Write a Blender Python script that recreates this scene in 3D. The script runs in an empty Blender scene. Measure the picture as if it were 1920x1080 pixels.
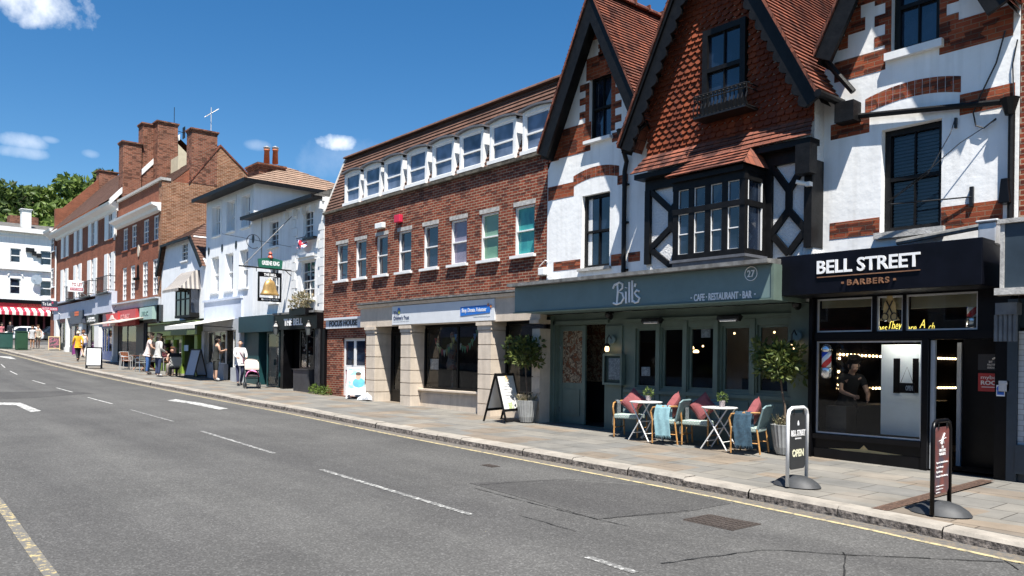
import bpy, bmesh, math, random
from mathutils import Vector, Matrix
from mathutils.geometry import tessellate_polygon
random.seed(7)
scene = bpy.context.scene
COL = scene.collection
# ------------------------------------------------------------------ camera model (eye height is z = 0)
f, cx, cy, roll = 1493.0, 960.0, 674.0, 0.013
TH = math.atan(1265/f)
dv = Vector((-math.cos(TH), math.sin(TH), 0)); rv0 = Vector((math.sin(TH), math.cos(TH), 0)); up = Vector((0, 0, 1))
Rv = rv0*math.cos(roll)+up*math.sin(roll); Uv = up*math.cos(roll)-rv0*math.sin(roll)
F = 12.7                                           # the street's building line
def ray(px, py): return dv*f+Rv*(px-cx)-Uv*(py-cy)
def PT(px, py, Y=F): v = ray(px, py); return v*(Y/v.y)
def XZ(px, py, Y=F): p = PT(px, py, Y); return p.x, p.z
def YZ(px, py, X): v = ray(px, py); p = v*(X/v.x); return p.y, p.z
def g(x):
    x0 = min(max(x, -78), 15)
    return (min(60, -78-x)*.022 if x < -78 else 0)+((-1.9782e-06*x0+1.39226e-04)*x0-1.10356e-02)*x0-1.63037
def pave(x, y): return g(x)-.014*(F-y)
def GR(px, py, dz=0.0):                            # pixel -> point dz above the pavement
    v = ray(px, py); lo = None; prev = None
    for i in range(4000):
        t = (1.5+i*.03)/1500
        e = t*v.z-(pave(t*v.x, t*v.y)+dz)
        if prev is not None and prev*e <= 0: return v*t
        prev = e
    return v*.01
def rect(p0, p1, pt, pb, Y=F):                     # pixel box on the plane y=Y -> x0,x1,z0,z1
    m = (pt+pb)/2; c = (p0+p1)/2
    x0 = XZ(p0, m, Y)[0]; x1 = XZ(p1, m, Y)[0]
    return x0, x1, XZ(c, pb, Y)[1], XZ(c, pt, Y)[1]
def lerp(a, b, t): return a+(b-a)*t
KX = [(-130, 8.6), (-74, 7.6), (-69, 8.45), (-65, 8.95), (-58, 9.25), (-40, 9.42), (-27, 9.48), (-20, 9.45), (-13.3, 9.15), (-8.2, 9.0), (-5, 8.82), (-2.57, 8.47), (2, 7.9), (30, 5)]
def kerbY(x):
    for (a, ya), (b, yb) in zip(KX, KX[1:]):
        if a <= x <= b: return lerp(ya, yb, (x-a)/(b-a))
    return KX[0][1] if x < KX[0][0] else KX[-1][1]
def road(x): return g(x)-.175
# ------------------------------------------------------------------ materials
MATS = {}
def newmat(name):
    m = bpy.data.materials.new(name); m.use_nodes = True; nt = m.node_tree
    b = nt.nodes['Principled BSDF']; MATS[name] = m
    return m, nt, b
def N(nt, t, **kw):
    n = nt.nodes.new(t)
    for k, v in kw.items():
        if k.startswith('i_'):
            n.inputs[int(k[2:]) if k[2:].isdigit() else k[2:].replace('_', ' ')].default_value = v
        else: setattr(n, k, v)
    return n
def c4(c): return (c[0], c[1], c[2], 1)
def ramp(nt, src, stops, out=None):
    r = N(nt, 'ShaderNodeValToRGB'); nt.links.new(src, r.inputs[0])
    e = r.color_ramp.elements
    while len(e) < len(stops): e.new(.5)
    for el, (p, c) in zip(e, stops): el.position = p; el.color = c4(c) if len(c) == 3 else c
    return r
def bump(nt, b, src, strength=.3, dist=.02):
    n = N(nt, 'ShaderNodeBump'); n.inputs['Strength'].default_value = strength; n.inputs['Distance'].default_value = dist
    nt.links.new(src, n.inputs['Height']); nt.links.new(n.outputs[0], b.inputs['Normal'])
def pbr(name, col, rough=.6, var=.12, scale=3, metal=0, spec=.5, bmp=0, bscale=60, emit=None, estr=0, stain=0, coat=0):
    m, nt, b = newmat(name)
    b.inputs['Roughness'].default_value = rough; b.inputs['Metallic'].default_value = metal
    b.inputs['Specular IOR Level'].default_value = spec
    if coat: b.inputs['Coat Weight'].default_value = coat
    tc = N(nt, 'ShaderNodeTexCoord')
    if var:
        n = N(nt, 'ShaderNodeTexNoise'); n.inputs['Scale'].default_value = scale; n.inputs['Detail'].default_value = 6; n.inputs['Roughness'].default_value = .65
        nt.links.new(tc.outputs['Object'], n.inputs['Vector'])
        lo = tuple(max(0, c*(1-var*1.6)) for c in col); hi = tuple(min(1, c*(1+var)) for c in col)
        r = ramp(nt, n.outputs[0], [(.3, lo), (.68, hi)])
        src = r.outputs[0]
        if stain:
            mp = N(nt, 'ShaderNodeMapping'); mp.inputs['Scale'].default_value = (5, 5, .35)
            nt.links.new(tc.outputs['Object'], mp.inputs[0])
            n2 = N(nt, 'ShaderNodeTexNoise'); n2.inputs['Scale'].default_value = 1.3; n2.inputs['Detail'].default_value = 8
            nt.links.new(mp.outputs[0], n2.inputs['Vector'])
            r2 = ramp(nt, n2.outputs[0], [(.48, (1, 1, 1)), (.75, (1-stain, 1-stain*1.05, 1-stain*1.15))])
            mx = N(nt, 'ShaderNodeMixRGB', blend_type='MULTIPLY'); mx.inputs[0].default_value = 1
            nt.links.new(src, mx.inputs[1]); nt.links.new(r2.outputs[0], mx.inputs[2]); src = mx.outputs[0]
        nt.links.new(src, b.inputs['Base Color'])
    else: b.inputs['Base Color'].default_value = c4(col)
    if bmp:
        n = N(nt, 'ShaderNodeTexNoise'); n.inputs['Scale'].default_value = bscale; n.inputs['Detail'].default_value = 5
        nt.links.new(tc.outputs['Object'], n.inputs['Vector']); bump(nt, b, n.outputs[0], bmp, .02)
    if emit:
        b.inputs['Emission Color'].default_value = c4(emit); b.inputs['Emission Strength'].default_value = estr
    return m
def brick(name, c1, c2, mortar, w=.225, h=.075, ms=.008, dark=.35, bs=.5, off=.5, rough=.85, bias=0, patch=None):
    m, nt, b = newmat(name); b.inputs['Roughness'].default_value = rough; b.inputs['Specular IOR Level'].default_value = .25
    tc = N(nt, 'ShaderNodeTexCoord')
    bt = N(nt, 'ShaderNodeTexBrick'); bt.offset = off
    bt.inputs['Color1'].default_value = c4(c1); bt.inputs['Color2'].default_value = c4(c2); bt.inputs['Mortar'].default_value = c4(mortar)
    bt.inputs['Scale'].default_value = 1; bt.inputs['Mortar Size'].default_value = ms; bt.inputs['Mortar Smooth'].default_value = .15
    bt.inputs['Brick Width'].default_value = w; bt.inputs['Row Height'].default_value = h; bt.inputs['Bias'].default_value = bias
    nt.links.new(tc.outputs['UV'], bt.inputs['Vector'])
    n = N(nt, 'ShaderNodeTexNoise'); n.inputs['Scale'].default_value = 1.1; n.inputs['Detail'].default_value = 7; n.inputs['Roughness'].default_value = .7
    nt.links.new(tc.outputs['UV'], n.inputs['Vector'])
    r = ramp(nt, n.outputs[0], [(.3, (1-dark,)*3), (.7, (1.15, 1.12, 1.1))])
    mx = N(nt, 'ShaderNodeMixRGB', blend_type='MULTIPLY'); mx.inputs[0].default_value = 1
    nt.links.new(bt.outputs['Color'], mx.inputs[1]); nt.links.new(r.outputs[0], mx.inputs[2])
    src = mx.outputs[0]
    if patch:                                       # single odd-coloured bricks / tiles
        sc = N(nt, 'ShaderNodeMapping'); sc.inputs['Scale'].default_value = (1/w, 1/h, 1)
        nt.links.new(tc.outputs['UV'], sc.inputs[0])
        vo = N(nt, 'ShaderNodeTexVoronoi'); vo.inputs['Scale'].default_value = 1; vo.inputs['Randomness'].default_value = .35
        nt.links.new(sc.outputs[0], vo.inputs['Vector'])
        sp = N(nt, 'ShaderNodeSeparateColor'); nt.links.new(vo.outputs['Color'], sp.inputs[0])
        r3 = ramp(nt, sp.outputs[0], [(.0, (1, 1, 1)), (.70, (1, 1, 1)), (.76, patch), (1, patch)])
        mx2 = N(nt, 'ShaderNodeMixRGB', blend_type='MULTIPLY'); mx2.inputs[0].default_value = 1
        nt.links.new(src, mx2.inputs[1]); nt.links.new(r3.outputs[0], mx2.inputs[2]); src = mx2.outputs[0]
    nt.links.new(src, b.inputs['Base Color'])
    inv = N(nt, 'ShaderNodeMath', operation='SUBTRACT'); inv.inputs[0].default_value = 1
    nt.links.new(bt.outputs['Fac'], inv.inputs[1])
    n3 = N(nt, 'ShaderNodeTexNoise'); n3.inputs['Scale'].default_value = 40; nt.links.new(tc.outputs['UV'], n3.inputs['Vector'])
    ad = N(nt, 'ShaderNodeMath', operation='MULTIPLY_ADD'); ad.inputs[1].default_value = .5
    nt.links.new(n3.outputs[0], ad.inputs[0]); nt.links.new(inv.outputs[0], ad.inputs[2])
    bump(nt, b, ad.outputs[0], bs, .012)
    return m
def glassmat(name, tint=(.9, .95, .95), refl=1.0):
    m, nt, b = newmat(name); nt.nodes.remove(b)
    o = nt.nodes['Material Output']
    tr = N(nt, 'ShaderNodeBsdfTransparent'); tr.inputs[0].default_value = c4(tint)
    gl = N(nt, 'ShaderNodeBsdfGlossy'); gl.inputs['Roughness'].default_value = .02; gl.inputs[0].default_value = (refl, refl, refl, 1)
    fr = N(nt, 'ShaderNodeFresnel'); fr.inputs[0].default_value = 1.5
    mx = N(nt, 'ShaderNodeMixShader')
    nt.links.new(fr.outputs[0], mx.inputs[0]); nt.links.new(tr.outputs[0], mx.inputs[1]); nt.links.new(gl.outputs[0], mx.inputs[2]); nt.links.new(mx.outputs[0], o.inputs[0])
    return m
def panemat(name, col, refl=.9):                    # a window pane in front of a dark room
    m, nt, b = newmat(name)
    b.inputs['Roughness'].default_value = .03; b.inputs['Specular IOR Level'].default_value = refl
    tc = N(nt, 'ShaderNodeTexCoord'); n = N(nt, 'ShaderNodeTexNoise'); n.inputs['Scale'].default_value = 1.6; n.inputs['Detail'].default_value = 2
    nt.links.new(tc.outputs['Object'], n.inputs['Vector'])
    r = ramp(nt, n.outputs[0], [(.35, tuple(c*.4 for c in col)), (.65, tuple(c*1.5 for c in col))]); nt.links.new(r.outputs[0], b.inputs['Base Color'])
    n2 = N(nt, 'ShaderNodeTexNoise'); n2.inputs['Scale'].default_value = 1.2; nt.links.new(tc.outputs['Object'], n2.inputs['Vector'])
    bump(nt, b, n2.outputs[0], .04, .05)
    return m
def wornmat(name, paint, under, thr=.5, scale=9):   # road paint worn through to the asphalt
    m, nt, b = newmat(name); b.inputs['Roughness'].default_value = .8
    tc = N(nt, 'ShaderNodeTexCoord'); n = N(nt, 'ShaderNodeTexNoise'); n.inputs['Scale'].default_value = scale; n.inputs['Detail'].default_value = 10; n.inputs['Roughness'].default_value = .75
    nt.links.new(tc.outputs['Object'], n.inputs['Vector'])
    r = ramp(nt, n.outputs[0], [(thr-.05, under), (thr+.05, paint)]); nt.links.new(r.outputs[0], b.inputs['Base Color'])
    return m
def asphaltmat(name, base, patchy=.2):
    m, nt, b = newmat(name); b.inputs['Roughness'].default_value = .9; b.inputs['Specular IOR Level'].default_value = .2
    tc = N(nt, 'ShaderNodeTexCoord')
    v = N(nt, 'ShaderNodeTexVoronoi'); v.inputs['Scale'].default_value = 62; nt.links.new(tc.outputs['Object'], v.inputs['Vector'])
    sp = N(nt, 'ShaderNodeSeparateColor'); nt.links.new(v.outputs['Color'], sp.inputs[0])
    r = ramp(nt, sp.outputs[0], [(0, tuple(c*.75 for c in base)), (.55, tuple(c*.98 for c in base)), (.85, tuple(c*1.16 for c in base)), (1, tuple(c*1.6 for c in base))])
    n = N(nt, 'ShaderNodeTexNoise'); n.inputs['Scale'].default_value = .55; n.inputs['Detail'].default_value = 9; n.inputs['Roughness'].default_value = .7; nt.links.new(tc.outputs['Object'], n.inputs['Vector'])
    r2 = ramp(nt, n.outputs[0], [(.3, (1-patchy, 1-patchy, 1-patchy)), (.7, (1+patchy*.6, 1+patchy*.6, 1+patchy*.57))])
    mp = N(nt, 'ShaderNodeMapping'); mp.inputs['Scale'].default_value = (.06, 1.1, 1); nt.links.new(tc.outputs['Object'], mp.inputs[0])
    n4 = N(nt, 'ShaderNodeTexNoise'); n4.inputs['Scale'].default_value = 1.0; n4.inputs['Detail'].default_value = 4; nt.links.new(mp.outputs[0], n4.inputs['Vector'])
    r4 = ramp(nt, n4.outputs[0], [(.3, (.80, .80, .81)), (.7, (1.12, 1.12, 1.11))])
    mx = N(nt, 'ShaderNodeMixRGB', blend_type='MULTIPLY'); mx.inputs[0].default_value = 1
    nt.links.new(r.outputs[0], mx.inputs[1]); nt.links.new(r2.outputs[0], mx.inputs[2])
    mx2 = N(nt, 'ShaderNodeMixRGB', blend_type='MULTIPLY'); mx2.inputs[0].default_value = 1
    nt.links.new(mx.outputs[0], mx2.inputs[1]); nt.links.new(r4.outputs[0], mx2.inputs[2]); nt.links.new(mx2.outputs[0], b.inputs['Base Color'])
    bump(nt, b, v.outputs['Distance'], .5, .01)
    return m
def stripemat(name, a, b_, width, axis='X', rough=.8):
    m, nt, b = newmat(name); b.inputs['Roughness'].default_value = rough
    tc = N(nt, 'ShaderNodeTexCoord'); s = N(nt, 'ShaderNodeSeparateXYZ'); nt.links.new(tc.outputs['UV'], s.inputs[0])
    mm = N(nt, 'ShaderNodeMath', operation='DIVIDE'); mm.inputs[1].default_value = width; nt.links.new(s.outputs[0 if axis == 'X' else 1], mm.inputs[0])
    fr = N(nt, 'ShaderNodeMath', operation='FRACT'); nt.links.new(mm.outputs[0], fr.inputs[0])
    r = ramp(nt, fr.outputs[0], [(.48, a), (.52, b_)]); nt.links.new(r.outputs[0], b.inputs['Base Color'])
    return m
def blotchmat(name, cols, scale, rough=.7, kind='noise', bmp=0):   # irregular coloured patches: printed paper, wallpaper, patterned cloth
    m, nt, b = newmat(name); b.inputs['Roughness'].default_value = rough
    tc = N(nt, 'ShaderNodeTexCoord')
    n = N(nt, 'ShaderNodeTexNoise'); n.inputs['Scale'].default_value = scale; n.inputs['Detail'].default_value = 3; n.inputs['Distortion'].default_value = 1.2
    nt.links.new(tc.outputs['Object'], n.inputs['Vector'])
    k = len(cols); r = ramp(nt, n.outputs[0], [(.3+.42*i/max(1, k-1), c) for i, c in enumerate(cols)]); r.color_ramp.interpolation = 'CONSTANT' if kind == 'const' else 'LINEAR'
    nt.links.new(r.outputs[0], b.inputs['Base Color'])
    if bmp: bump(nt, b, n.outputs[0], bmp, .02)
    return m
def leafmat(name, a, b_):
    m, nt, b = newmat(name); b.inputs['Roughness'].default_value = .5; b.inputs['Specular IOR Level'].default_value = .35
    oi = N(nt, 'ShaderNodeNewGeometry'); r = ramp(nt, oi.outputs['Random Per Island'], [(0, a), (1, b_)]); nt.links.new(r.outputs[0], b.inputs['Base Color'])
    tl = N(nt, 'ShaderNodeBsdfTranslucent'); nt.links.new(r.outputs[0], tl.inputs[0])
    mx = N(nt, 'ShaderNodeMixShader'); mx.inputs[0].default_value = .3
    nt.links.new(b.outputs[0], mx.inputs[1]); nt.links.new(tl.outputs[0], mx.inputs[2]); nt.links.new(mx.outputs[0], nt.nodes['Material Output'].inputs[0])
    return m
white_render = pbr('white_render', (.84, .84, .83), .8, .05, 1.4, bmp=.35, bscale=7, stain=.14)
white_paint = pbr('white_paint', (.78, .78, .77), .45, .04, 6, stain=.06)
pebble = pbr('pebbledash', (.74, .74, .73), .9, .08, 30, bmp=.9, bscale=55)
black_timber = pbr('black_timber', (.006, .006, .0065), .5, .4, 8, spec=.22, bmp=.15, bscale=30)
black_paint = pbr('black_paint', (.004, .004, .005), .3, .3, 5, spec=.22)
navy_black = pbr('navy_black', (.003, .0035, .007), .4, .3, 3, spec=.2)
iron = pbr('black_iron', (.015, .015, .016), .4, .2, 20, metal=.3)
teal_paint = pbr('teal_green_paint', (.115, .16, .135), .5, .10, 2.5, stain=.12)
teal_fascia = pbr('blue_green_fascia', (.145, .212, .208), .5, .08, 2)
teal_dark = pbr('dark_teal_paint', (.012, .055, .06), .4, .15, 3)
dark_blue_grey = pbr('dark_blue_grey', (.03, .045, .06), .4, .15, 3)
stone = pbr('pale_stone', (.58, .50, .41), .85, .10, 2.5, bmp=.15, bscale=40, stain=.16)
sill_stone = pbr('grey_stone', (.42, .41, .39), .9, .25, 9, bmp=.3, bscale=40)
lead = pbr('grey_lead', (.17, .17, .165), .7, .35, 5, bmp=.2, bscale=20, stain=.4)
slate = brick('slate_roof', (.10, .10, .095), (.16, .155, .145), (.04, .04, .04), .28, .18, .008, .3, .4)
brick_red = brick('red_brick', (.26, .055, .026), (.175, .037, .021), (.36, .28, .20), .22, .073, .0095, .36, .6, patch=(.5, .5, .55))
brick_orange = brick('orange_brick', (.29, .115, .055), (.21, .078, .042), (.38, .31, .22), .22, .075, .01, .3, .4, patch=(.7, .65, .6))
brick_deep = brick('deep_red_brick', (.28, .086, .046), (.21, .06, .034), (.26, .17, .11), .22, .075, .007, .35, .3)
brick_chim = brick('sooty_brick', (.27, .085, .045), (.19, .056, .034), (.26, .2, .15), .22, .075, .01, .42, .4, patch=(.5, .5, .5))
brick_band = brick('band_brick', (.36, .088, .036), (.26, .058, .028), (.26, .17, .11), .22, .075, .006, .5, .5, patch=(.35, .4, .5))
tile_red = brick('clay_tile', (.28, .092, .055), (.165, .066, .048), (.03, .015, .012), .165, .2, .005, .5, .3, patch=(.45, .45, .5))
tile_brown = brick('brown_tile', (.155, .085, .062), (.115, .065, .05), (.03, .02, .015), .3, .3, .006, .45, .3)
tile_tan = brick('tan_tile', (.32, .22, .16), (.25, .175, .13), (.1, .06, .04), .3, .3, .006, .25, .3)
hung_tile = brick('hung_tile', (.23, .055, .022), (.13, .033, .017), (.2, .05, .02), .17, 3, .001, .35, .1)
lead_dark = pbr('dark_lead', (.10, .105, .12), .6, .2, 6)
pane = panemat('window_pane', (.014, .022, .04), 1.0)
pane_blind = panemat('window_pane_pale_blind', (.10, .13, .19), .8)
pane_teal = blotchmat('window_pane_teal_screen', [(.02, .16, .19), (.05, .30, .28), (.03, .22, .25)], 1.0, .12)
pane_lilac = blotchmat('window_pane_lilac_blind', [(.16, .15, .20), (.24, .22, .30)], 1.5, .12)
pane_green = blotchmat('window_pane_green_screen', [(.10, .22, .15), (.18, .30, .22)], 1.2, .12)
shop_glass = glassmat('shop_glass')
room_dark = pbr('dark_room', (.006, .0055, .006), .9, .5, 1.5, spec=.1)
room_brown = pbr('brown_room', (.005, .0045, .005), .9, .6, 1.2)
copper = pbr('copper_letter', (.45, .22, .12), .35, .1, 9, metal=.6)
letter_white = pbr('white_letter', (.82, .82, .82), .5, 0)
letter_grey = pbr('pale_grey_letter', (.55, .58, .58), .5, 0)
letter_black = pbr('black_letter', (.012, .012, .016), .5, 0)
gold = pbr('gold_paint', (.50, .37, .17), .5, .12, 8, metal=.1)
gold_bell = pbr('gold_bell', (.48, .30, .11), .35, .2, 6, metal=.55)
asphalt = asphaltmat('asphalt', (.088, .087, .085), .2)
asphalt_patch = asphaltmat('asphalt_patch', (.068, .067, .066), .12)
tar = pbr('tar', (.018, .018, .018), .6, .3, 9)
paint_white = wornmat('worn_white_line', (.48, .48, .46), (.115, .115, .112), .56, 16)
paint_white2 = wornmat('white_line', (.48, .48, .46), (.13, .13, .127), .49, 10)
paint_yellow = wornmat('yellow_line', (.42, .35, .19), (.13, .125, .11), .46, 9)
paint_yellow2 = wornmat('worn_yellow_line', (.48, .38, .17), (.12, .115, .105), .57, 13)
paver = brick('paving_slab', (.205, .196, .174), (.155, .155, .148), (.07, .065, .058), .78, .56, .009, .36, .3, .37, patch=(1.10, .96, .84))
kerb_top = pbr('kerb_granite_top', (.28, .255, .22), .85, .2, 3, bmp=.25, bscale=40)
kerb_face_shaded = pbr('kerb_granite_face_shaded', (.16, .14, .125), .95, .75, 14, bmp=1.0, bscale=22)  # rough granite; the shade on the kerb front is put into this darker colour
earth = pbr('ground_soil', (.10, .12, .06), .95, .3, .3)
cast_iron = pbr('cast_iron', (.085, .07, .062), .6, .3, 30, metal=.4)
rusty = pbr('rusty_grating', (.10, .06, .042), .8, .5, 25)
skin = pbr('skin', (.50, .30, .21), .55, .08, 6)
chrome = pbr('bright_metal', (.65, .66, .68), .25, .05, 8, metal=.9)
alu = pbr('pale_aluminium', (.60, .60, .60), .4, .08, 8, metal=.5)
bulb_mat = pbr('lit_bulb', (1, .85, .6), .5, 0, emit=(1, .66, .32), estr=5)
lamp_glow = pbr('lit_lamp', (1, .8, .5), .5, 0, emit=(1, .62, .28), estr=2.6)
leaf_bay = leafmat('bay_leaf', (.035, .062, .016), (.16, .19, .05))
leaf_dark = leafmat('dark_leaf', (.028, .052, .016), (.06, .095, .026))
leaf_mid = leafmat('mid_leaf', (.055, .10, .02), (.125, .175, .04))
leaf_light = leafmat('light_leaf', (.09, .15, .025), (.19, .26, .06))
leaf_dry = leafmat('dry_sprig', (.10, .11, .05), (.42, .34, .22))
bark = pbr('bark', (.12, .085, .06), .9, .3, 12, bmp=.4, bscale=30)
zinc = pbr('ribbed_zinc', (.36, .37, .37), .5, .15, 5, metal=.3)
rubber = pbr('dark_rubber', (.035, .038, .042), .6, .2, 9)
# ------------------------------------------------------------------ mesh builder
ORG = {}
class MB:
    def __init__(s): s.v = []; s.f = []; s.m = []
    def add(s, vs, fs, m=0):
        o = len(s.v); s.v += [Vector(p) for p in vs]; s.f += [tuple(i+o for i in q) for q in fs]; s.m += [m]*len(fs); return s
    def box(s, x0, x1, y0, y1, z0, z1, m=0):
        if x0 > x1: x0, x1 = x1, x0
        if y0 > y1: y0, y1 = y1, y0
        if z0 > z1: z0, z1 = z1, z0
        return s.add([(x0, y0, z0), (x1, y0, z0), (x1, y1, z0), (x0, y1, z0), (x0, y0, z1), (x1, y0, z1), (x1, y1, z1), (x0, y1, z1)],
              [(0, 3, 2, 1), (4, 5, 6, 7), (0, 1, 5, 4), (1, 2, 6, 5), (2, 3, 7, 6), (3, 0, 4, 7)], m)
    def poly(s, pts, m=0): return s.add(pts, [tuple(range(len(pts)))], m)
    def prism(s, pts, y0, y1, m=0):                 # (x,z) outline extruded along y
        n = len(pts); a = sum(pts[i][0]*pts[(i+1) % n][1]-pts[(i+1) % n][0]*pts[i][1] for i in range(n))
        if a < 0: pts = pts[::-1]
        return s.add([(x, y0, z) for x, z in pts]+[(x, y1, z) for x, z in pts],
              [tuple(range(n)), tuple(range(2*n-1, n-1, -1))]+[((i+1) % n, i, n+i, n+(i+1) % n) for i in range(n)], m)
    def prismx(s, pts, x0, x1, m=0):                # (y,z) outline extruded along x
        n = len(pts)
        return s.add([(x0, y, z) for y, z in pts]+[(x1, y, z) for y, z in pts],
              [tuple(range(n)), tuple(range(2*n-1, n-1, -1))]+[((i+1) % n, i, n+i, n+(i+1) % n) for i in range(n)], m)
    def prismz(s, pts, z0, z1, m=0):
        n = len(pts)
        return s.add([(x, y, z0) for x, y in pts]+[(x, y, z1) for x, y in pts],
              [tuple(range(n-1, -1, -1)), tuple(range(n, 2*n))]+[(i, (i+1) % n, n+(i+1) % n, n+i) for i in range(n)], m)
    def tube(s, pts, r, n=6, m=0, closed=False):
        pts = [Vector(p) for p in pts]; k = len(pts); rr = r if isinstance(r, (list, tuple)) else [r]*k
        vs = []; last = None
        for i, p in enumerate(pts):
            if closed: t = pts[(i+1) % k]-pts[i-1]
            else: t = pts[min(i+1, k-1)]-pts[max(i-1, 0)]
            t.normalize()
            a = last if last is not None else (Vector((0, 0, 1)) if abs(t.z) < .9 else Vector((1, 0, 0)))
            u = t.cross(a)
            if u.length < 1e-5: u = t.cross(Vector((0, 1, .3)))
            u.normalize(); w = u.cross(t); last = w
            for j in range(n):
                an = 2*math.pi*j/n; vs.append(p+(u*math.cos(an)+w*math.sin(an))*rr[i])
        fs = []
        for i in range(k if closed else k-1):
            a0 = i*n; b0 = ((i+1) % k)*n
            for j in range(n): fs.append((a0+j, a0+(j+1) % n, b0+(j+1) % n, b0+j))
        if not closed: fs += [tuple(range(n-1, -1, -1)), tuple(range((k-1)*n, k*n))]
        return s.add(vs, fs, m)
    def lathe(s, prof, c, n=14, m=0, ripple=0, nr=0):
        vs = []; fs = []
        for r, z in prof:
            for j in range(n):
                a = 2*math.pi*j/n; q = r*(1+(ripple if nr and j % 2 else 0)); vs.append((c[0]+q*math.cos(a), c[1]+q*math.sin(a), c[2]+z))
        for i in range(len(prof)-1):
            for j in range(n): fs.append((i*n+j, i*n+(j+1) % n, (i+1)*n+(j+1) % n, (i+1)*n+j))
        fs += [tuple(range(n-1, -1, -1)), tuple(range((len(prof)-1)*n, len(prof)*n))]
        return s.add(vs, fs, m)
    def wall(s, outer, holes, y, rev, m=0, mr=None):
        allp = [outer]+holes
        tri = tessellate_polygon([[Vector((x, z, 0)) for x, z in q] for q in allp])
        flat = [p for q in allp for p in q]; fs = []
        for a, b, c in tri:
            A, B, C_ = flat[a], flat[b], flat[c]
            cr = (B[0]-A[0])*(C_[1]-A[1])-(B[1]-A[1])*(C_[0]-A[0])
            fs.append((a, b, c) if cr > 0 else (a, c, b))
        s.add([(x, y, z) for x, z in flat], fs, m)
        for q in holes:
            n = len(q)
            for i in range(n):
                (xa, za), (xb, zb) = q[i], q[(i+1) % n]
                s.poly([(xa, y, za), (xb, y, zb), (xb, y+rev, zb), (xa, y+rev, za)], m if mr is None else mr)
        return s
    def shell(s, outer, y0, y1, m=0):
        n = len(outer)
        for i in range(n):
            (xa, za), (xb, zb) = outer[i], outer[(i+1) % n]
            s.poly([(xa, y0, za), (xa, y1, za), (xb, y1, zb), (xb, y0, zb)], m)
        return s
    def courses(s, bl, br, tl, tr, n, lift=.03, m=0):   # overlapping tile courses from bottom edge to top edge
        bl, br, tl, tr = map(Vector, (bl, br, tl, tr)); nr = (br-bl).cross(tl-bl)
        if nr.length < 1e-6: nr = (br-bl).cross(tr-bl)
        nr.normalize()
        if nr.z < 0: nr = -nr
        for i in range(n):
            a0 = bl.lerp(tl, i/n); b0 = br.lerp(tr, i/n); a1 = bl.lerp(tl, (i+1)/n); b1 = br.lerp(tr, (i+1)/n)
            up_ = nr*lift
            s.poly([a0+up_, b0+up_, b1, a1], m); s.poly([a0, b0, b0+up_, a0+up_], m)
        return s
    def text(s, txt, x0, x1, z0, z1, y, dep=.01, m=0, bold=0, shear=0, space=1, axis='y', flip=1):
        cu = bpy.data.curves.new('t', 'FONT'); cu.body = txt; cu.size = 1; cu.resolution_u = 3; cu.offset = bold; cu.shear = shear; cu.space_character = space
        cu.fill_mode = 'NONE' if False else 'FRONT'
        o = bpy.data.objects.new('t', cu); COL.objects.link(o); bpy.context.view_layer.update()
        me = bpy.data.meshes.new_from_object(o.evaluated_get(bpy.context.evaluated_depsgraph_get()))
        bpy.data.objects.remove(o); bpy.data.curves.remove(cu)
        vs = [v.co.copy() for v in me.vertices]; fs = [tuple(q.vertices) for q in me.polygons]; bpy.data.meshes.remove(me)
        if not vs: return s
        ax0 = min(v.x for v in vs); ax1 = max(v.x for v in vs); az0 = min(v.y for v in vs); az1 = max(v.y for v in vs)
        w = max(ax1-ax0, 1e-6); h = max(az1-az0, 1e-6)
        out = [(x0+(v.x-ax0)/w*(x1-x0), z0+(v.y-az0)/h*(z1-z0)) for v in vs]
        n = len(out); ec = {}
        for q in fs:
            for i in range(len(q)):
                e = (q[i], q[(i+1) % len(q)]); ec[e] = 1
        side = [e for e in ec if (e[1], e[0]) not in ec]
        if axis == 'y': P3 = [(a, y, b) for a, b in out]+[(a, y+dep, b) for a, b in out]
        else: P3 = [(y, a, b) for a, b in out]+[(y-dep, a, b) for a, b in out]
        return s.add(P3, fs+[(b, a, a+n, b+n) for a, b in side], m)
    def build(s, name, mats, parent=None, local=False, smooth=False, bevel=0, loc=None):
        me = bpy.data.meshes.new(name)
        org = Vector((0, 0, 0))
        if not local:
            if parent is not None: org = ORG[parent.name]
            elif loc is not None: org = Vector(loc)
        me.from_pydata([tuple(p-org) for p in s.v], [], s.f); me.update()
        mats = mats if isinstance(mats, (list, tuple)) else [mats]
        for mt in mats: me.materials.append(mt)
        uv = me.uv_layers.new(name='UVMap'); Z = Vector((0, 0, 1))
        for p, mi in zip(me.polygons, s.m):
            p.material_index = mi; p.use_smooth = smooth
            nn = p.normal
            tu = Z.cross(nn)
            tu = Vector((1, 0, 0)) if tu.length < .05 else tu.normalized()
            if tu.x < -.5 or (abs(tu.x) < .5 and tu.y < 0): tu = -tu
            tv = nn.cross(tu)
            if tv.z < -.05 or (abs(tv.z) <= .05 and tv.y < 0): tv = -tv
            for li in p.loop_indices:
                q = s.v[me.loops[li].vertex_index] if not local else me.vertices[me.loops[li].vertex_index].co
                uv.data[li].uv = (q.dot(tu), q.dot(tv))
        o = bpy.data.objects.new(name, me); COL.objects.link(o)
        if parent is not None: o.parent = parent; ORG[o.name] = org
        else:
            o.location = org; ORG[o.name] = org
        if bevel:
            b = o.modifiers.new('bevel', 'BEVEL'); b.width = bevel; b.segments = 2; b.limit_method = 'ANGLE'; b.angle_limit = .6
        return o
def tag(o, label, cat, group=None, kind=None):
    if label: o['label'] = label
    if cat: o['category'] = cat
    if group: o['group'] = group
    if kind: o['kind'] = kind
    return o
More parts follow.
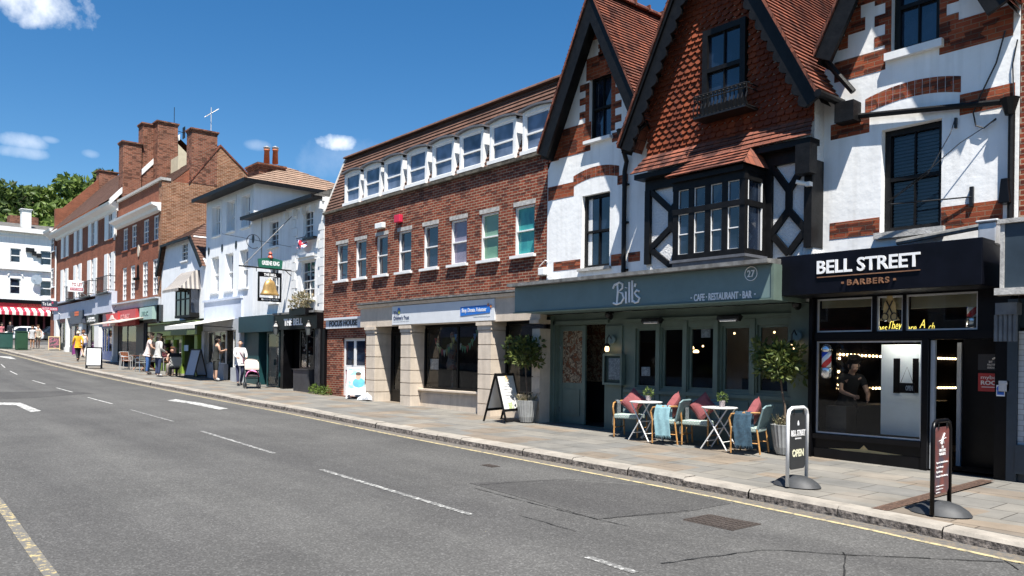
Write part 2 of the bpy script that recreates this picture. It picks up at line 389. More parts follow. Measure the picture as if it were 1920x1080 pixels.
def thing(name, label, cat, loc=(0, 0, 0), group=None, rz=0):
    o = bpy.data.objects.new(name, None); COL.objects.link(o); o.location = loc; o.rotation_euler = (0, 0, rz); o.empty_display_size = .2
    ORG[o.name] = Vector(loc); return tag(o, label, cat, group)
def struct(name, mb, mats, **k): return tag(mb.build(name, mats, **k), None, None, None, 'structure')
def copy_tree(o, parent=None):
    c = o.copy(); COL.objects.link(c)
    if parent: c.parent = parent
    for ch in list(o.children): copy_tree(ch, c)
    return c
def dup(o, loc, rz=0, label=None):
    c = copy_tree(o); c.location = loc; c.rotation_euler = (0, 0, rz)
    if label: c['label'] = label
    return c
def rp(x0, x1, z0, z1): return [(x0, z0), (x1, z0), (x1, z1), (x0, z1)]
# ------------------------------------------------------------------ windows
def sash(par, r, y, rev, fm, pm, fw=.06, nx=1, ny=0, sill=None, sm=None, mid=.5, arch=0, depth=.05, sillw=.07, name='window', curt=0):
    x0, x1, z0, z1 = r; yy = y+rev; zm = lerp(z0, z1, mid); b = MB(); fw2 = fw*.7
    b.box(x0, x0+fw, yy-depth, yy+.04, z0, z1).box(x1-fw, x1, yy-depth, yy+.04, z0, z1)
    b.box(x0+fw, x1-fw, yy-depth+.002, yy+.04, z0, z0+fw).box(x0+fw, x1-fw, yy-depth+.002, yy+.04, z1-fw, z1)
    b.box(x0+fw, x1-fw, yy-depth+.004, yy+.035, zm-fw2/2, zm+fw2/2)
    bw = .022
    for i in range(1, nx+1):
        xm = lerp(x0+fw, x1-fw, i/(nx+1)); b.box(xm-bw/2, xm+bw/2, yy-depth*.5, yy+.02, z0+fw, z1-fw)
    for s_ in ((z0+fw, zm), (zm, z1-fw)):
        for i in range(1, ny+1):
            zz = lerp(s_[0], s_[1], i/(ny+1)); b.box(x0+fw, x1-fw, yy-depth*.5+.002, yy+.018, zz-bw/2, zz+bw/2)
    w = b.build(name, fm, par)
    p = MB(); j = [random.uniform(-.004, .004) for _ in range(4)]
    p.poly([(x0+fw, yy+.012+j[0], zm), (x1-fw, yy+.012+j[1], zm), (x1-fw, yy+.012, z1-fw), (x0+fw, yy+.012, z1-fw)])
    p.poly([(x0+fw, yy+.02+j[2], z0+fw), (x1-fw, yy+.02+j[3], z0+fw), (x1-fw, yy+.02, zm), (x0+fw, yy+.02, zm)])
    p.build('pane', pm, w)
    if curt:
        c = MB(); cw_ = (x1-x0)*curt; c.box(x0+fw, x0+fw+cw_, yy+.004, yy+.009, z0+fw, z1-fw); c.build('curtain', white_paint, w)
    if sill:
        q = MB(); q.box(x0-.07, x1+.07, y-sill, yy-depth, z0-sillw, z0-.002); q.build('sill', sm or white_paint, w)
    return w
# ------------------------------------------------------------------ ground, road, pavement, kerb
xs = [-900, -300, -130]+[-120+2*i for i in range(72)]+[40, 120, 400, 900]
def gx(x): return g(x)
b = MB(); ys = [-900, -60, 60, 900]
for i in range(len(xs)-1):
    for j in range(len(ys)-1):
        a, c = xs[i], xs[i+1]; b.poly([(a, ys[j], g(a)-.5), (c, ys[j], g(c)-.5), (c, ys[j+1], g(c)-.5), (a, ys[j+1], g(a)-.5)])
struct('ground', b, earth)
b = MB(); xr = [-130]+[-120+2*i for i in range(72)]
for a, c in zip(xr, xr[1:]):
    ya, yb = kerbY(a)+.02, kerbY(c)+.02
    rows = [(-14, -14), (1.0, 1.0), (5, 5), (ya, yb)]
    for (p0, p1), (q0, q1) in zip(rows, rows[1:]): b.poly([(a, p0, road(a)), (c, p1, road(c)), (c, q1, road(c)), (a, q0, road(a))])
b2 = b                                               # the side road at the far end
for i in range(14):
    a, c = -73.2-2*i, -75.2-2*i; b2.poly([(c, 7, road(c)+.004), (a, 7, road(a)+.004), (a, 45, road(a)+.004), (c, 45, road(c)+.004)])
struct('road', b2, asphalt)
b = MB(); bk = MB(); bf = MB()
xp = [-73+1.0*i for i in range(90)]
KW = .28
for a, c in zip(xp, xp[1:]):
    ya, yc = kerbY(a), kerbY(c)
    b.poly([(a, ya+KW, pave(a, ya)), (c, yc+KW, pave(c, yc)), (c, 16.5, pave(c, 13)), (a, 16.5, pave(a, 13))])
x = -73.0; k = 0
while x < 15:
    L = random.uniform(.75, 1.25); xa, xb = x+.006, x+L-.006
    ya, yb = kerbY(xa), kerbY(xb); jz = random.uniform(-.008, .008); jy = random.uniform(-.012, .012)
    za, zb = pave(xa, ya)+.004+jz, pave(xb, yb)+.004+jz
    rx = [(xa, ya), (lerp(xa, xb, .35), lerp(ya, yb, .35)), (lerp(xa, xb, .7), lerp(ya, yb, .7)), (xb, yb)]
    for (p, py_), (q, qy) in zip(rx, rx[1:]):
        o1, o2 = random.uniform(-.012, .012)+jy, random.uniform(-.012, .012)+jy
        zp, zq = pave(p, py_)+.004+jz, pave(q, qy)+.004+jz
        bk.poly([(p, py_+.035+jy, zp), (q, qy+.035+jy, zq), (q, qy+KW, zq), (p, py_+KW, zp)], 0)
        bk.poly([(p, py_+o1*0+jy, zp-.035), (q, qy+jy, zq-.035), (q, qy+.035+jy, zq), (p, py_+.035+jy, zp)], 0)
        bk.poly([(p, py_-.01+jy, zp-.2), (q, qy-.01+jy, zq-.2), (q, qy+jy, zq-.035), (p, py_+jy, zp-.035)], 1)
    bk.poly([(xb, yb-.01, zb-.2), (xb, yb+KW, zb-.2), (xb, yb+KW, zb), (xb, yb+.035, zb)], 1)
    x += L
struct('pavement', b, paver)
struct('kerb', bk, [kerb_top, kerb_face_shaded])
# near pavement edge beyond the yellow line is part of the road surface; square beyond the last building
b = MB(); b.poly([(-73.3, 9.2, road(-73)+.10), (-73.0, 9.2, g(-73)-.05), (-73.0, 40, g(-73)), (-73.3, 40, g(-73))]) if 0 else None
b.box(-101.8, -99.2, 4, 40, road(-99), road(-99)+.12)
b.poly([(-73.05, 8.8, pave(-72.9, 8.8)-.006), (-70.5, 9.4, pave(-70.5, 9.4)-.02), (-70.5, 10.2, pave(-70.5, 10)-.02), (-73.05, 10.2, pave(-73, 10)-.006)])
struct('side_pavement', b, paver)
def strip(name, label, pts, w, mat, lift=.004, group=None, cat='road line', side=None):
    m = MB(); n = len(pts)
    for (xa, ya), (xb, yb) in zip(pts, pts[1:]):
        k = max(1, int(abs(xb-xa)/1.0))
        for i in range(k):
            xa_, ya_, xb_, yb_ = lerp(xa, xb, i/k), lerp(ya, yb, i/k), lerp(xa, xb, (i+1)/k), lerp(ya, yb, (i+1)/k)
            d = Vector((xb_-xa_, yb_-ya_)); d.normalize(); nx, ny = -d.y*w/2, d.x*w/2
            q = [(xa_-nx, ya_-ny), (xb_-nx, yb_-ny), (xb_+nx, yb_+ny), (xa_+nx, ya_+ny)]
            if d.x < 0: pass
            m.poly([(X, Y, road(X)+lift) for X, Y in q])
    c = pts[len(pts)//2]
    return tag(m.build(name, mat, loc=(c[0], c[1], road(c[0]))), None, None, None, 'structure')
ky = [(-70+2.0*i, kerbY(-70+2.0*i)-.30) for i in range(41)]
strip('yellow_kerb_line', '', ky, .075, paint_yellow)
strip('gutter_grit', '', [(x_, y_+.16) for x_, y_ in ky], .24, wornmat('gutter_grit', (.15, .125, .095), (.088, .087, .085), .5, 16), .0035)
strip('near_yellow_line', '', [(-22, 1.55), (-10.35, 1.39), (-8.43, 1.32), (-7, 1.28), (-2, 1.1), (6, .9)], .10, paint_yellow2)
for p, q in [((-4.2, 5.05), (-1.0, 4.9)), ((-10.8, 5.48), (-6.97, 5.35)), ((-16.76, 5.78), (-12.8, 5.63)), ((-22.58, 5.93), (-19.02, 5.92)), ((-27.46, 5.97), (-24.7, 6.0)), ((-32.4, 6.02), (-30, 6.05)), ((-37.2, 6.04), (-34.7, 6.06)), ((-44.5, 6.3), (-41.5, 6.15)), ((-51, 6.8), (-47.5, 6.5)), ((-4.95, 5.1), (-4.35, 5.06))]:
    strip('centre_line_dash', '', [p, q], .085 if p[0] > -20 else .065, paint_white if p[0] > -25 else paint_white2, .005)
def flat(name, mat, pts, lift=.005):
    m = MB(); m.poly([(x, y, road(x)+lift) for x, y in pts]); return tag(m.build(name, mat, loc=(pts[0][0], pts[0][1], road(pts[0][0]))), None, None, None, 'structure')
def pxroad(pts): 
    o = []
    for p in pts: q = GR(p[0], p[1], -.15); o.append((q.x, q.y))
    return o
flat('turn_arrow_marking', paint_white2, pxroad([(313, 754), (330, 751), (352, 755), (372, 757), (428, 769), (410, 771), (352, 759), (338, 757)]))
flat('turn_arrow_marking', paint_white2, pxroad([(-30, 764), (0, 762), (38, 762), (77, 778), (58, 781), (30, 767), (0, 767), (-30, 768)]))
flat('turn_arrow_marking', paint_white2, pxroad([(0, 669), (20, 670), (31, 675), (18, 674), (0, 671)]))
flat('asphalt_repair', asphalt_patch, pxroad([(880, 915), (1040, 905), (1230, 917), (1370, 950), (1290, 968), (1120, 985)]), .004)
flat('asphalt_repair', asphalt_patch, pxroad([(-20, 742), (120, 737), (176, 741), (60, 752), (-20, 756)]), .004)
def crack(pxs, w=.018):
    m = MB(); P = pxroad(pxs); pts = []
    for a, c in zip(P, P[1:]):
        L = math.hypot(c[0]-a[0], c[1]-a[1]); k = max(2, int(L/.12))
        for i in range(k): t = i/k; pts.append((lerp(a[0], c[0], t)+random.uniform(-.012, .012), lerp(a[1], c[1], t)+random.uniform(-.012, .012)))
    pts.append(P[-1])
    for a, c in zip(pts, pts[1:]):
        d = Vector((c[0]-a[0], c[1]-a[1])); d.normalize(); ww = w*random.uniform(.4, 1.3)/2; nx, ny = -d.y*ww, d.x*ww
        m.poly([(X, Y, road(X)+.007) for X, Y in [(a[0]-nx, a[1]-ny), (c[0]-nx, c[1]-ny), (c[0]+nx, c[1]+ny), (a[0]+nx, a[1]+ny)]])
    return tag(m.build('tar_crack', tar), None, None, None, 'structure')
crack([(1240, 1074), (1420, 1046), (1470, 1044), (1580, 1052), (1880, 1064), (1935, 1068)]); crack([(1583, 1048), (1582, 1100)]); crack([(1885, 1060), (1910, 1080)])
crack([(890, 925), (1000, 955), (1120, 985), (1180, 1000)], .014); crack([(1130, 985), (1290, 966)], .012); crack([(900, 918), (1060, 905), (1220, 912)], .012); crack([(970, 978), (1080, 1012)], .012)
crack([(0, 741), (170, 740)], .03)
# manhole cover and drain covers
m = MB(); c0 = (-5.15, 7.37); zz = road(c0[0])
for i in range(11):
    x = c0[0]-.30+.06*i; m.box(x-.018, x+.018, c0[1]-.23, c0[1]+.23, zz+.002, zz+.010)
for i in range(9):
    y = c0[1]-.23+.0575*i; m.box(c0[0]-.30, c0[0]+.30, y-.01, y+.01, zz+.003, zz+.008)
m.box(c0[0]-.34, c0[0]+.34, c0[1]-.27, c0[1]+.27, zz-.02, zz+.004)
tag(m.build('manhole_cover', cast_iron, loc=(c0[0], c0[1], zz)), 'rectangular cast iron manhole cover set in the asphalt', 'manhole cover')
m = MB()
for i in range(5): m.box(-9.9+.05*i, -9.87+.05*i, 7.80, 7.93, road(-10)+.002, road(-10)+.01)
m.box(-9.93, -9.64, 7.78, 7.95, road(-10)-.02, road(-10)+.004)
tag(m.build('gully_cover', cast_iron, loc=(-9.8, 7.9, road(-9.8))), 'small dark iron gully cover in the road by the kerb', 'drain cover')
m = MB()
for i in range(60):
    y = 8.95+i*.053; z = pave(-4.15, y)
    m.box(-4.22, -4.08, y, y+.034, z-.01, z+.007)
m.poly([(-4.24, 8.95, pave(-4.2, 8.95)+.004), (-4.06, 8.95, pave(-4.1, 8.95)+.004), (-4.06, 12.2, pave(-4.1, 12.2)+.004), (-4.24, 12.2, pave(-4.2, 12.2)+.004)])
tag(m.build('drain_grating', rusty, loc=(-4.15, 10.5, pave(-4.15, 10.5))), 'long rusty drain grating crossing the pavement to the barber doorway', 'drain')
# ------------------------------------------------------------------ shared building helpers
def band(par, mat, rects, y=F, proud=.0062, name='brick_band'):
    for p0, p1, pt, pb in rects:
        x0, z1 = XZ(p0, pt, y); x1, z0 = XZ(p1, pb, y); MB().box(x0, x1, y-proud, y+.02, z0, z1).build(name, mat, par)
def toothed(par, mat, x0, x1, z0, z1, y=F, n=8, a=.10, b_=.24, proud=.004, name='brick_quoin'):
    h = (z1-z0)/n
    for s_ in (0, 1):
        m = MB()
        for i in range(n):
            w = b_ if i % 2 else a
            if s_ == 0: m.box(x0-w, x0-.001, y-proud, y+.02, z0+h*i, z0+h*(i+1))
            else: m.box(x1+.001, x1+w, y-proud, y+.02, z0+h*i, z0+h*(i+1))
        m.build(name, mat, par)
def barge(par, apex, foot_l, foot_r, w, y0, y1, mat, scallop=0, name='bargeboard'):
    for foot in (foot_l, foot_r):
        a = Vector(apex); c = Vector(foot); d = (c-a); L = d.length; d.normalize(); n = Vector((d.y, -d.x))
        if n.y > 0: n = -n
        vert = w/abs(n.y) if abs(n.y) > .1 else w
        pts = [tuple(a), tuple(c)]
        low = [tuple(c+n*w), (a.x, a.y-vert)]
        if scallop:
            k = int(L/.27); low = []
            c2 = c+n*w; a2 = Vector((a.x, a.y-vert))
            for i in range(k*4+1):
                t = i/(k*4); q = c2.lerp(a2, t); low.append(tuple(q+n*scallop*abs(math.sin(t*k*math.pi))))
        m = MB(); m.prism(pts+low, y0, y1); m.build(name, mat, par)
def line_isect(p1, p2, p3, p4):
    x1, y1 = p1; x2, y2 = p2; x3, y3 = p3; x4, y4 = p4
    d = (x1-x2)*(y3-y4)-(y1-y2)*(x3-x4)
    a = x1*y2-y1*x2; c = x3*y4-y3*x4
    return ((a*(x3-x4)-(x1-x2)*c)/d, (a*(y3-y4)-(y1-y2)*c)/d)
def gable_roof(par, apex, fl, fr, yf, yb, mat, n=26, thick=.06, ridge=None):
    rf = MB(); (ax, az), (lx, lz), (rx, rz) = apex, fl, fr
    rf.courses((lx, yf, lz), (lx, yb, lz), (ax, yf, az), (ax, yb, az), n, .028)
    rf.courses((rx, yf, rz), (rx, yb, rz), (ax, yf, az), (ax, yb, az), n, .028)
    rf.poly([(lx, yf, lz-thick), (ax, yf, az-thick), (ax, yb, az-thick), (lx, yb, lz-thick)]); rf.poly([(rx, yf, rz-thick), (ax, yf, az-thick), (ax, yb, az-thick), (rx, yb, rz-thick)])
    rf.poly([(lx, yf, lz+.03), (ax, yf, az+.03), (ax, yf, az-thick), (lx, yf, lz-thick)]); rf.poly([(rx, yf, rz+.03), (ax, yf, az+.03), (ax, yf, az-thick), (rx, yf, rz-thick)])
    o = rf.build('roof', mat, par)
    if ridge:
        r = MB(); k = int((yb-yf)/.45)
        for i in range(k):
            y0 = lerp(yf, yb, i/k); y1 = lerp(yf, yb, (i+1)/k)
            pts = [(ax+.13*math.cos(t), az+.0+.11*math.sin(t)) for t in [math.pi*j/6 for j in range(7)]]
            r.prism(pts, y0+.006, y1-.006); r.box(ax-.14, ax+.14, y1-.05, y1-.007, az-.02, az+.125)
        r.build('ridge_tiles', ridge, o)
    return o
def lampwall(x, y, z, label):
    t = thing('wall_lamp', label, 'wall lamp', (x, y, z), 'wall lamps on the restaurant front')
    a = MB(); a.lathe([(.09, 0), (.10, .02), (.10, .03), (.085, .05)], (0, 0, 0), 14)
    for i in range(len(a.v)): v = a.v[i]; a.v[i] = Vector((v.x, -v.z, v.y))
    a.build('back_plate', MATS['blue_green_fascia'], t, local=True)
    c = MB(); c.tube([(0, -.03, 0), (0, -.12, .10), (-.02, -.16, .02), (-.02, -.16, -.08)], .012, 6); c.lathe([(.03, -.08), (.075, -.14), (.07, -.15), (.02, -.09)], (-.02, -.16, 0), 10); c.build('arm', MATS['black_iron'], t, local=True)
    d = MB(); d.lathe([(.03, -.15), (.045, -.18), (.045, -.24), (.02, -.26)], (-.02, -.16, 0), 10); d.build('bulb', lamp_glow, t, local=True, smooth=True)
    return t
# ================================================================== restaurant building (two gables, jettied bay)
XL, XM, XR = -13.77, -7.05, -3.98
BT = 8.0
bills = thing('restaurant_building', 'gabled black and white building with red tile-hung gable, bay window and blue-green restaurant front', 'building', (-10.4, F, g(-10.4)))
YB1 = 12.22                                          # bargeboard plane of the outer gables
ap1 = XZ(1107, -23, YB1); fl1 = XZ(1009, 283, YB1); hw = ap1[0]-fl1[0]
fr1 = (2*ap1[0]-fl1[0], fl1[1]); fl1 = (fl1[0], fl1[1])
slope1 = (ap1[1]-fl1[1])/hw
zt = fl1[1]
# front wall of the left gable
topx0 = XL; wl = [(XL, g(-13)-.3), (-7.6, g(-7.6)-.3), (-7.6, zt+.3)]
xr_ = min(-7.6, fr1[0])
wl = [(XL, g(-13)-.3), (-10.2, g(-10)-.3), (-10.2, ap1[1]-slope1*(-10.2-ap1[0])), (ap1[0], ap1[1]-.05), (XL, ap1[1]-slope1*(ap1[0]-XL))]
wg = rect(1105, 1146, 139, 260); w1 = rect(1091, 1143, 363, 501)
SF = 12.95
zf0 = XZ(965, 586, 11.72)[1]; zf1 = XZ(965, 539, 11.72)[1]
wl[0] = (XL, zf0); wl[1] = (-10.2, zf0)
b = MB(); b.wall(wl, [rp(*wg), rp(*w1)], F, .16); b.box(-10.2, XM, F+.02, F+.3, zf0, 3.5); b.shell(wl, F, F+BT)
b.box(XL+.01, XM-.01, F+4, F+BT, g(-13)-.3, 3.5)
bills_wall = b.build('wall', white_render, bills)
sash(bills, wg, F, .14, black_timber, pane, .065, 1, 0, .12, white_paint, .5)
sash(bills, w1, F, .14, black_timber, pane, .07, 1, 0, .08, sill_stone, .5, curt=.14)
# decorative brickwork
toothed(bills, brick_band, wg[0], wg[1], wg[2]+.1, wg[3]-.1, n=8, a=.12, b_=.30)
toothed(bills, brick_band, wg[0]-.9, wg[1]+.9, wg[2]-.1, wg[2]+1.0, n=5, a=.10, b_=.28, proud=.008)
band(bills, brick_band, [(1047, 1107, 246, 282), (1148, 1166, 250, 262), (1028, 1048, 262, 300), (1100, 1147, 112, 136), (1122, 1131, 84, 88), (1124.5, 1128.5, 88, 98), (1122, 1131, 98, 104), (1105, 1122, 66, 72), (1028, 1076, 352, 367), (1158, 1177, 330, 343), (1038, 1088, 492, 503), (1146, 1168, 478, 497), (1178, 1200, 474, 489)])
m = MB(); x0, z0 = XZ(1075, 350); x1, z1 = XZ(1161, 335); zt0 = XZ(1118, 322)[1]
ctr = (x0+x1)/2; n = 10; R0 = (x1-x0)/2
for i in range(n):
    a0 = lerp(x0, x1, i/n); a1 = lerp(x0, x1, (i+1)/n); h0 = .11*(1-((a0-ctr)/R0)**2); h1 = .11*(1-((a1-ctr)/R0)**2)
    m.prism([(a0+.004, z0+h0), (a1-.004, z0+h1), (a1-.004, z0+h1+.23), (a0+.004, z0+h0+.23)], F-.005, F+.02)
m.build('brick_arch', brick_band, bills)
# left gable roof and bargeboards
barge(bills, (ap1[0], ap1[1]-.06), (fl1[0], fl1[1]-.06), (fr1[0], fr1[1]-.06), .30, YB1, YB1+.07, black_timber)
gable_roof(bills, (ap1[0], ap1[1]), fl1, fr1, YB1-.04, F+6.5, tile_red, 40, .07, tile_red)
m = MB()
for (p, q) in ((ap1, fl1), (ap1, fr1)): m.poly([(p[0], YB1+.07, p[1]-.16), (q[0], YB1+.07, q[1]-.16), (q[0], F+.01, q[1]-.16), (p[0], F+.01, p[1]-.16)])
m.build('soffit', black_timber, bills)
# ---- centre gable: tile hung, jettied
J = 12.38; YB2 = 12.0
L1 = XZ(1257, 0, YB2); L2 = XZ(1162, 268, YB2); R1 = XZ(1440, 8, YB2); R2 = XZ(1534, 170, YB2)
ap2 = line_isect(L1, L2, R1, R2)
jx0 = XZ(1212, 400, J)[0]; jx1 = XZ(1524, 400, J)[0]
zl = XZ(1160, 272, YB2)[1]; zr = zl
sl_l = (ap2[1]-L2[1])/(ap2[0]-L2[0]); sl_r = (ap2[1]-R2[1])/(R2[0]-ap2[0])
fl2 = (ap2[0]-(ap2[1]-zl)/sl_l, zl); fr2 = (ap2[0]+(ap2[1]-zl)/sl_r, zl)
zskb = XZ(1225, 325, J)[1]; zsk = XZ(1225, 290, J)[1]; zj0 = XZ(1400, 490, J)[1]-.12
b = MB(); tri = [(jx0, zj0), (jx1, zj0), (jx1, ap2[1]-sl_r*(jx1-ap2[0])), ap2, (jx0, ap2[1]-sl_l*(ap2[0]-jx0))]
b.prism([(x, z) for x, z in tri], J+.02, F+.25)
jet = b.build('jetty_wall', pebble, bills)
cw = rect(1320, 1400, 47, 203, J-.05)
# tiles hung on the gable
m = MB(); tw, rh = .165, .105; z = zsk-.06; row = 0
while z < ap2[1]:
    xa = max(jx0, ap2[0]-(ap2[1]-z)/sl_l+.05); xb = min(jx1, ap2[0]+(ap2[1]-z)/sl_r-.05)
    x = math.floor(xa/tw)*tw+(tw/2 if row % 2 else 0)
    while x < xb:
        c0, c1 = max(x+.004, xa), min(x+tw-.004, xb)
        if c1-c0 > .02 and not (x+tw/2 > cw[0] and x+tw/2 < cw[1] and z > cw[2]-.02 and z+rh < cw[3]+.05):
            yo = J-.045-random.uniform(0, .012); yi = J-.008; xm = (c0+c1)/2; zb = z-.015+random.uniform(-.004, .004)
            fan = (row//3) % 2
            pts = [(c0, z+rh), (c0, zb+.045), (xm-.02 if fan else c0+.02, zb), (xm+.02 if fan else c1-.02, zb), (c1, zb+.045), (c1, z+rh)]
            vs = [(px_, lerp(yo, yi, (pz-zb)/(rh+.015)), pz) for px_, pz in pts]; vb = [(px_, J+.01, pz) for px_, pz in pts]
            m.add(vs+vb, [(0, 1, 2, 3, 4, 5), (1, 7, 8, 2), (2, 8, 9, 3), (3, 9, 10, 4), (0, 6, 7, 1), (4, 10, 11, 5)])
        x += tw
    z += rh; row += 1
m.build('hung_tiles', hung_tile, bills)
sash(bills, cw, J-.10, .05, black_timber, pane, .11, 1, 0, .02, black_timber, .5, depth=.06)
# balconette
m = MB(); bx0, bx1, bz0, bz1 = rect(1301, 1399, 168, 208, J-.38)
k = 13
for i in range(k+1):
    x = lerp(bx0, bx1, i/k); m.tube([(x, J-.38, bz0), (x+.015, J-.42, lerp(bz0, bz1, .3)), (x, J-.36, lerp(bz0, bz1, .6)), (x, J-.38, bz1)], .012, 5)
    if i < k: m.lathe([(.005, -.03), (.028, 0), (.005, .03)], ((x+(bx1-bx0)/k/2), J-.38, bz1-.03), 6)
for zz in (bz0, lerp(bz0, bz1, .78), bz1): m.tube([(bx0, J-.02, zz), (bx0, J-.38, zz), (bx1, J-.38, zz), (bx1, J-.02, zz)], .014, 5)
m.box(bx0, bx1, J-.40, J-.02, bz0-.04, bz0-.01)
m.build('balconette', iron, bills)
barge(bills, (ap2[0], ap2[1]-.05), (fl2[0], fl2[1]-.05), (fr2[0], fr2[1]-.05), .27, YB2, YB2+.07, black_timber, scallop=.085)
barge(bills, (ap2[0], ap2[1]-.02), (fl2[0]-.02, fl2[1]-.02), (fr2[0]+.02, fr2[1]-.02), .09, YB2-.04, YB2-.002, black_timber, name='verge_trim')
gable_roof(bills, ap2, fl2, fr2, YB2-.07, F+7, tile_red, 44, .07, tile_red)
m = MB()
for (p, q) in ((ap2, fl2), (ap2, fr2)): m.poly([(p[0], YB2+.07, p[1]-.15), (q[0], YB2+.07, q[1]-.15), (q[0], J+.01, q[1]-.15), (p[0], J+.01, p[1]-.15)])
m.build('soffit', black_timber, bills)
# tiled skirt between gable and bay
BY = 11.69; bx = rect(1266, 1391, 330, 480, BY)
m = MB(); y_out = J-.30
m.courses((jx0-.18, y_out, zskb-.02), (jx1+.12, y_out, zskb-.02), (jx0+.0, J-.03, zsk-.02), (jx1+.0, J-.03, zsk-.02), 4, .022)
zb_ = XZ(1330, 310, BY-.15)[1]
m.courses((bx[0]-.12, BY-.16, zb_-.06), (bx[1]+.12, BY-.16, zb_-.06), (bx[0]+.15, y_out+.05, zskb+.03), (bx[1]-.12, y_out+.05, zskb+.03), 5, .022)
m.poly([(bx[1]+.12, BY-.16, zb_-.06), (bx[1]+.12, J, zb_-.06), (bx[1]-.12, J, zskb+.06), (bx[1]-.12, y_out+.05, zskb+.03)])
m.poly([(bx[0]-.12, BY-.16, zb_-.06), (bx[0]-.12, J, zb_-.06), (bx[0]+.15, J, zskb+.06), (bx[0]+.15, y_out+.05, zskb+.03)])
m.build('skirt_roof', tile_red, bills)
m = MB()
m.box(jx0-.12, jx1+.08, y_out+.05, J+.05, zskb-.13, zskb-.03); m.box(jx0, jx1, J-.05, J+.06, zskb-.34, zskb-.131)
m.box(bx[0]-.06, bx[1]+.06, BY-.08, J, zb_-.16, zb_-.07)
# posts and braces of the side panels
def beam(m, p, q, w, y0, y1):
    d = Vector((q[0]-p[0], q[1]-p[1])); d.normalize(); nx, nz = -d.y*w/2, d.x*w/2
    m.prism([(p[0]-nx, p[1]-nz), (q[0]-nx, q[1]-nz), (q[0]+nx, q[1]+nz), (p[0]+nx, p[1]+nz)], y0, y1)
ztp = zskb-.34
m.box(jx0, jx0+.13, J-.06, J+.1, zj0+.25, ztp); m.box(jx1-.13, jx1+.01, J-.06, F+.05, zj0+.25, ztp)
m.box(bx[1]+.02, bx[1]+.16, J-.055, J+.05, zj0, ztp); m.box(bx[0]-.14, bx[0]-.02, J-.055, J+.05, zj0, ztp)
m.box(jx1-.16, jx1+.1, J-.3, J-.065, zskb-.62, zskb-.131)
def cross(xa, xb):
    xm = (xa+xb)/2; zA, zB = ztp, zj0+.18; H = zA-zB
    c1, c2 = zA-.30*H, zA-.52*H
    yy0, yy1 = J-.045, J+.03
    beam(m, (xa, zA), (xm, c1), .11, yy0, yy1); beam(m, (xb, zA), (xm, c1), .11, yy0+.002, yy1); beam(m, (xm, c1+.02), (xm, c2-.02), .11, yy0+.004, yy1)
    beam(m, (xm, c2), (xa, zA-.77*H), .11, yy0, yy1); beam(m, (xm, c2), (xb, zA-.77*H), .11, yy0+.002, yy1)
    beam(m, (xa, zA-.75*H), (xm, zB), .11, yy0+.004, yy1); beam(m, (xb, zA-.75*H), (xm, zB), .11, yy0+.006, yy1)
cross(jx0+.1, bx[0]-.1); cross(bx[1]+.14, jx1-.1)
m.build('timber_frame', black_timber, bills)
# bay window
zby0 = XZ(1330, 482, BY)[1]; zby1 = zb_-.16; ztr = XZ(1330, 388, BY)[1]
m = MB(); nb = 4; xs4 = [lerp(bx[0], bx[1]-.0, i/nb) for i in range(nb+1)]
for i, x in enumerate(xs4): m.box(x-.055, x+.055, BY, BY+.09, zby0+.1, zby1-.14)
m.box(bx[0]-.06, bx[1]+.06, BY-.01, BY+.1, zby1-.14, zby1); m.box(bx[0]-.06, bx[1]+.06, BY-.012, BY+.1, ztr-.05, ztr+.05); m.box(bx[0]-.06, bx[1]+.06, BY-.01, BY+.1, zby0, zby0+.1)
for xx in (bx[1], bx[0]):
    s_ = 1 if xx == bx[1] else -1
    m.box(xx-.05*s_, xx+.055*s_, J-.14, J, zby0, zby1); m.box(xx-.04*s_, xx+.05*s_, BY+.1, J-.14, zby0, zby0+.1); m.box(xx-.04*s_, xx+.05*s_, BY+.1, J-.14, zby1-.14, zby1); m.box(xx-.04*s_, xx+.05*s_, BY+.1, J-.14, ztr-.05, ztr+.05)
bay = m.build('bay_window', black_timber, bills)
m = MB(); 
for i in range(nb):
    a0, a1 = xs4[i]+.055, xs4[i+1]-.055
    for z0, z1 in ((zby0+.1, ztr-.05), (ztr+.05, zby1-.14)):
        j = random.uniform(-.006, .006); m.poly([(a0, BY+.05+j, z0), (a1, BY+.05-j, z0), (a1, BY+.05, z1), (a0, BY+.05, z1)])
for xx in (bx[1]+.01, bx[0]-.01):
    for z0, z1 in ((zby0+.1, ztr-.05), (ztr+.05, zby1-.14)): m.poly([(xx, BY+.1, z0), (xx, J-.14, z0), (xx, J-.14, z1), (xx, BY+.1, z1)])
m.build('pane', pane, bay)
m = MB()
for i in range(nb):
    a0, a1 = xs4[i]+.06, xs4[i+1]-.06; wv = .010
    for z0, z1 in ((zby0+.1, ztr-.05), (ztr+.05, zby1-.14)):
        for q in (a0, a1-wv): m.box(q, q+wv, BY+.02, BY+.045, z0, z1)
        m.box(a0+wv, a1-wv, BY+.02, BY+.045, z0, z0+wv); m.box(a0+wv, a1-wv, BY+.02, BY+.045, z1-wv, z1)
    zz = lerp(zby0+.1, ztr-.05, .5); m.box(a0+wv, a1-wv, BY+.022, BY+.045, zz-.009, zz+.009)
for q in (BY+.11, J-.165): m.box(bx[1]+.02, bx[1]+.045, q, q+.02, zby0+.1, zby1-.14)
m.build('casement', white_paint, bay)
m = MB(); m.box(bx[0]-.08, bx[1]+.10, BY-.05, J+.02, zby0-.05, zby0-.002); m.prism([(bx[0]-.04, zby0-.05), (bx[1]+.06, zby0-.05), (bx[1]+.06, zf1+.08), (bx[0]-.04, zf1+.08)], BY-.02, J); m.build('lead_apron', lead_dark, bay)
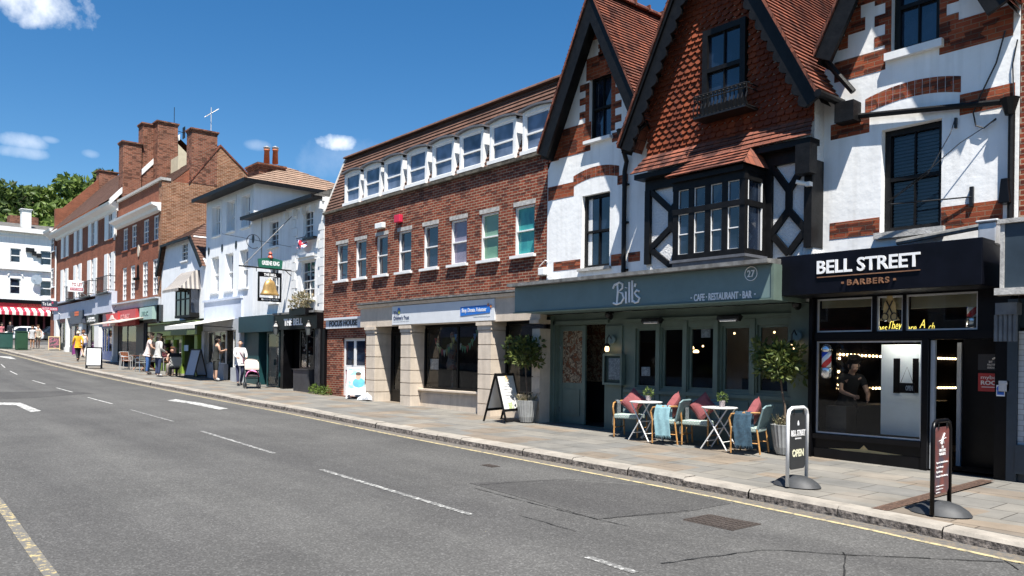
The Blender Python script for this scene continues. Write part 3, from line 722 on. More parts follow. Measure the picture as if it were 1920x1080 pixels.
# drainpipes
m = MB(); x, _ = XZ(1176, 330); m.tube([(x+.08, F-.3, zt-.2), (x+.05, F-.08, zt-.6), (x, F-.08, zt-.8), (x, F-.08, zf1+.1)], .05, 8); m.lathe([(.06, 0), (.12, .25), (.13, .27)], (x+.1, F-.28, zt-.25), 8)
for zz in (1.9, 2.9, 3.7): m.box(x-.07, x+.07, F-.08, F, zz, zz+.04)
m.build('drainpipe', black_timber, bills)
m = MB(); gx1 = fr2[0]+.02
m.tube([(gx1, YB2-.08, zl-.03), (gx1+.02, F+.6, zl-.03)], .065, 8); m.tube([(gx1+.02, F-.02, zl-.03), (gx1+.12, F-.05, zl-.25)], .05, 8)
m.box(gx1+.02, gx1+.34, F-.28, F-.02, zl-.42, zl-.10)
m.build('gutter', black_timber, bills)
# ---- restaurant front
b = MB(); b.box(XL, -7.25, 11.72, SF-.001, zf0, zf1)
fas = b.build('fascia', teal_fascia, bills, bevel=.012)
m = MB(); m.prismx([(11.53, zf1+.001), (11.53, zf1+.07), (F+.0, zf1+.13), (F+.0, zf1+.001)], XL-.06, -7.22); m.build('lead_flashing', lead, bills)
m = MB(); m.box(XL-.02, -7.24, 11.69, 11.75, zf0-.025, zf0-.001); m.box(-7.25, -7.20, 11.70, SF, zf0-.03, zf1-.005); m.build('fascia_trim', teal_paint, bills)
YT = 11.715
# handwritten name as brush strokes
x0, x1, z0, z1 = rect(1150, 1200, 527, 571, YT); W = x1-x0; H = z1-z0
def stroke(m, pts, r=.021): m.tube([(x0+W*u, YT-.012, z0+H*v) for u, v in pts], r, 6)
m = MB()
stroke(m, [(.10, .86), (.17, .93), (.19, .6), (.17, .2), (.15, .04)]); stroke(m, [(.0, .72), (.06, .88), (.25, .97), (.37, .88), (.36, .70), (.20, .56), (.36, .5), (.42, .28), (.32, .08), (.14, .03), (.02, .10)])
stroke(m, [(.50, .55), (.50, .30), (.51, .05)]); stroke(m, [(.50, .70), (.505, .73)], .026); stroke(m, [(.62, .95), (.625, .5), (.63, .08)]); stroke(m, [(.73, 1.0), (.735, .5), (.74, .08)])
stroke(m, [(.85, .86), (.82, .72)]); stroke(m, [(.99, .52), (.90, .58), (.82, .46), (.90, .34), (1.0, .24), (.95, .08), (.84, .05), (.78, .14)])
m.build('name_lettering', letter_white, fas)
m = MB(); a = rect(1300, 1412, 548, 562, YT); m.text('CAFE · RESTAURANT · BAR', a[0]+.02, a[1]-.02, a[2], a[3], YT-.012, .012, bold=.02)
for xx in (a[0]-.04, a[1]+.04): m.box(xx-.012, xx+.012, YT-.012, YT, (a[2]+a[3])/2-.012, (a[2]+a[3])/2+.012)
m.build('strapline_lettering', letter_white, fas)
m = MB(); a = rect(1396, 1421, 500, 526, YT); cxx, czz = (a[0]+a[1])/2, (a[2]+a[3])/2; rr = (a[3]-a[2])*.5
m.tube([(cxx+rr*math.cos(t), YT-.006, czz+rr*math.sin(t)) for t in [math.pi*2*i/28 for i in range(28)]], .007, 5, closed=True); m.text('27', cxx-rr*.6, cxx+rr*.6, czz-rr*.5, czz+rr*.5, YT-.012, .012, bold=.01); m.build('number_roundel', letter_white, fas)
# shopfront wall with openings
gz = g(-10)-.25
wins = [rect(a, c, t, bt, SF) for a, c, t, bt in ((1191, 1229, 615, 725), (1240, 1280, 614, 729), (1290, 1339, 612, 731), (1353, 1405, 611, 736), (1419, 1478, 609, 739))]
wz0 = sum(w[2] for w in wins)/5; wz1 = sum(w[3] for w in wins)/5
wins = [(w[0], w[1], wz0, wz1) for w in wins]
dx0 = XZ(1043, 700, SF)[0]; dx1 = XZ(1135, 700, SF)[0]; dz1 = XZ(1090, 609, SF)[1]
b = MB(); b.wall([(XL, gz), (-6.98, gz), (-6.98, zf0), (XL, zf0)], [rp(dx0, dx1, g(-12)-.01, dz1)]+[rp(*w) for w in wins], SF, .12)
def raised(x0, x1, z0, z1, pr=.05): b.box(x0, x1, SF-pr, SF-.001, z0, z1)
raised(XL+.02, dx0-.12, g(-13)-.2, zf0-.02, .10); raised(dx0-.10, dx0-.02, g(-12.6)-.1, dz1+.1, .05); raised(dx1+.02, wins[0][0]-.35, g(-12)-.2, zf0-.3, .04)
raised(dx0-.1, dx1+.1, dz1+.02, dz1+.10, .05)
raised(wins[4][1]+.12, -6.99, g(-7)-.2, zf0-.02, .12)
for i in range(4): xm = (wins[i][1]+wins[i+1][0])/2; raised(xm-.05, xm+.05, wz0-.5, wz1+.12, .035 if i != 2 else .09)
raised(wins[0][0]-.28, wins[4][1]+.1, wz1+.13, wz1+.20, .06); raised(wins[0][0]-.28, wins[4][1]+.1, wz0-.12, wz0-.05, .06)
for w in wins: raised(w[0], w[1], wz0-.50, wz0-.18, .02)
raised(wins[0][0]-.3, wins[4][1]+.1, g(-9)-.2, g(-9)+.28, .07)
sf = b.build('shopfront', teal_paint, bills)
for w in wins:
    fm = MB(); e = .045; yy = SF+.05
    fm.box(w[0], w[0]+e, yy, yy+.05, w[2], w[3]).box(w[1]-e, w[1], yy, yy+.05, w[2], w[3]).box(w[0]+e, w[1]-e, yy, yy+.05, w[2], w[2]+e).box(w[0]+e, w[1]-e, yy, yy+.05, w[3]-e, w[3])
    o = fm.build('window', teal_paint, bills)
    p = MB(); p.poly([(w[0]+e, yy+.03, w[2]+e), (w[1]-e, yy+.03, w[2]+e), (w[1]-e, yy+.03, w[3]-e), (w[0]+e, yy+.03, w[3]-e)]); p.build('pane', shop_glass, o)
# door
m = MB(); lx1 = XZ(1091, 700, SF)[0]; yy = SF+.10; gzd = g(-12.4)
zmid = XZ(1070, 718, SF)[1]
m.box(dx0, dx0+.10, yy, yy+.05, gzd, dz1-.01).box(lx1-.10, lx1, yy, yy+.05, gzd, dz1-.01).box(dx0+.1, lx1-.1, yy, yy+.05, dz1-.13, dz1-.01).box(dx0+.1, lx1-.1, yy+.01, yy+.04, gzd, zmid)
m.box(dx0+.16, lx1-.16, yy-.012, yy+.01, gzd+.2, zmid-.15)
d = m.build('door', teal_paint, bills)
floral = blotchmat('floral_paper', [(.03, .02, .015), (.22, .08, .03), (.03, .025, .02), (.38, .30, .2), (.06, .04, .03), (.18, .12, .07)], 9, .8)
p = MB(); p.box(dx0+.1, lx1-.1, yy+.015, yy+.03, zmid, dz1-.13); p.build('door_panel', floral, d)
p = MB(); p.box(dx0+.02, dx0+.05, yy-.03, yy-.001, gzd+.25, gzd+.37).box(dx0+.02, dx0+.05, yy-.03, yy-.001, gzd+1.7, gzd+1.82); p.build('hinge', chrome, d)
# interior
rm = MB(); ry0, ry1 = SF+.13, SF+4.0
def room(rm, x0, x1, y0, y1, z0, z1, mm=0):
    rm.poly([(x0, y1, z0), (x1, y1, z0), (x1, y1, z1), (x0, y1, z1)], mm).poly([(x0, y0, z0), (x0, y1, z0), (x0, y1, z1), (x0, y0, z1)], mm).poly([(x1, y0, z0), (x1, y1, z0), (x1, y1, z1), (x1, y0, z1)], mm).poly([(x0, y0, z1), (x1, y0, z1), (x1, y1, z1), (x0, y1, z1)], mm).poly([(x0, y0, z0), (x1, y0, z0), (x1, y1, z0), (x0, y1, z0)], mm)
room(rm, dx1+.2, -7.0, ry0, ry1, gzd, zf0-.05)
rm.box(-11, -7.5, SF+1.4, SF+2.0, gzd, gzd+.75); rm.box(-10.6, -9.6, SF+3.0, SF+3.6, gzd, gzd+1.1)
room(rm, dx0-.3, dx1+.18, ry0, SF+1.0, gzd, zf0-.05)
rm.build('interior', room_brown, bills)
m = MB(); m.box(dx0-.28, dx1+.16, SF+.96, SF+.99, zmid+.02, dz1+.2); m.build('interior_wallpaper', floral, bills)
for (px, py, y) in ((1296, 652, 14.6), (1305, 659, 14.6), (1420, 654, 15.3), (1318, 649, 14.0), (1203, 641, 14.2), (1377, 625, 14.0), (1452, 623, 14.0)):
    q = PT(px, py, y); m = MB(); m.lathe([(.01, .04), (.05, .03), (.07, -.01), (.05, -.03)] if py > 650 else [(.012, .02), (.022, 0), (.012, -.02)], tuple(q), 10)
    tag(m.build('pendant_lamp', lamp_glow, loc=tuple(q)), 'lit pendant lamp hanging inside the restaurant windows', 'lamp', 'lit pendant lamps inside the restaurant')
# notice taped inside two of the windows
for (a, c, t, bt, lab) in ((1203, 1219, 688, 705, 'pale paper notice in the leftmost restaurant window'), (1315, 1332, 614, 633, 'white printed notice high in the middle restaurant window')):
    r = rect(a, c, t, bt, SF+.12); m = MB(); m.box(r[0], r[1], SF+.115, SF+.12, r[2], r[3]); tag(m.build('paper_notice', blotchmat('printed_paper', [(.75, .75, .74), (.7, .7, .69), (.35, .35, .36), (.74, .74, .73)], 22), loc=(r[0], SF+.118, r[2])), lab, 'notice')
# lamps, heaters, menu case, camera, alarm box
lampwall(*(PT(1025, 636, SF-.12)), 'round wall lamp on the pilaster left of the restaurant door')
lampwall(*(PT(1149, 637, SF-.07)), 'round wall lamp above the menu case')
lampwall(*(PT(1496, 630, SF-.14)), 'round wall lamp above the bay tree beside the barber shop')
for (px, py, lab) in ((1222, 601, 'black and silver patio heater above the leftmost restaurant windows'), (1367, 596, 'black and silver patio heater above the fourth restaurant window')):
    q = PT(px, py, SF-.3); t = thing('patio_heater', lab, 'heater', tuple(q), 'patio heaters above the restaurant windows')
    m = MB(); m.prismx([(-.06, -.03), (.02, -.07), (.10, .02), (.02, .06), (-.05, .04)], -.24, .24); m.box(-.02, .02, .05, .24, 0, .05); m.build('housing', iron, t, local=True, bevel=.01)
    m = MB(); m.poly([(-.20, -.062, -.022), (.20, -.062, -.022), (.20, .012, -.068), (-.20, .012, -.068)]); 
    for i in range(len(m.v)): m.v[i] = m.v[i]+Vector((0, -.003, -.004))
    m.tube([(-.18, -.035, -.055), (.18, -.035, -.055)], .012, 6); m.build('reflector', chrome, t, local=True)
q = rect(1130, 1166, 663, 722, SF-.14); t = thing('menu_case', 'green wall-mounted menu case beside the restaurant door', 'menu case', (q[0], SF-.06, q[2]))
w_, h_ = q[1]-q[0], q[3]-q[2]
m = MB(); m.box(0, .05, -.09, .02, 0, h_).box(w_-.05, w_, -.09, .02, 0, h_).box(.05, w_-.05, -.09, .02, 0, .05).box(.05, w_-.05, -.09, .02, h_-.05, h_).box(.05, w_-.05, -.02, .02, .05, h_-.05); m.build('case', teal_paint, t, local=True)
m = MB(); m.box(.13, w_-.10, -.03, -.021, .12, h_-.10); m.build('menu_sheet', MATS['printed_paper'], t, local=True)
m = MB(); m.poly([(.05, -.075, .05), (w_-.05, -.075, .05), (w_-.05, -.075, h_-.05), (.05, -.075, h_-.05)]); m.build('glass', shop_glass, t, local=True)
for (px, py, y, lab) in ((1497, 573, SF-.1, 'small dark floodlight under the right end of the restaurant fascia'), (1145, 592, SF-.1, 'small dark floodlight under the fascia above the menu case')):
    q = PT(px, py, y); m = MB(); m.lathe([(.02, -.10), (.07, -.06), (.075, .06), (.03, .10)], (0, 0, 0), 10)
    for i in range(len(m.v)): v = m.v[i]; m.v[i] = Vector((v.x, v.z*.9-.05, v.y-.3*v.z))
    m.box(-.01, .01, -.02, .10, .05, .09); o = m.build('floodlight', iron, local=True); o.location = q; tag(o, lab, 'floodlight')
q = PT(1514, 346, J-.1); m = MB(); m.box(-.03, .06, -.04, .06, -.03, .04); m.tube([(-.02, -.02, .01), (-.14, -.12, .05)], .035, 8); o = m.build('security_camera', white_paint, local=True); o.location = q; tag(o, 'white security camera on the black corner post right of the bay window', 'camera')
# ================================================================== barber shop
barber = thing('barber_shop', 'white rendered building with red brick bands over a black barber shop front', 'building', (-5.5, F, g(-5.5)))
fl3x, fl3z = XZ(1527, 100, YB1); fr3x = XZ(1890, 60, YB1)[0]
ax3 = (fl3x+fr3x)/2; az3 = fl3z+slope1*(ax3-fl3x); ap3 = (ax3, az3); fl3 = (fl3x, fl3z); fr3 = (fr3x, fl3z)
FB = 11.95
bz0 = XZ(1456, 556, FB)[1]; bz1 = XZ(1456, 482.5, FB)[1]
wa = [(XM, bz0), (XR, bz0), (XR, az3-slope1*(XR-ax3)), (ax3, az3-.05), (XM, az3-slope1*(ax3-XM))]
ug = rect(1672, 1762, -45, 88); ug = (ug[0], ug[1], XZ(1717, 88)[1], XZ(1717, 88)[1]+1.62); lg = rect(1652, 1765, 233, 431)
b = MB(); b.wall(wa, [rp(*ug), rp(*lg)], F, .2); b.shell(wa, F, F+BT); b.build('wall', white_render, barber)
sash(barber, ug, F, .16, black_timber, pane, .09, 1, 0, .1, white_paint, .45, sillw=.12)
w = sash(barber, lg, F, .18, black_timber, shop_glass, .09, 1, 0, .1, sill_stone, .52, sillw=.1)
m = MB(); z = lg[2]+.12
while z < lg[3]-.1:
    m.poly([(lg[0]+.09, F+.25, z), (lg[1]-.09, F+.25, z), (lg[1]-.09, F+.27, z+.042), (lg[0]+.09, F+.27, z+.042)]); z += .055
m.build('venetian_blind', pbr('blind_slat', (.10, .115, .14), .5, .1), w)
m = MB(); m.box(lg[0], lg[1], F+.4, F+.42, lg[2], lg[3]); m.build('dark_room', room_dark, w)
toothed(barber, brick_band, ug[0], ug[1], ug[2]+.0, ug[3]-.1, n=9, a=.10, b_=.27, proud=.0075)
for s_ in (-1, 1):
    for i in range(7):
        za = fl3z+.12+.21*i; xe = ax3+s_*(az3-za-.21)/slope1; wd = .34 if i % 2 else .16
        MB().box(xe, xe-s_*wd, F-.009, F+.02, za, za+.21).build('brick_quoin', brick_band, barber)
band(barber, brick_band, [(1565, 1660, 118, 130), (1762, 1900, 48, 66), (1558, 1630, 235, 248), (1800, 1903, 178, 195), (1556, 1649, 419, 439), (1765, 1880, 389, 418)])
m = MB(); x0, z0 = XZ(1622, 212); x1, _ = XZ(1802, 180); ctr = (x0+x1)/2; R0 = (x1-x0)/2; n = 13; z0 -= .02
for i in range(n):
    a0 = lerp(x0, x1, i/n); a1 = lerp(x0, x1, (i+1)/n); h0 = .11*(1-((a0-ctr)/R0)**2); h1 = .11*(1-((a1-ctr)/R0)**2)
    m.prism([(a0+.004, z0+h0), (a1-.004, z0+h1), (a1-.004, z0+h1+.24), (a0+.004, z0+h0+.24)], F-.005, F+.02)
m.build('brick_arch', brick_band, barber)
barge(barber, (ap3[0], ap3[1]-.06), (fl3[0], fl3[1]-.06), (fr3[0], fr3[1]-.06), .30, YB1, YB1+.07, black_timber)
gable_roof(barber, ap3, fl3, fr3, YB1-.04, F+6.5, tile_red, 40, .07, tile_red)
m = MB()
for (p, q) in ((ap3, fl3), (ap3, fr3)): m.poly([(p[0], YB1+.07, p[1]-.16), (q[0], YB1+.07, q[1]-.16), (q[0], F+.01, q[1]-.16), (p[0], F+.01, p[1]-.16)])
m.build('soffit', black_timber, barber)
# pipes on the wall
m = MB(); pa = XZ(1588, 190, F-.08); pb = XZ(1588, 220, F-.08); pc = XZ(1890, 190, F-.08)
m.tube([(gx1+.2, F-.1, zl-.3), (pb[0], F-.08, pb[1]+.08), (pb[0]+.02, F-.08, pb[1]), (pc[0], F-.08, pc[1])], .045, 8)
p1_ = XZ(1548, 108, F-.1); p2_ = XZ(1600, 172, F-.1); m.tube([(p1_[0], F-.25, p1_[1]), (p2_[0], F-.1, p2_[1])], .05, 8)
m.lathe([(.06, -.2), (.12, 0), (.13, .03)], (pc[0]+.03, F-.1, pc[1]), 8)
m.tube([(pc[0]+.05, F-.08, pc[1]-.1), (pc[0]+.05, F-.08, bz1+.3)], .045, 8)
m.build('drainpipe', black_timber, barber)
m = MB(); a = XZ(1683, 455, F-.1); c = XZ(1845, 424, F-.1); m.tube([(a[0], F-.12, a[1]), (c[0], F-.12, c[1])], .045, 8); m.build('overflow_pipe', MATS['grey_lead'], barber)
c2 = XZ(1858, 435, F-.15); m = MB(); m.box(c2[0]-.12, c2[0]+.12, F-.3, F-.02, c2[1]-.2, c2[1]+.12); m.box(c2[0]-.15, c2[0]+.15, F-.33, F, c2[1]+.12, c2[1]+.16); m.build('rainwater_hopper', alu, barber, bevel=.02)
# cables and old sign brackets
def cable(label, pts, r=.008, mat=None):
    o = MB().tube(pts, r, 5); c = o.build('cable', mat or iron, loc=tuple(pts[0])); return tag(c, label, 'cable')
def pp(*l): return [tuple(PT(x, y, F-d)) for x, y, d in l]
cable('black cable looping down the upper right of the white wall', pp((1885, 58, .03), (1868, 118, .04), (1838, 180, .05), (1825, 212, .05), (1830, 236, .05), (1845, 240, .05), (1868, 222, .05)), .012)
cable('taut pale wire slanting across the barber window from the upper right', pp((1868, 224, .06), (1800, 268, .2), (1740, 320, .3), (1665, 378, .25)), .007)
cable('thin wire from the small bracket right of the barber window', pp((1790, 225, .04), (1782, 250, .12), (1740, 325, .3), (1665, 380, .25)), .007)
cable('pair of black cables hanging at the right edge of the barber wall', pp((1908, 74, .03), (1899, 120, .03), (1901, 200, .03), (1901, 262, .03)), .01)
m = MB(); a = XZ(1822, 350, F-.03); z2 = XZ(1822, 387, F-.03)[1]; m.box(a[0]-.025, a[0]+.025, F-.05, F-.001, z2, a[1]); q0 = PT(1822, 369, F-.04); q1 = PT(1670, 383, F-.25); m.tube([q0, q1], .012, 6); tag(m.build('sign_bracket', iron, loc=(a[0], F, a[1])), 'old black iron stay bracket crossing the barber window', 'bracket')
m = MB(); a = XZ(1792, 221, F-.03); m.box(a[0]-.015, a[0]+.015, F-.05, F-.001, a[1]-.15, a[1]); tag(m.build('sign_bracket', iron, loc=(a[0], F, a[1])), 'short black iron bracket above right of the barber window', 'bracket')
m = MB(); r = rect(1871, 1893, 334, 380, F-.2); m.prism([(r[0], r[2]), (r[1], r[2]), (r[1]-.03, r[3]), (r[0]+.03, r[3])], F-.2, F-.001); tag(m.build('alarm_box', black_paint, loc=(r[0], F, r[2]), bevel=.01), 'black alarm box on the white wall at the right', 'alarm box')
# fascia and lettering
fx0 = XZ(1456, 520, FB)[0]; fx1 = XZ(1842, 488, FB)[0]
b = MB(); b.box(fx0, fx1, FB, F+.2, bz0, bz1); fas = b.build('fascia', navy_black, barber, bevel=.01)
a = rect(1533, 1727, 486, 500, FB)
xa, xb = XZ(1533, 498, FB)[0], XZ(1726, 490, FB)[0]; zt_, zb2 = XZ(1540, 489, FB)[1], XZ(1540, 514, FB)[1]
m = MB(); m.text('BELL STREET', xa, xb, zb2, zt_, FB-.028, .025, bold=.018); m.build('name_lettering', letter_white, fas)
m = MB(); zz = XZ(1540, 520, FB)[1]; m.box(xa, xb, FB-.02, FB-.002, zz-.008, zz+.008)
xc, xd = XZ(1590, 528, FB)[0], XZ(1668, 523, FB)[0]; zc1, zc0 = XZ(1592, 524, FB)[1], XZ(1592, 535, FB)[1]
m.text('BARBERS', xc, xd, zc0, zc1, FB-.03, .028, bold=.02, space=1.35)
for xx in (xc-.08, xd+.08): m.box(xx-.015, xx+.015, FB-.03, FB-.002, (zc0+zc1)/2-.015, (zc0+zc1)/2+.015)
m.build('barbers_lettering', copper, fas)
# shopfront
SB = 12.6
tz1 = bz0-.03; tz0 = XZ(1600, 622, SB)[1]
T = [rect(1531, 1635, 560, 622, SB), rect(1643, 1692, 560, 622, SB), rect(1698, 1833, 550, 622, SB)]
T = [(t[0], t[1], tz0, tz1) for t in T]
mw = rect(1529, 1727, 641, 828, SB); mz0 = XZ(1530, 811, SB)[1]; mz1 = XZ(1530, 640, SB)[1]; mw = (mw[0], mw[1], mz0, mz1)
ox0 = XZ(1743, 760, SB)[0]; ox1 = XZ(1866, 760, SB)[0]
b = MB(); b.wall([(XM+.02, g(-7)-.3), (XR, g(-4)-.3), (XR, bz0), (XM+.02, bz0)], [rp(*t) for t in T]+[rp(*mw), rp(ox0, ox1, g(-4.6)-.02, mz1+.01)], SB, .1)
b.box(XM+.02, mw[0]-.03, SB-.08, SB-.001, g(-7)-.3, bz0-.01); b.box(mw[0]-.02, mw[1]+.02, SB-.05, SB-.001, mz0-.09, mz0-.01); b.box(mw[0], mw[1]+.05, SB-.03, SB-.001, g(-6)-.2, g(-6)+.14)
b.box(mw[1]+.03, ox0-.01, SB-.06, SB-.001, g(-5)-.2, mz1+.02); b.box(ox1+.01, XR-.02, SB-.06, SB-.001, g(-4)-.2, bz0-.01); b.box(mw[0], ox1, SB-.05, SB-.001, mz1+.02, tz0-.02)
b.build('shopfront', black_paint, barber)
for i, t in enumerate(T+[mw]):
    m = MB(); e = .025; yy = SB+.03
    m.box(t[0], t[0]+e, yy, yy+.03, t[2], t[3]).box(t[1]-e, t[1], yy, yy+.03, t[2], t[3]).box(t[0]+e, t[1]-e, yy, yy+.03, t[2], t[2]+e).box(t[0]+e, t[1]-e, yy, yy+.03, t[3]-e, t[3])
    o = m.build('window', alu, barber); p = MB(); p.poly([(t[0]+e, yy+.015, t[2]+e), (t[1]-e, yy+.015, t[2]+e), (t[1]-e, yy+.015, t[3]-e), (t[0]+e, yy+.015, t[3]-e)]); p.build('pane', shop_glass, o)
    if i < 3: p = MB(); p.box(t[0]+e, t[1]-e, yy+.10, yy+.12, lerp(t[2], t[3], .62 if i else .74), t[3]); p.build('roller_blind', pbr('cream_blind%d' % i, (.46, .40, .26), .8, .05), o)
# gold diamond
m = MB(); q = [XZ(1551, 838, SB-.04), XZ(1617, 856, SB-.04), XZ(1690, 858, SB-.04), XZ(1617, 838, SB-.04)]
cxm, czm = XZ(1617, 847, SB-.05); hw_ = q[2][0]-cxm
m.prism([(cxm-hw_, czm+.0), (cxm-.07, czm-.03), (cxm, czm-.10), (cxm+.07, czm-.03), (cxm+hw_, czm), (cxm+.07, czm+.03), (cxm, czm+.10), (cxm-.07, czm+.03)], SB-.006, SB-.001); m.build('gold_diamond', gold, barber)
# inside
gzb = g(-5.5); m = MB(); room(m, XM+.1, XR-.05, SB+.12, SB+7.2, gzb, bz0-.02)
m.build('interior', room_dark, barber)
m = MB(); fx = XZ(1652, 720, SB+.45)[0]; fxe = XZ(1731, 720, SB+.45)[0]; m.box(fx, fxe, SB+.45, SB+.49, mz0+.02, mz1-.05)
pn = m.build('white_door', pbr('white_door_paint', (.84, .87, .88), .35, .04), barber)
m = MB()
for pa_, pb_ in ((1675, 1687), (1711, 1722)): r = rect(pa_, pb_, 672, 737, SB+.44); m.box(r[0], r[1], SB+.44, SB+.4495, r[2], r[3])
m.build('door_slot', room_dark, pn)
r = rect(1686, 1714, 718, 737, SB+.09); t = thing('open_sign', 'small black hanging sign reading OPEN inside the barber window', 'sign', (r[0], SB+.09, r[2]))
m = MB(); m.box(r[0], r[1], SB+.09, SB+.105, r[2], r[3]); m.build('board', black_paint, t)
m = MB(); m.text('OPEN', r[0]+.10, r[1]-.02, r[2]+.04, r[3]-.04, SB+.082, .006, bold=.02); m.build('lettering', letter_white, t)
m = MB(); xm = (r[0]+r[1])/2; m.tube([(r[0]+.02, SB+.097, r[3]), (xm, SB+.097, r[3]+.25), (r[1]-.02, SB+.097, r[3])], .004, 4); m.build('hanging_wire', iron, t)
BX = XM+.22
for i_, px_ in enumerate((1664, 1690, 1716)):
    q = PT(px_, 640, SB+.22); m = MB(); m.lathe([(.004, .03), (.045, .02), (.045, 0), (.004, -.004)], (q.x, SB+.22, mz1+.06), 10); tag(m.build('ceiling_spot', pbr('spot_glow%d' % i_, (1, .95, .9), .5, 0, emit=(1, .95, .88), estr=34), loc=(q.x, SB+.22, mz1+.06)), 'small lit ceiling spot above the white door in the barber window', 'lamp', 'ceiling spots in the barber shop')
def bulbs(label, pts, frame):
    (ya_, za_), (yb_, zb_) = YZ(frame[0], frame[3], BX), YZ(frame[1], frame[2], BX); zb_ = za_+1.0; t = thing('mirror', label, 'mirror', (BX, ya_, za_), 'bulb-framed mirrors in the barber shop')
    m = MB(); m.box(BX-.06, BX-.03, ya_, yb_, za_, zb_); m.build('glass', panemat('mirror_glass', (.02, .02, .024), .6), t)
    for px, py in pts:
        q = Vector((BX, *YZ(px, py, BX))); k = MB(); k.lathe([(.003, -.022), (.015, -.018), (.021, 0), (.015, .018), (.003, .022)], tuple(q), 8); k.build('bulb', bulb_mat, t, smooth=True)
bulbs('long mirror framed by lit round bulbs behind the barber window', [(1575+6.9*i, 664.5+.35*i) for i in range(12)]+[(1574, 672), (1572.5, 697), (1572.5, 709), (1572, 721), (1574, 729), (1582, 729), (1637, 728), (1643, 728), (1649, 728)], (1571, 1652, 664, 730))
bulbs('mirror with two rows of lit bulbs seen through the barber doorway', [(1760+5.2*i, 671.8+.15*i) for i in range(7)]+[(1760+5.2*i, 727) for i in range(7)], (1757, 1797, 670, 729))
bulbs('strip of lit bulbs seen through slots of the white barber door', [(1678, 671), (1683, 671), (1714, 671), (1719, 671), (1678, 728), (1683, 728), (1717, 728), (1722, 728)], (1675, 1724, 670, 729))
m = MB(); m.box(XM+.14, XM+.5, SB+.3, SB+4.5, gzb, gzb+.85); tag(m.build('counter', pbr('dark_counter', (.045, .04, .038), .4, .3), loc=(XM+.3, SB+2.2, gzb)), 'dark counter below the bulb-framed mirror in the barber shop', 'counter')
def pole(px, py0, py1, pt0, pt1, y, label):
    a = PT((px), py0, y); c = PT(px, py1, y); zA, zB = c.z, a.z; t = thing('barber_pole', label, 'barber pole', (a.x, y, zA), 'striped barber poles'); H = zB-zA; r_ = .075
    mm, nt, bb = newmat('pole_stripe') if 'pole_stripe' not in MATS else (MATS['pole_stripe'], None, None)
    if nt:
        tc = N(nt, 'ShaderNodeTexCoord'); s_ = N(nt, 'ShaderNodeSeparateXYZ'); nt.links.new(tc.outputs['Object'], s_.inputs[0])
        at = N(nt, 'ShaderNodeMath', operation='ARCTAN2'); nt.links.new(s_.outputs[1], at.inputs[0]); nt.links.new(s_.outputs[0], at.inputs[1])
        k1 = N(nt, 'ShaderNodeMath', operation='MULTIPLY_ADD'); k1.inputs[1].default_value = -1/(2*math.pi)
        k0 = N(nt, 'ShaderNodeMath', operation='MULTIPLY'); k0.inputs[1].default_value = 2.4; nt.links.new(s_.outputs[2], k0.inputs[0]); nt.links.new(at.outputs[0], k1.inputs[0]); nt.links.new(k0.outputs[0], k1.inputs[2])
        fr = N(nt, 'ShaderNodeMath', operation='FRACT'); nt.links.new(k1.outputs[0], fr.inputs[0])
        r3 = ramp(nt, fr.outputs[0], [(0, (.02, .07, .42)), (.27, (.75, .75, .75)), (.5, (.5, .02, .03)), (.77, (.75, .75, .75))]); r3.color_ramp.interpolation = 'CONSTANT'; nt.links.new(r3.outputs[0], bb.inputs['Base Color']); bb.inputs['Roughness'].default_value = .25
    k = MB(); k.lathe([(r_, .12), (r_, H-.1)], (0, 0, 0), 18); k.build('striped_cylinder', MATS['pole_stripe'], t, local=True, smooth=True)
    k = MB(); k.lathe([(.04, -.06), (.085, -.02), (.09, .10), (.078, .125)], (0, 0, 0), 16); k.build('cap', chrome, t, local=True, smooth=True); k = MB(); k.lathe([(.078, H-.105), (.088, H-.06), (.06, H), (.02, H+.03)], (0, 0, 0), 16); k.build('cap', chrome, t, local=True, smooth=True)
pole(1550, 648, 703, 0, 0, SB-.16, 'red white and blue barber pole at the left of the barber window')
pole(1824, 552, 610, 0, 0, SB+.25, 'red white and blue barber pole behind the right transom window')
# bell emblem and script on the transom
m = MB(); r = rect(1649, 1687, 550, 605, SB+.02); W, H = r[1]-r[0], r[3]-r[2]
m.prism([(r[0]+W*u, r[2]+H*v) for u, v in ((0, .08), (.16, .22), (.22, .6), (.36, .85), (.38, .97), (.62, .97), (.64, .85), (.78, .6), (.84, .22), (1, .08), (.62, .07), (.5, 0), (.38, .07))], SB+.022, SB+.03)
em = m.build('bell_emblem', gold, barber)
m = MB(); 
for s_ in (-1, 1):
    xx = r[0]+W*.5; m.tube([(xx-s_*W*.15, SB+.016, r[2]+H*.75), (xx+s_*W*.16, SB+.016, r[2]+H*.28)], .011, 5); cxx, czz = xx+s_*W*.22, r[2]+H*.2
    m.tube([(cxx+.05*math.cos(t_), SB+.016, czz+.06*math.sin(t_)) for t_ in [math.pi*2*i/12 for i in range(12)]], .009, 5, closed=True)
m.build('scissors', iron, em)
m = MB(); neon = pbr('yellow_script', (.7, .55, .1), .4, 0, emit=(1, .78, .15), estr=.7)
for txt, a, c, t_, bt in (('mes', 1642, 1663, 612, 622), ('They', 1666, 1691, 602, 622), ('are', 1700, 1718, 612, 622), ('A', 1724, 1734, 599, 615), ('ch.', 1741, 1754, 605, 620)):
    r = rect(a, c, t_, bt, SB+.2); m.text(txt, r[0], r[1], r[2], r[3], SB+.2, .006, shear=.35, bold=-.012)
m.build('yellow_script', neon, barber)
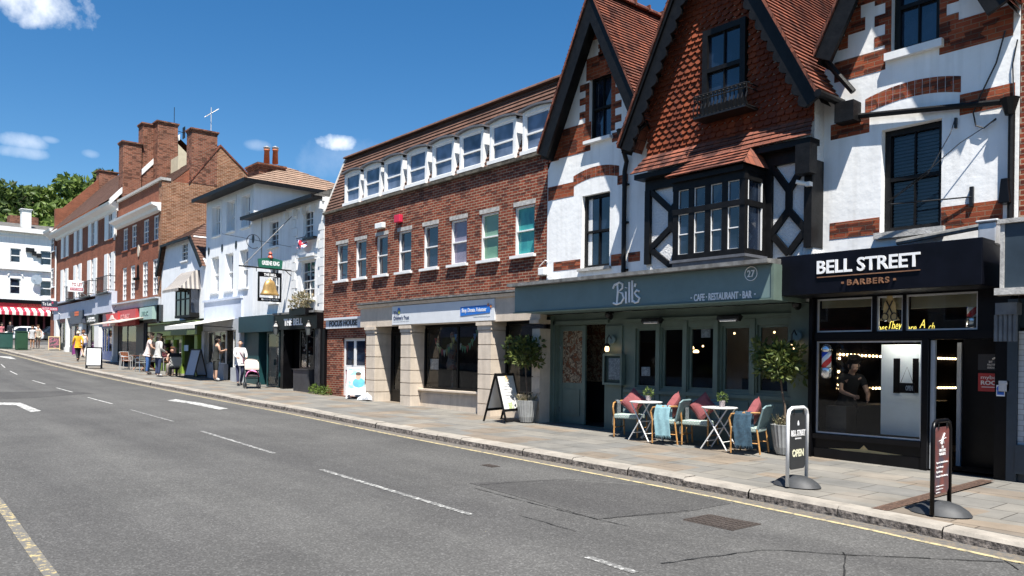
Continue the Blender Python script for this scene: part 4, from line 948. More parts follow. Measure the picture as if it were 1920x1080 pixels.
# doorway: open recess with frames, posters
m = MB(); ry = SB+.75
m.box(ox0, ox0+.06, SB+.02, SB+.08, g(-5), mz1); x2, x3 = XZ(1795, 750, ry)[0], XZ(1803, 750, ry)[0]; m.box(x2, x3, ry-.03, ry+.03, g(-4.8), mz1-.02); m.build('door_frame', pbr('pale_door_frame', (.42, .44, .46), .4, .1), barber)
m = MB(); m.box(x3+.01, XR-.05, ry, ry+.05, g(-4.5)-.1, mz1+.05); m.build('lobby_wall', black_paint, barber)
r = rect(1834, 1872, 700, 734, ry-.01); m = MB(); m.box(r[0], r[1]+.1, ry-.012, ry-.002, r[2], r[3]); o = thing('wall_poster', 'red poster reading mybo ROC on the dark wall of the barber doorway', 'poster', (r[0], ry, r[2])); m.build('sheet', pbr('red_poster', (.42, .035, .035), .5, .05), o)
m = MB(); m.text('mybo', r[0]+.04, r[1]-.02, lerp(r[2], r[3], .62), lerp(r[2], r[3], .88), ry-.018, .005); m.text('ROC', r[0]+.04, r[1]-.03, lerp(r[2], r[3], .36), lerp(r[2], r[3], .60), ry-.018, .005, bold=.03); m.box(r[0]+.05, r[1]-.02, ry-.016, ry-.012, lerp(r[2], r[3], .22), lerp(r[2], r[3], .26)); m.build('lettering', letter_white, o)
r = rect(1834, 1872, 664, 694, ry-.01); m = MB(); m.box(r[0], r[1]+.1, ry-.012, ry-.002, r[2], r[3]); o = thing('wall_poster', 'dark blue poster with white leaping figure above the red poster', 'poster', (r[0], ry, r[2])); m.build('sheet', pbr('dark_poster', (.015, .018, .028), .5, .05), o)
m = MB(); m.text('THE', r[0]+.2, r[1]-.13, lerp(r[2], r[3], .45), lerp(r[2], r[3], .58), ry-.018, .005); m.text('MASTERS', r[0]+.13, r[1]-.02, lerp(r[2], r[3], .28), lerp(r[2], r[3], .4), ry-.018, .005); m.text('GRADUATE', r[0]+.13, r[1]-.02, lerp(r[2], r[3], .1), lerp(r[2], r[3], .22), ry-.018, .005)
m.tube([(r[0]+.2, ry-.016, lerp(r[2], r[3], .68)), (r[0]+.27, ry-.016, lerp(r[2], r[3], .84)), (r[0]+.36, ry-.016, lerp(r[2], r[3], .95))], .012, 5); m.tube([(r[0]+.27, ry-.016, lerp(r[2], r[3], .84)), (r[0]+.33, ry-.016, lerp(r[2], r[3], .68))], .01, 5); m.build('lettering', letter_white, o)
r = rect(1868, 1884, 722, 743, SB-.07); o = thing('mask_notice', 'small blue and white safety notice on the black pilaster', 'notice', (r[0], SB-.07, r[2]))
m = MB(); m.box(r[0], r[1], SB-.068, SB-.062, r[2], r[3]); m.build('sheet', letter_white, o)
m = MB(); xm, zm = (r[0]+r[1])/2, lerp(r[2], r[3], .66); blue = pbr('notice_blue', (.02, .12, .5), .5, 0); m.prism([(xm+.05*math.cos(t_), zm+.05*math.sin(t_)) for t_ in [math.pi*2*i/16 for i in range(16)]], SB-.072, SB-.068); m.box(r[0]+.01, r[1]-.01, SB-.072, SB-.068, r[2]+.02, r[2]+.07); m.build('symbol', blue, o)
r = rect(1874, 1894, 714, 734, SB-.06); m = MB(); m.box(r[0], r[1], SB-.1, SB-.0605, r[2], r[3]); m.box(r[0]+.02, r[1]-.02, SB-.105, SB-.1, r[3]-.05, r[3]-.02); tag(m.build('entry_phone', alu, loc=(r[0], SB-.08, r[2]), bevel=.008), 'grey metal entry phone behind the blue notice on the pilaster', 'entry phone')
# ================================================================== neighbour at the right edge
nb = thing('corner_shop_building', 'brick building with dark blue-grey fascia cut off by the right edge', 'building', (-2, F, g(-2)))
FN = 11.9; nx0 = XZ(1876, 480, FN)[0]; nz1 = XZ(1880, 420, FN)[1]; nz0 = XZ(1880, 541, FN)[1]
m = MB(); m.box(XR+.01, 3.5, F+.01, F+BT, g(0)-.3, 9.5); m.build('wall', brick_red, nb)
m = MB(); m.box(nx0, 3.5, FN, F, nz0, nz1); fsc = m.build('fascia', dark_blue_grey, nb)
m = MB(); m.box(nx0-.03, 3.5, FN-.05, F-.002, nz1+.001, nz1+.06); m.box(nx0-.04, 3.5, FN-.1, FN+.1, nz0-.09, nz0-.001); m.box(nx0, nx0+.05, FN-.02, FN-.001, nz0, nz1); m.build('fascia_trim', sill_stone, fsc)
m = MB(); x1_ = XZ(1888, 700, SB-.1)[0]; x2_ = XZ(1907, 700, SB-.1)[0]; m.box(x1_, x2_, SB-.1, F, g(-3.6)-.2, nz0-.1); m.box(x2_+.0, 3.4, SB-.05, F, g(-3)-.2, g(-3)+.1); m.box(x2_, 3.4, SB, F, nz0-.5, nz0-.1); m.build('pilaster', dark_blue_grey, nb)
m = MB(); x3_ = XZ(1940, 700, SB-.06)[0]; m.box(x2_+.003, x3_, SB-.06, F+.005, g(-3.4)+.25, nz0-.55); m.build('tiled_column', brick('white_tile', (.5, .52, .52), (.45, .47, .48), (.2, .2, .2), .15, .075, .004, .1, .2), nb)
m = MB(); m.box(x3_, 3.4, SB-.02, SB+.0, g(-3)+.4, nz0-.5); m.build('shop_window', pane, nb)
m = MB(); m.box(x2_+.0, x3_+.5, SB-.14, SB-.05, g(-3.4)+.101, g(-3.4)+.5); m.build('stall_riser', MATS['dark_blue_grey'], nb)
r = rect(1868, 1908, 590, 640, FN+.15); m = MB()
for i in range(9): xa = lerp(r[0], r[1], i/9); m.lathe([(.03, r[2]+.02*(i % 2)), (.03, r[3])], (xa, FN+.15+.03*(i % 2), 0), 6)
m.box(r[0], r[1], FN+.1, FN+.3, r[3], r[3]+.16); tag(m.build('rolled_awning', pbr('grey_canvas', (.14, .15, .16), .8, .2, 6), loc=(r[0], FN, r[2])), 'folded grey canvas blind under the blue-grey fascia at the right edge', 'awning')
# ================================================================== helpers for the rest of the row
def pb(par, name, mat, p0, p1, pt, pbm, y0, y1, bevel=0, z0=None, z1=None):
    r = rect(p0, p1, pt, pbm, y0); m = MB(); m.box(r[0], r[1], y0, y1, r[2] if z0 is None else z0, r[3] if z1 is None else z1)
    return m.build(name, mat, par, bevel=bevel)
def lettering(par, txt, p0, p1, pt, pbm, y, mat, dep=.02, bold=.01, name='lettering'):
    r = rect(p0, p1, pt, pbm, y); m = MB(); m.text(txt, r[0], r[1], r[2], r[3], y-dep, dep-.003, bold=bold); return m.build(name, mat, par)
def walls(par, x0, x1, z0, z1, holes, mat, rev=.12, depth=8, y=F, name='wall'):
    b = MB(); o = [(x0, z0), (x1, z0), (x1, z1), (x0, z1)]; b.wall(o, [rp(*h) for h in holes], y, rev)
    b.poly([(x0, y, z0), (x0, y+depth, z0), (x0, y+depth, z1), (x0, y, z1)]); b.poly([(x1, y, z0), (x1, y+depth, z0), (x1, y+depth, z1), (x1, y, z1)]); b.poly([(x0, y+depth, z0), (x1, y+depth, z0), (x1, y+depth, z1), (x0, y+depth, z1)])
    b.poly([(x0, y, z1), (x1, y, z1), (x1, y+depth, z1), (x0, y+depth, z1)])
    return b.build(name, mat, par)
# ================================================================== brick building with eight dormers
bk2 = thing('brick_office_building', 'red brick building with a row of eight white dormers above a stone charity shop front', 'building', (-19.4, F, g(-19.4)))
x0b, x1b = -25.0, XL-.01; ze = XZ(805, 349)[1]+.0; ze = 4.87
fz0 = XZ(830, 608)[1]; fz1 = XZ(830, 561)[1]
wpx = [(631, 652), (666, 687), (705, 727), (746, 771), (793, 821), (844, 875), (900, 934), (963.5, 1001.5)]
sz = XZ(983, 478)[1]; tz = XZ(983, 385)[1]
ws = []
for a, c in wpx: x0, x1, _, _ = rect(a, c, 420, 520); ws.append((x0, x1, sz, tz))
dxa, dxb = XZ(641, 690)[0], XZ(684, 690)[0]; dzt = XZ(662, 634)[1]; xs_ = XZ(684, 690)[0]
b = MB(); b.wall(rp(x0b, x1b, fz1-.3, ze), [rp(*w) for w in ws], F, .13); b.wall(rp(x0b, xs_+.02, g(-25)-.3, fz1-.3), [rp(dxa, dxb, g(-23)+.02, dzt)], F, .13)
b.box(x0b, x1b, F+.5, F+8, fz1-.2, ze-.01); b.box(x0b, xs_, F+.5, F+8, g(-20)-.3, fz1-.21); b.poly([(x0b, F, g(-25)-.3), (x0b, F+8, g(-25)-.3), (x0b, F+8, ze), (x0b, F, ze)])
b.build('wall', brick_red, bk2)
pm_ = [pane, pane, pane, pane, pane, pane_lilac, pane_green, pane_teal]
for w, p in zip(ws, pm_):
    o = sash(bk2, w, F, .10, white_paint, p, .045, 0, 0, .09, white_paint, .5)
    m = MB(); m.box(w[0]-.03, w[1]+.03, F-.012, F+.1, w[3]+.001, w[3]+.11); m.build('lintel', sill_stone, o)
# mansard
ytop = F+.72; ztop = PT(1000, 168, ytop).z
m = MB(); m.courses((x0b, F-.02, ze+.05), (x1b, F-.02, ze+.05), (x0b+.12, ytop, ztop), (x1b, ytop, ztop), 17, .03); m.poly([(x0b+.1, ytop, ztop), (x1b, ytop, ztop), (x1b, F+8, ztop), (x0b+.1, F+8, ztop)]); m.poly([(x0b, F, ze), (x0b+.12, ytop, ztop), (x0b+.12, F+8, ztop), (x0b, F+8, ze)]); m.poly([(x1b-.01, F, ze), (x1b-.01, ytop, ztop), (x1b-.01, F+8, ztop), (x1b-.01, F+8, ze)])
roof = m.build('roof', tile_brown, bk2)
m = MB(); k = 32
for i in range(k):
    a, c = lerp(x0b+.12, x1b, i/k), lerp(x0b+.12, x1b, (i+1)/k)
    m.prismx([(ytop-.02+.12*math.cos(t_), ztop+.01+.09*math.sin(t_)) for t_ in [math.pi*j/6 for j in range(7)]], a+.004, c-.004)
m.build('ridge_tiles', tile_brown, roof)
m = MB(); m.box(x0b, x1b, F-.10, F+.02, ze-.02, ze+.055); m.box(x0b-.02, x0b+.06, F-.03, F+.1, ze+.05, ze+.12); m.build('gutter', pbr('mossy_gutter', (.10, .09, .07), .9, .6, 6), bk2)
m = MB(); m.prism([(x0b-.06, ze+.03), (x0b+.02, ze+.03), (x0b+.14, ztop+.04), (x0b+.06, ztop+.04)], F-.03, F+.06); 
m = MB(); m.add([(x0b-.05, F-.05, ze+.06), (x0b+.05, F-.05, ze+.06), (x0b+.17, ytop-.03, ztop+.04), (x0b+.07, ytop-.03, ztop+.04), (x0b-.05, F+.05, ze+.06), (x0b+.05, F+.05, ze+.06), (x0b+.17, ytop+.05, ztop+.04), (x0b+.07, ytop+.05, ztop+.04)], [(0, 1, 2, 3), (4, 7, 6, 5), (0, 3, 7, 4), (1, 5, 6, 2), (0, 4, 5, 1), (3, 2, 6, 7)]); m.build('verge', sill_stone, bk2)
dpx = [(651, 671), (686.5, 709.5), (724.5, 750), (767, 796), (815, 846), (867, 900), (923, 961), (987, 1025)]
YD = F-.03; dz0 = XZ(942, 299, YD)[1]; dz1 = XZ(942, 226, YD)[1]; msl = (ztop-ze)/(ytop-F)
dorm_paint = pbr('dormer_paint', (.80, .80, .79), .5, .05, 5, stain=.08)
for a, c in dpx:
    xa, xb = XZ(a, 300 if a > 800 else 340, YD)[0], XZ(c, 300 if a > 800 else 340, YD)[0]
    xm = (xa+xb)/2; hw_ = .52; xa, xb = xm-hw_, xm+hw_
    m = MB(); yb = lambda z: F+(z-ze)/msl+.05
    for q0, q1 in ((xa, xa+.09), (xb-.09, xb)): m.prismx([(YD, dz0), (YD, dz1), (yb(dz1), dz1), (yb(dz0), dz0)], q0, q1)
    arc = [(lerp(xa, xb, i/10), dz1+.055*(1-(2*i/10-1)**2)) for i in range(11)]
    m.prism([(xa, dz1-.06)]+arc+[(xb, dz1-.06)], YD-.004, YD+.10); m.box(xa-.02, xb+.02, YD-.07, YD+.08, dz0-.06, dz0+.03)
    d = m.build('dormer', dorm_paint, bk2)
    m = MB(); n = len(arc); e = .06; ar2 = [(x+(e if i == n-1 else -e if i == 0 else 0), z+.005) for i, (x, z) in enumerate(arc)]
    for i in range(n-1):
        (p0, q0), (p1, q1) = ar2[i], ar2[i+1]; yk = yb(dz1)+.25
        m.add([(p0, YD-.10, q0), (p1, YD-.10, q1), (p1, yk, q1), (p0, yk, q0), (p0, YD-.10, q0+.045), (p1, YD-.10, q1+.045), (p1, yk, q1+.045), (p0, yk, q0+.045)], [(0, 1, 5, 4), (4, 5, 6, 7), (0, 3, 2, 1), (1, 2, 6, 5), (3, 0, 4, 7)])
    m.build('dormer_roof', lead_dark, d)
    zc0, zc1 = dz0+.03, dz1-.06; xa2, xb2 = xa+.09, xb-.09; zm = lerp(zc0, zc1, .46)
    m = MB(); fw = .05
    m.box(xa2, xa2+fw, YD+.02, YD+.07, zc0, zc1).box(xb2-fw, xb2, YD+.02, YD+.07, zc0, zc1).box(xa2+fw, xb2-fw, YD+.02, YD+.07, zc0, zc0+fw).box(xa2+fw, xb2-fw, YD+.02, YD+.07, zc1-fw, zc1).box(xa2+fw, xb2-fw, YD+.015, YD+.07, zm-.02, zm+.02); m.build('dormer_window', dorm_paint, d)
    m = MB(); j = random.uniform(-.01, .01); m.poly([(xa2+fw, YD+.05+j, zc0+fw), (xb2-fw, YD+.05-j, zc0+fw), (xb2-fw, YD+.05, zm), (xa2+fw, YD+.05, zm)]); m.poly([(xa2+fw, YD+.04, zm), (xb2-fw, YD+.04, zm), (xb2-fw, YD+.04-j, zc1-fw), (xa2+fw, YD+.04+j, zc1-fw)]); m.build('pane', pane_blind, d)
# stone shop front
xsr = XZ(1022, 600)[0]; YP = 12.52
m = MB(); m.box(xs_, XL-.002, YP, F+.02, fz0, fz1-.1); m.prismx([(YP-.06, fz1-.1), (YP-.10, fz1-.02), (F+.02, fz1+.02), (F+.02, fz1-.1)], xs_-.05, XL-.003); stf = m.build('stone_fascia', stone, bk2)
m = MB(); m.box(xs_-.06, XL-.004, YP-.14, F-.001, fz1+.0, fz1+.05); m.build('cornice', lead, bk2)
sg = rect(735.5, 927, 575, 607, YP-.04); sgz0, sgz1 = fz0+.03, fz1-.12
m = MB(); m.box(sg[0], sg[1], YP-.045, YP-.001, sgz0, sgz1); sign = m.build('sign_panel', pbr('pale_sign_panel', (.66, .68, .70), .5, .04, 3), bk2)
YS_ = YP-.047; lg_ = pbr('sign_navy', (.03, .05, .12), .5, 0); lblue = pbr('sign_blue', (.02, .16, .55), .5, 0); lgreen = pbr('sign_yellow_green', (.5, .5, .05), .5, 0)
lettering(sign, 'The', 738, 748, 584, 590, YS_, lg_, .008); lettering(sign, "Children's Trust", 738, 767, 592, 599, YS_, lg_, .008); lettering(sign, 'for children with brain injury', 738, 767, 601, 603, YS_, letter_grey, .006, 0)
r = rect(744, 752, 577, 589, YS_); cxm, czm = (r[0]+r[1])/2, (r[2]+r[3])/2; rr = (r[3]-r[2])*.5
m = MB(); m.prism([(cxm+rr*.85*math.cos(t_), czm+rr*math.sin(t_)) for t_ in [math.pi*2*i/18 for i in range(18)]], YS_-.006, YS_); em = m.build('round_emblem', lblue, sign)
m = MB(); m.prism([(cxm+rr*.2+rr*.6*math.cos(t_), czm-rr*.35+rr*.55*math.sin(t_)) for t_ in [math.pi*2*i/14 for i in range(14)]], YS_-.009, YS_-.006); m.build('round_emblem_leaf', lgreen, sign)
r = rect(863.5, 919, 572, 589, YS_); m = MB(); m.prism([(r[0], r[2]-.03), (r[1], r[2]+.02), (r[1]+.03, r[3]-.02), (r[0], r[3]-.03)], YS_-.008, YS_); m.build('blue_banner', lblue, sign)
lettering(sign, 'Shop. Donate. Volunteer', 866, 912, 577, 587, YS_-.008, letter_white, .006); lettering(sign, 'thechildrenstrust.org.uk', 888, 919, 591, 594, YS_, letter_grey, .006, 0)
m = MB(); 
for (px, py) in ((915, 571), (920, 574)): q = PT(px, py, YS_-.012); m.prism([(q.x+.05*math.cos(t_)*(1 if i % 2 else .4), q.z+.05*math.sin(t_)*(1 if i % 2 else .4)) for i, t_ in enumerate([math.pi*2*i/10 for i in range(10)])], YS_-.014, YS_-.008)
m.build('orange_star', pbr('orange', (.6, .2, .03), .5, 0), sign)
SB2 = F+.28; gz2 = g(-18)-.3
def pillar(px0, px1, nm):
    xa = XZ(px0, 690, YP)[0]; xb = xa+.52
    gzz = pave(xa, YP); m = MB()
    zs = [gzz-.1+(fz0-.20-gzz+.1)*i/6 for i in range(7)]
    for i in range(6): m.box(xa, xb, YP+.0, SB2+.15, zs[i]+.012, zs[i+1]-.012); m.box(xa+.02, xb-.02, YP+.025, SB2+.15, zs[i]-.012, zs[i]+.012)
    m.box(xa-.05, xb+.05, YP-.05, SB2+.1, fz0-.09, fz0-.001); m.box(xa-.025, xb+.025, YP-.02, SB2+.1, fz0-.2, fz0-.09)
    m.build('stone_pillar', stone, bk2); return xa, xb
P_ = [pillar(686, 698, 0), pillar(751, 768, 1), pillar(896, 917, 2)]
xa = P_[2][1]; m = MB(); xq = XZ(997, 700, YP)[0]; zs = [g(-14)-.1+(fz0-.2-g(-14)+.1)*i/6 for i in range(7)]
for i in range(6): m.box(xq, XL-.005, YP, SB2+.15, zs[i]+.012, zs[i+1]-.012); m.box(xq+.02, XL-.005, YP+.025, SB2+.15, zs[i]-.012, zs[i]+.012)
m.box(xq-.05, XL-.004, YP-.05, SB2+.1, fz0-.09, fz0-.001); m.build('stone_pillar', stone, bk2)
frame_black = black_paint
def glazed(par, x0, x1, z0, z1, y, mull, fm=frame_black, gm=shop_glass, fw=.06):
    m = MB(); m.box(x0, x0+fw, y, y+.06, z0, z1).box(x1-fw, x1, y, y+.06, z0, z1).box(x0+fw, x1-fw, y+.001, y+.059, z0, z0+fw).box(x0+fw, x1-fw, y+.001, y+.059, z1-fw, z1)
    for t_ in mull: xm = lerp(x0, x1, t_); m.box(xm-fw/2, xm+fw/2, y+.002, y+.058, z0+fw, z1-fw)
    w = m.build('shop_window', fm, par); p = MB(); p.poly([(x0+fw, y+.03, z0+fw), (x1-fw, y+.03, z0+fw), (x1-fw, y+.03, z1-fw), (x0+fw, y+.03, z1-fw)]); p.build('pane', gm, w); return w
wzb = XZ(840, 731, SB2)[1]
glazed(bk2, P_[1][1]+.02, P_[2][0]-.02, wzb, fz0+.0, SB2, (.52,)); glazed(bk2, P_[2][1]+.02, xq-.02, wzb, fz0, SB2, ())
m = MB(); m.box(P_[1][1]+.001, P_[2][0]-.001, SB2-.1, SB2+.1, gz2, wzb-.05); m.box(P_[1][1]+.001, P_[2][0]-.001, SB2-.2, SB2+.1, wzb-.05, wzb-.002); m.box(P_[2][1]+.001, xq-.001, SB2-.1, SB2+.1, gz2, wzb-.002)
xmid = (P_[1][1]+P_[2][0])/2
for a_, c_ in ((P_[1][1]+.15, xmid-.06), (xmid+.06, P_[2][0]-.15)): m.box(a_, c_, SB2-.115, SB2-.1, gz2+.62, gz2+.66)
m.build('stall_riser', stone, bk2)
# charity shop door
da, db = P_[0][1]+.02, P_[1][0]-.02; m = MB(); gz3 = g(-21)
m.box(da, da+.08, SB2+.1, SB2+.16, gz3, fz0).box(db-.08, db, SB2+.1, SB2+.16, gz3, fz0).box(da+.08, db-.08, SB2+.1, SB2+.16, gz3+2.1, gz3+2.2)
d1 = lerp(da, db, .62); m.box(d1, d1+.06, SB2+.1, SB2+.16, gz3, gz3+2.1).box(da+.08, da+.18, SB2+.11, SB2+.15, gz3, gz3+2.1).box(d1-.1, d1, SB2+.11, SB2+.15, gz3, gz3+2.1).box(da+.18, d1-.1, SB2+.11, SB2+.15, gz3, gz3+.35).box(da+.18, d1-.1, SB2+.11, SB2+.15, gz3+2.0, gz3+2.1)
d = m.build('door', black_paint, bk2); m = MB(); m.poly([(da+.08, SB2+.13, gz3+.35), (db-.08, SB2+.13, gz3+.35), (db-.08, SB2+.13, fz0), (da+.08, SB2+.13, fz0)]); m.build('pane', shop_glass, d); m = MB(); m.tube([(d1-.05, SB2+.06, gz3+.8), (d1-.05, SB2+.06, gz3+1.5)], .015, 6); m.build('handle', chrome, d)
m = MB(); room(m, P_[0][1]-.2, XL-.05, SB2+.2, SB2+3.5, gz3-.1, fz0+.1); m.build('interior', pbr('shop_room', (.05, .045, .04), .9, .6, 1.2), bk2)
# things inside the charity shop window
m = MB(); bunt = []
cols = [pbr('bunting_%d' % i, c, .8, 0) for i, c in enumerate(((.55, .5, .2), (.1, .25, .5), (.45, .1, .1), (.5, .5, .45), (.15, .35, .2)))]
xa_, xb_ = P_[1][1]+.1, P_[2][0]-.1
for s_ in range(3):
    for i in range(9):
        t_ = i/8; x = lerp(lerp(xa_, xb_, s_/3), lerp(xa_, xb_, (s_+1)/3), t_*.9+.05); z = fz0-.35-.35*(1-(2*t_-1)**2)+.1*s_
        m.add([(x-.07, SB2+.3, z), (x+.07, SB2+.3, z), (x, SB2+.3, z-.2), (x-.07, SB2+.303, z), (x+.07, SB2+.303, z), (x, SB2+.303, z-.2)], [(0, 1, 2), (3, 5, 4), (0, 3, 4, 1), (1, 4, 5, 2), (2, 5, 3, 0)], random.randrange(5))
    pts = [(lerp(lerp(xa_, xb_, s_/3), lerp(xa_, xb_, (s_+1)/3), t_/8*.9+.05), SB2+.31, fz0-.345-.35*(1-(2*t_/8-1)**2)+.1*s_) for t_ in range(9)]; m.tube(pts, .006, 4, 0)
tag(m.build('bunting', cols, loc=(xa_, SB2+.3, fz0)), 'strings of coloured triangle bunting inside the charity shop window', 'bunting')
cloth = [blotchmat('clothes_%d' % i, c, 7) for i, c in enumerate(([(.3, .05, .05), (.35, .3, .25), (.05, .06, .12)], [(.1, .12, .2), (.3, .28, .2), (.06, .1, .08)]))]
for i, (xx, lb) in enumerate(((lerp(xa_, xb_, .12), 'mannequin in patterned clothes at the left of the charity shop window'), (lerp(xa_, xb_, .62), 'mannequin in dark clothes at the right of the charity shop window'))):
    m = MB(); m.lathe([(.02, 0), (.17, .02), (.02, .05), (.02, .75)], (xx, SB2+.7, wzb), 10); m.lathe([(.16, .7), (.19, .85), (.14, 1.05), (.2, 1.3), (.17, 1.42), (.05, 1.48), (.045, 1.56), (.08, 1.64), (.085, 1.74), (.04, 1.8)], (xx, SB2+.7, wzb-.15), 12); tag(m.build('mannequin', cloth[i], loc=(xx, SB2+.7, wzb), smooth=True), lb, 'mannequin')
r = rect(807, 822, 673, 693, SB2+.1); m = MB(); m.box(r[0], r[1], SB2+.1, SB2+.11, r[2], r[3]); tag(m.build('paper_notice', MATS['printed_paper'], loc=(r[0], SB2+.1, r[2])), 'white printed notice low in the charity shop window', 'notice')
# house entrance, sign
fs_ = rect(611, 681, 599, 615, F-.1); m = MB(); m.box(fs_[0], fs_[1]+.0, F-.1, F-.001, fs_[2], fs_[3]); m.box(fs_[0]-.02, fs_[1]+.02, F-.16, F-.001, fs_[3]+.001, fs_[3]+.07)
o = m.build('name_board', pbr('pale_board', (.62, .65, .70), .5, .04), bk2); lettering(o, 'FOCUS HOUSE', 618, 670, 600.5, 611, F-.1, letter_black, .012, .02)
m = MB(); zz = g(-23)+.02; e = .09; yy = F+.08; dm = lerp(dxa, dxb, .48)
m.box(dxa, dxa+e, yy, yy+.05, zz, dzt).box(dxb-e, dxb, yy, yy+.05, zz, dzt).box(dxa+e, dxb-e, yy, yy+.05, dzt-e, dzt).box(dm-.07, dm+.07, yy, yy+.05, zz, dzt-e).box(dxa+e, dxb-e, yy+.002, yy+.048, zz, zz+.3).box(dxa+e, dxb-e, yy+.002, yy+.048, zz+.85, zz+1.0)
d = m.build('door', white_paint, bk2); m = MB(); m.box(dxa+e, dxb-e, yy+.02, yy+.03, zz+1.0, dzt-e); m.build('pane', pane, d); m = MB(); m.box(dxa+e, dxb-e, yy+.015, yy+.035, zz+.3, zz+.85); m.build('door_panel', blotchmat('door_panel_mix', [(.35, .36, .38), (.4, .06, .08), (.5, .5, .5), (.05, .05, .06)], 4), d)
m = MB(); m.box(dm-.11, dm-.08, yy-.06, yy-.001, zz+1.05, zz+1.2); m.build('handle', iron, d)
for (a, c, t_, bt, mt, lab) in ((740, 750, 403, 417, pbr('alarm_red', (.55, .02, .06), .5, 0), 'red alarm box high on the brick wall'), (704, 718, 418, 428, white_paint, 'white alarm box on the brick wall above the third window'), (1010, 1021, 502, 516, white_paint, 'white junction box on the brick wall above the restaurant fascia')):
    r = rect(a, c, t_, bt, F-.1); m = MB(); m.box(r[0], r[1], F-.13, F-.001, r[2], r[3]); tag(m.build('alarm_box', mt, loc=(r[0], F, r[2]), bevel=.015), lab, 'alarm box')
m = MB(); m.tube([PT(1011, 500, F-.02), PT(1022, 488, F-.02), PT(1027, 490, F-.02)], .012, 5); m.tube([PT(1015, 508, F-.02), PT(1035, 518, F-.05), PT(1044, 527, F-.05)], .012, 5); tag(m.build('cable', white_paint, loc=tuple(PT(1011, 500))), 'short white cables beside the white junction box', 'cable')
# ================================================================== the pub
X0p, X1p = XZ(475, 480)[0], -25.02
pub = thing('pub_building', 'white rendered pub with quoins and black ground-floor front beside the brick building', 'building', (-28, F, g(-28)))
zep = lerp(XZ(476, 408)[1], XZ(607, 372)[1], .5)
w2 = [(505.5, 522, 414, 457), (569, 587, 401, 447)]; w1p = [(505.5, 522, 500, 560), (565, 590, 489, 560)]
hs_ = []
for a, c, t_, bt in w2+w1p: hs_.append(rect(a, c, t_, bt))
h2 = (min(h[2] for h in hs_[:2]), max(h[3] for h in hs_[:2])); hs_ = [(h[0], h[1], h2[0], h2[1]) for h in hs_[:2]]+[(h[0], h[1], hs_[3][2], hs_[3][3]) for h in hs_[2:]]
pz1 = XZ(550, 585)[1]
walls(pub, X0p, X1p, g(-28)+2.6, zep, hs_, white_render, .14)
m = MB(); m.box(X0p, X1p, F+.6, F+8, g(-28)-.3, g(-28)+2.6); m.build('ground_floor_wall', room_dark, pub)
for h in hs_: sash(pub, h, F, .11, white_paint, pane, .05, 1, 1, .1, white_paint, .48)
m = MB(); h = hs_[3]; m.box(h[0]-.15, h[1]+.15, F-.16, F-.001, h[3]+.12, h[3]+.22); m.box(h[0]-.12, h[1]+.12, F-.08, F-.002, h[3]+.02, h[3]+.12); m.build('window_hood', white_paint, pub)
for xq_, sgn in ((X1p, -1), (XZ(548, 500)[0], 1)):
    m = MB(); zz = g(-26)+2.75; i = 0
    while zz < zep-.5: w_ = .42 if i % 2 else .28; m.box(xq_, xq_+sgn*w_, F-.03, F-.001, zz+.012, zz+.30); zz += .315; i += 1
    m.build('quoin', white_paint, pub)
m = MB(); xq_ = XZ(540, 420)[0]
for i in range(5): m.box(lerp(xq_, X1p-.1, i/4)-.05, lerp(xq_, X1p-.1, i/4)+.05, F-.16, F-.001, zep-.42, zep-.16)
m.box(xq_, X1p, F-.09, F-.002, zep-.155, zep-.02); m.build('eaves_bracket', white_paint, pub)
zrd = 7.0; yrd = F+3.2
m = MB(); e = .42; zE = zep+.0
m.courses((X0p-.15, F-e, zE), (X1p-.02, F-e, zE), (X0p+.9, yrd, zE+1.55), (X1p-.02, yrd, zE+1.55), 11, .02); m.poly([(X0p+.9, yrd, zE+1.55), (X1p-.02, yrd, zE+1.55), (X1p-.02, F+8, zE), (X0p, F+8, zE)]); m.poly([(X0p-.15, F-e, zE), (X0p+.9, yrd, zE+1.55), (X0p, F+8, zE)]); m.poly([(X1p-.02, F-e, zE), (X1p-.02, yrd, zE+1.55), (X1p-.02, F+8, zE)])
rf = m.build('roof', slate, pub)
m = MB(); m.box(X0p-.18, X1p-.01, F-e-.08, F-e+.02, zE-.09, zE+.035); m.box(X0p-.15, X1p-.01, F-e, F+.02, zE-.07, zE-.02); m.build('gutter', black_timber, rf)
# pub and bakery ground floor
pbx0 = XZ(526, 640)[0]; yf_ = F-.12; zt1 = XZ(560, 588, yf_-.1)[1]; zt0_ = XZ(560, 617, yf_-.1)[1]
m = MB(); m.box(pbx0, X1p, yf_-.12, F+.1, zt0_, zt1); fsb = m.build('fascia', black_paint, pub)
m = MB(); m.box(pbx0-.05, X1p+.0, yf_-.2, F+.05, zt1+.001, zt1+.07); m.build('cornice', lead, fsb)
lettering(fsb, 'THE BELL', 533, 568, 597, 610, yf_-.12, letter_white, .02, .03)
gzp = g(-26.5)-.2
pb(pub, 'pilaster', black_paint, 526, 531, 617, 735, yf_-.04, F+.2, z0=gzp, z1=zt0_-.001); pb(pub, 'pilaster', pbr('worn_black_paint', (.03, .03, .034), .6, .4, 4), 590, 597, 617, 738, yf_-.04, F+.2, z0=gzp, z1=zt0_-.001); pb(pub, 'pilaster', black_paint, 597.5, 608, 617, 738, yf_+.02, F+.2, z0=gzp, z1=zt0_-.001)
r = rect(562, 589, 625, 692, F+.02); glazed(pub, r[0], r[1], r[2], zt0_-.02, F+.02, (.5,)); m = MB(); m.prism([(r[0]-.02, gzp), (r[1]+.02, gzp), (r[1]+.06, r[2]-.02), (r[0]-.06, r[2]-.02)], F-.2, F+.1); m.box(r[0]-.09, r[1]+.09, F-.24, F+.1, r[2]-.018, r[2]-.002); m.build('stall_riser', pbr('grey_black_paint', (.045, .045, .05), .55, .2), pub)
rmx0, rmx1 = XZ(458, 650)[0], X1p
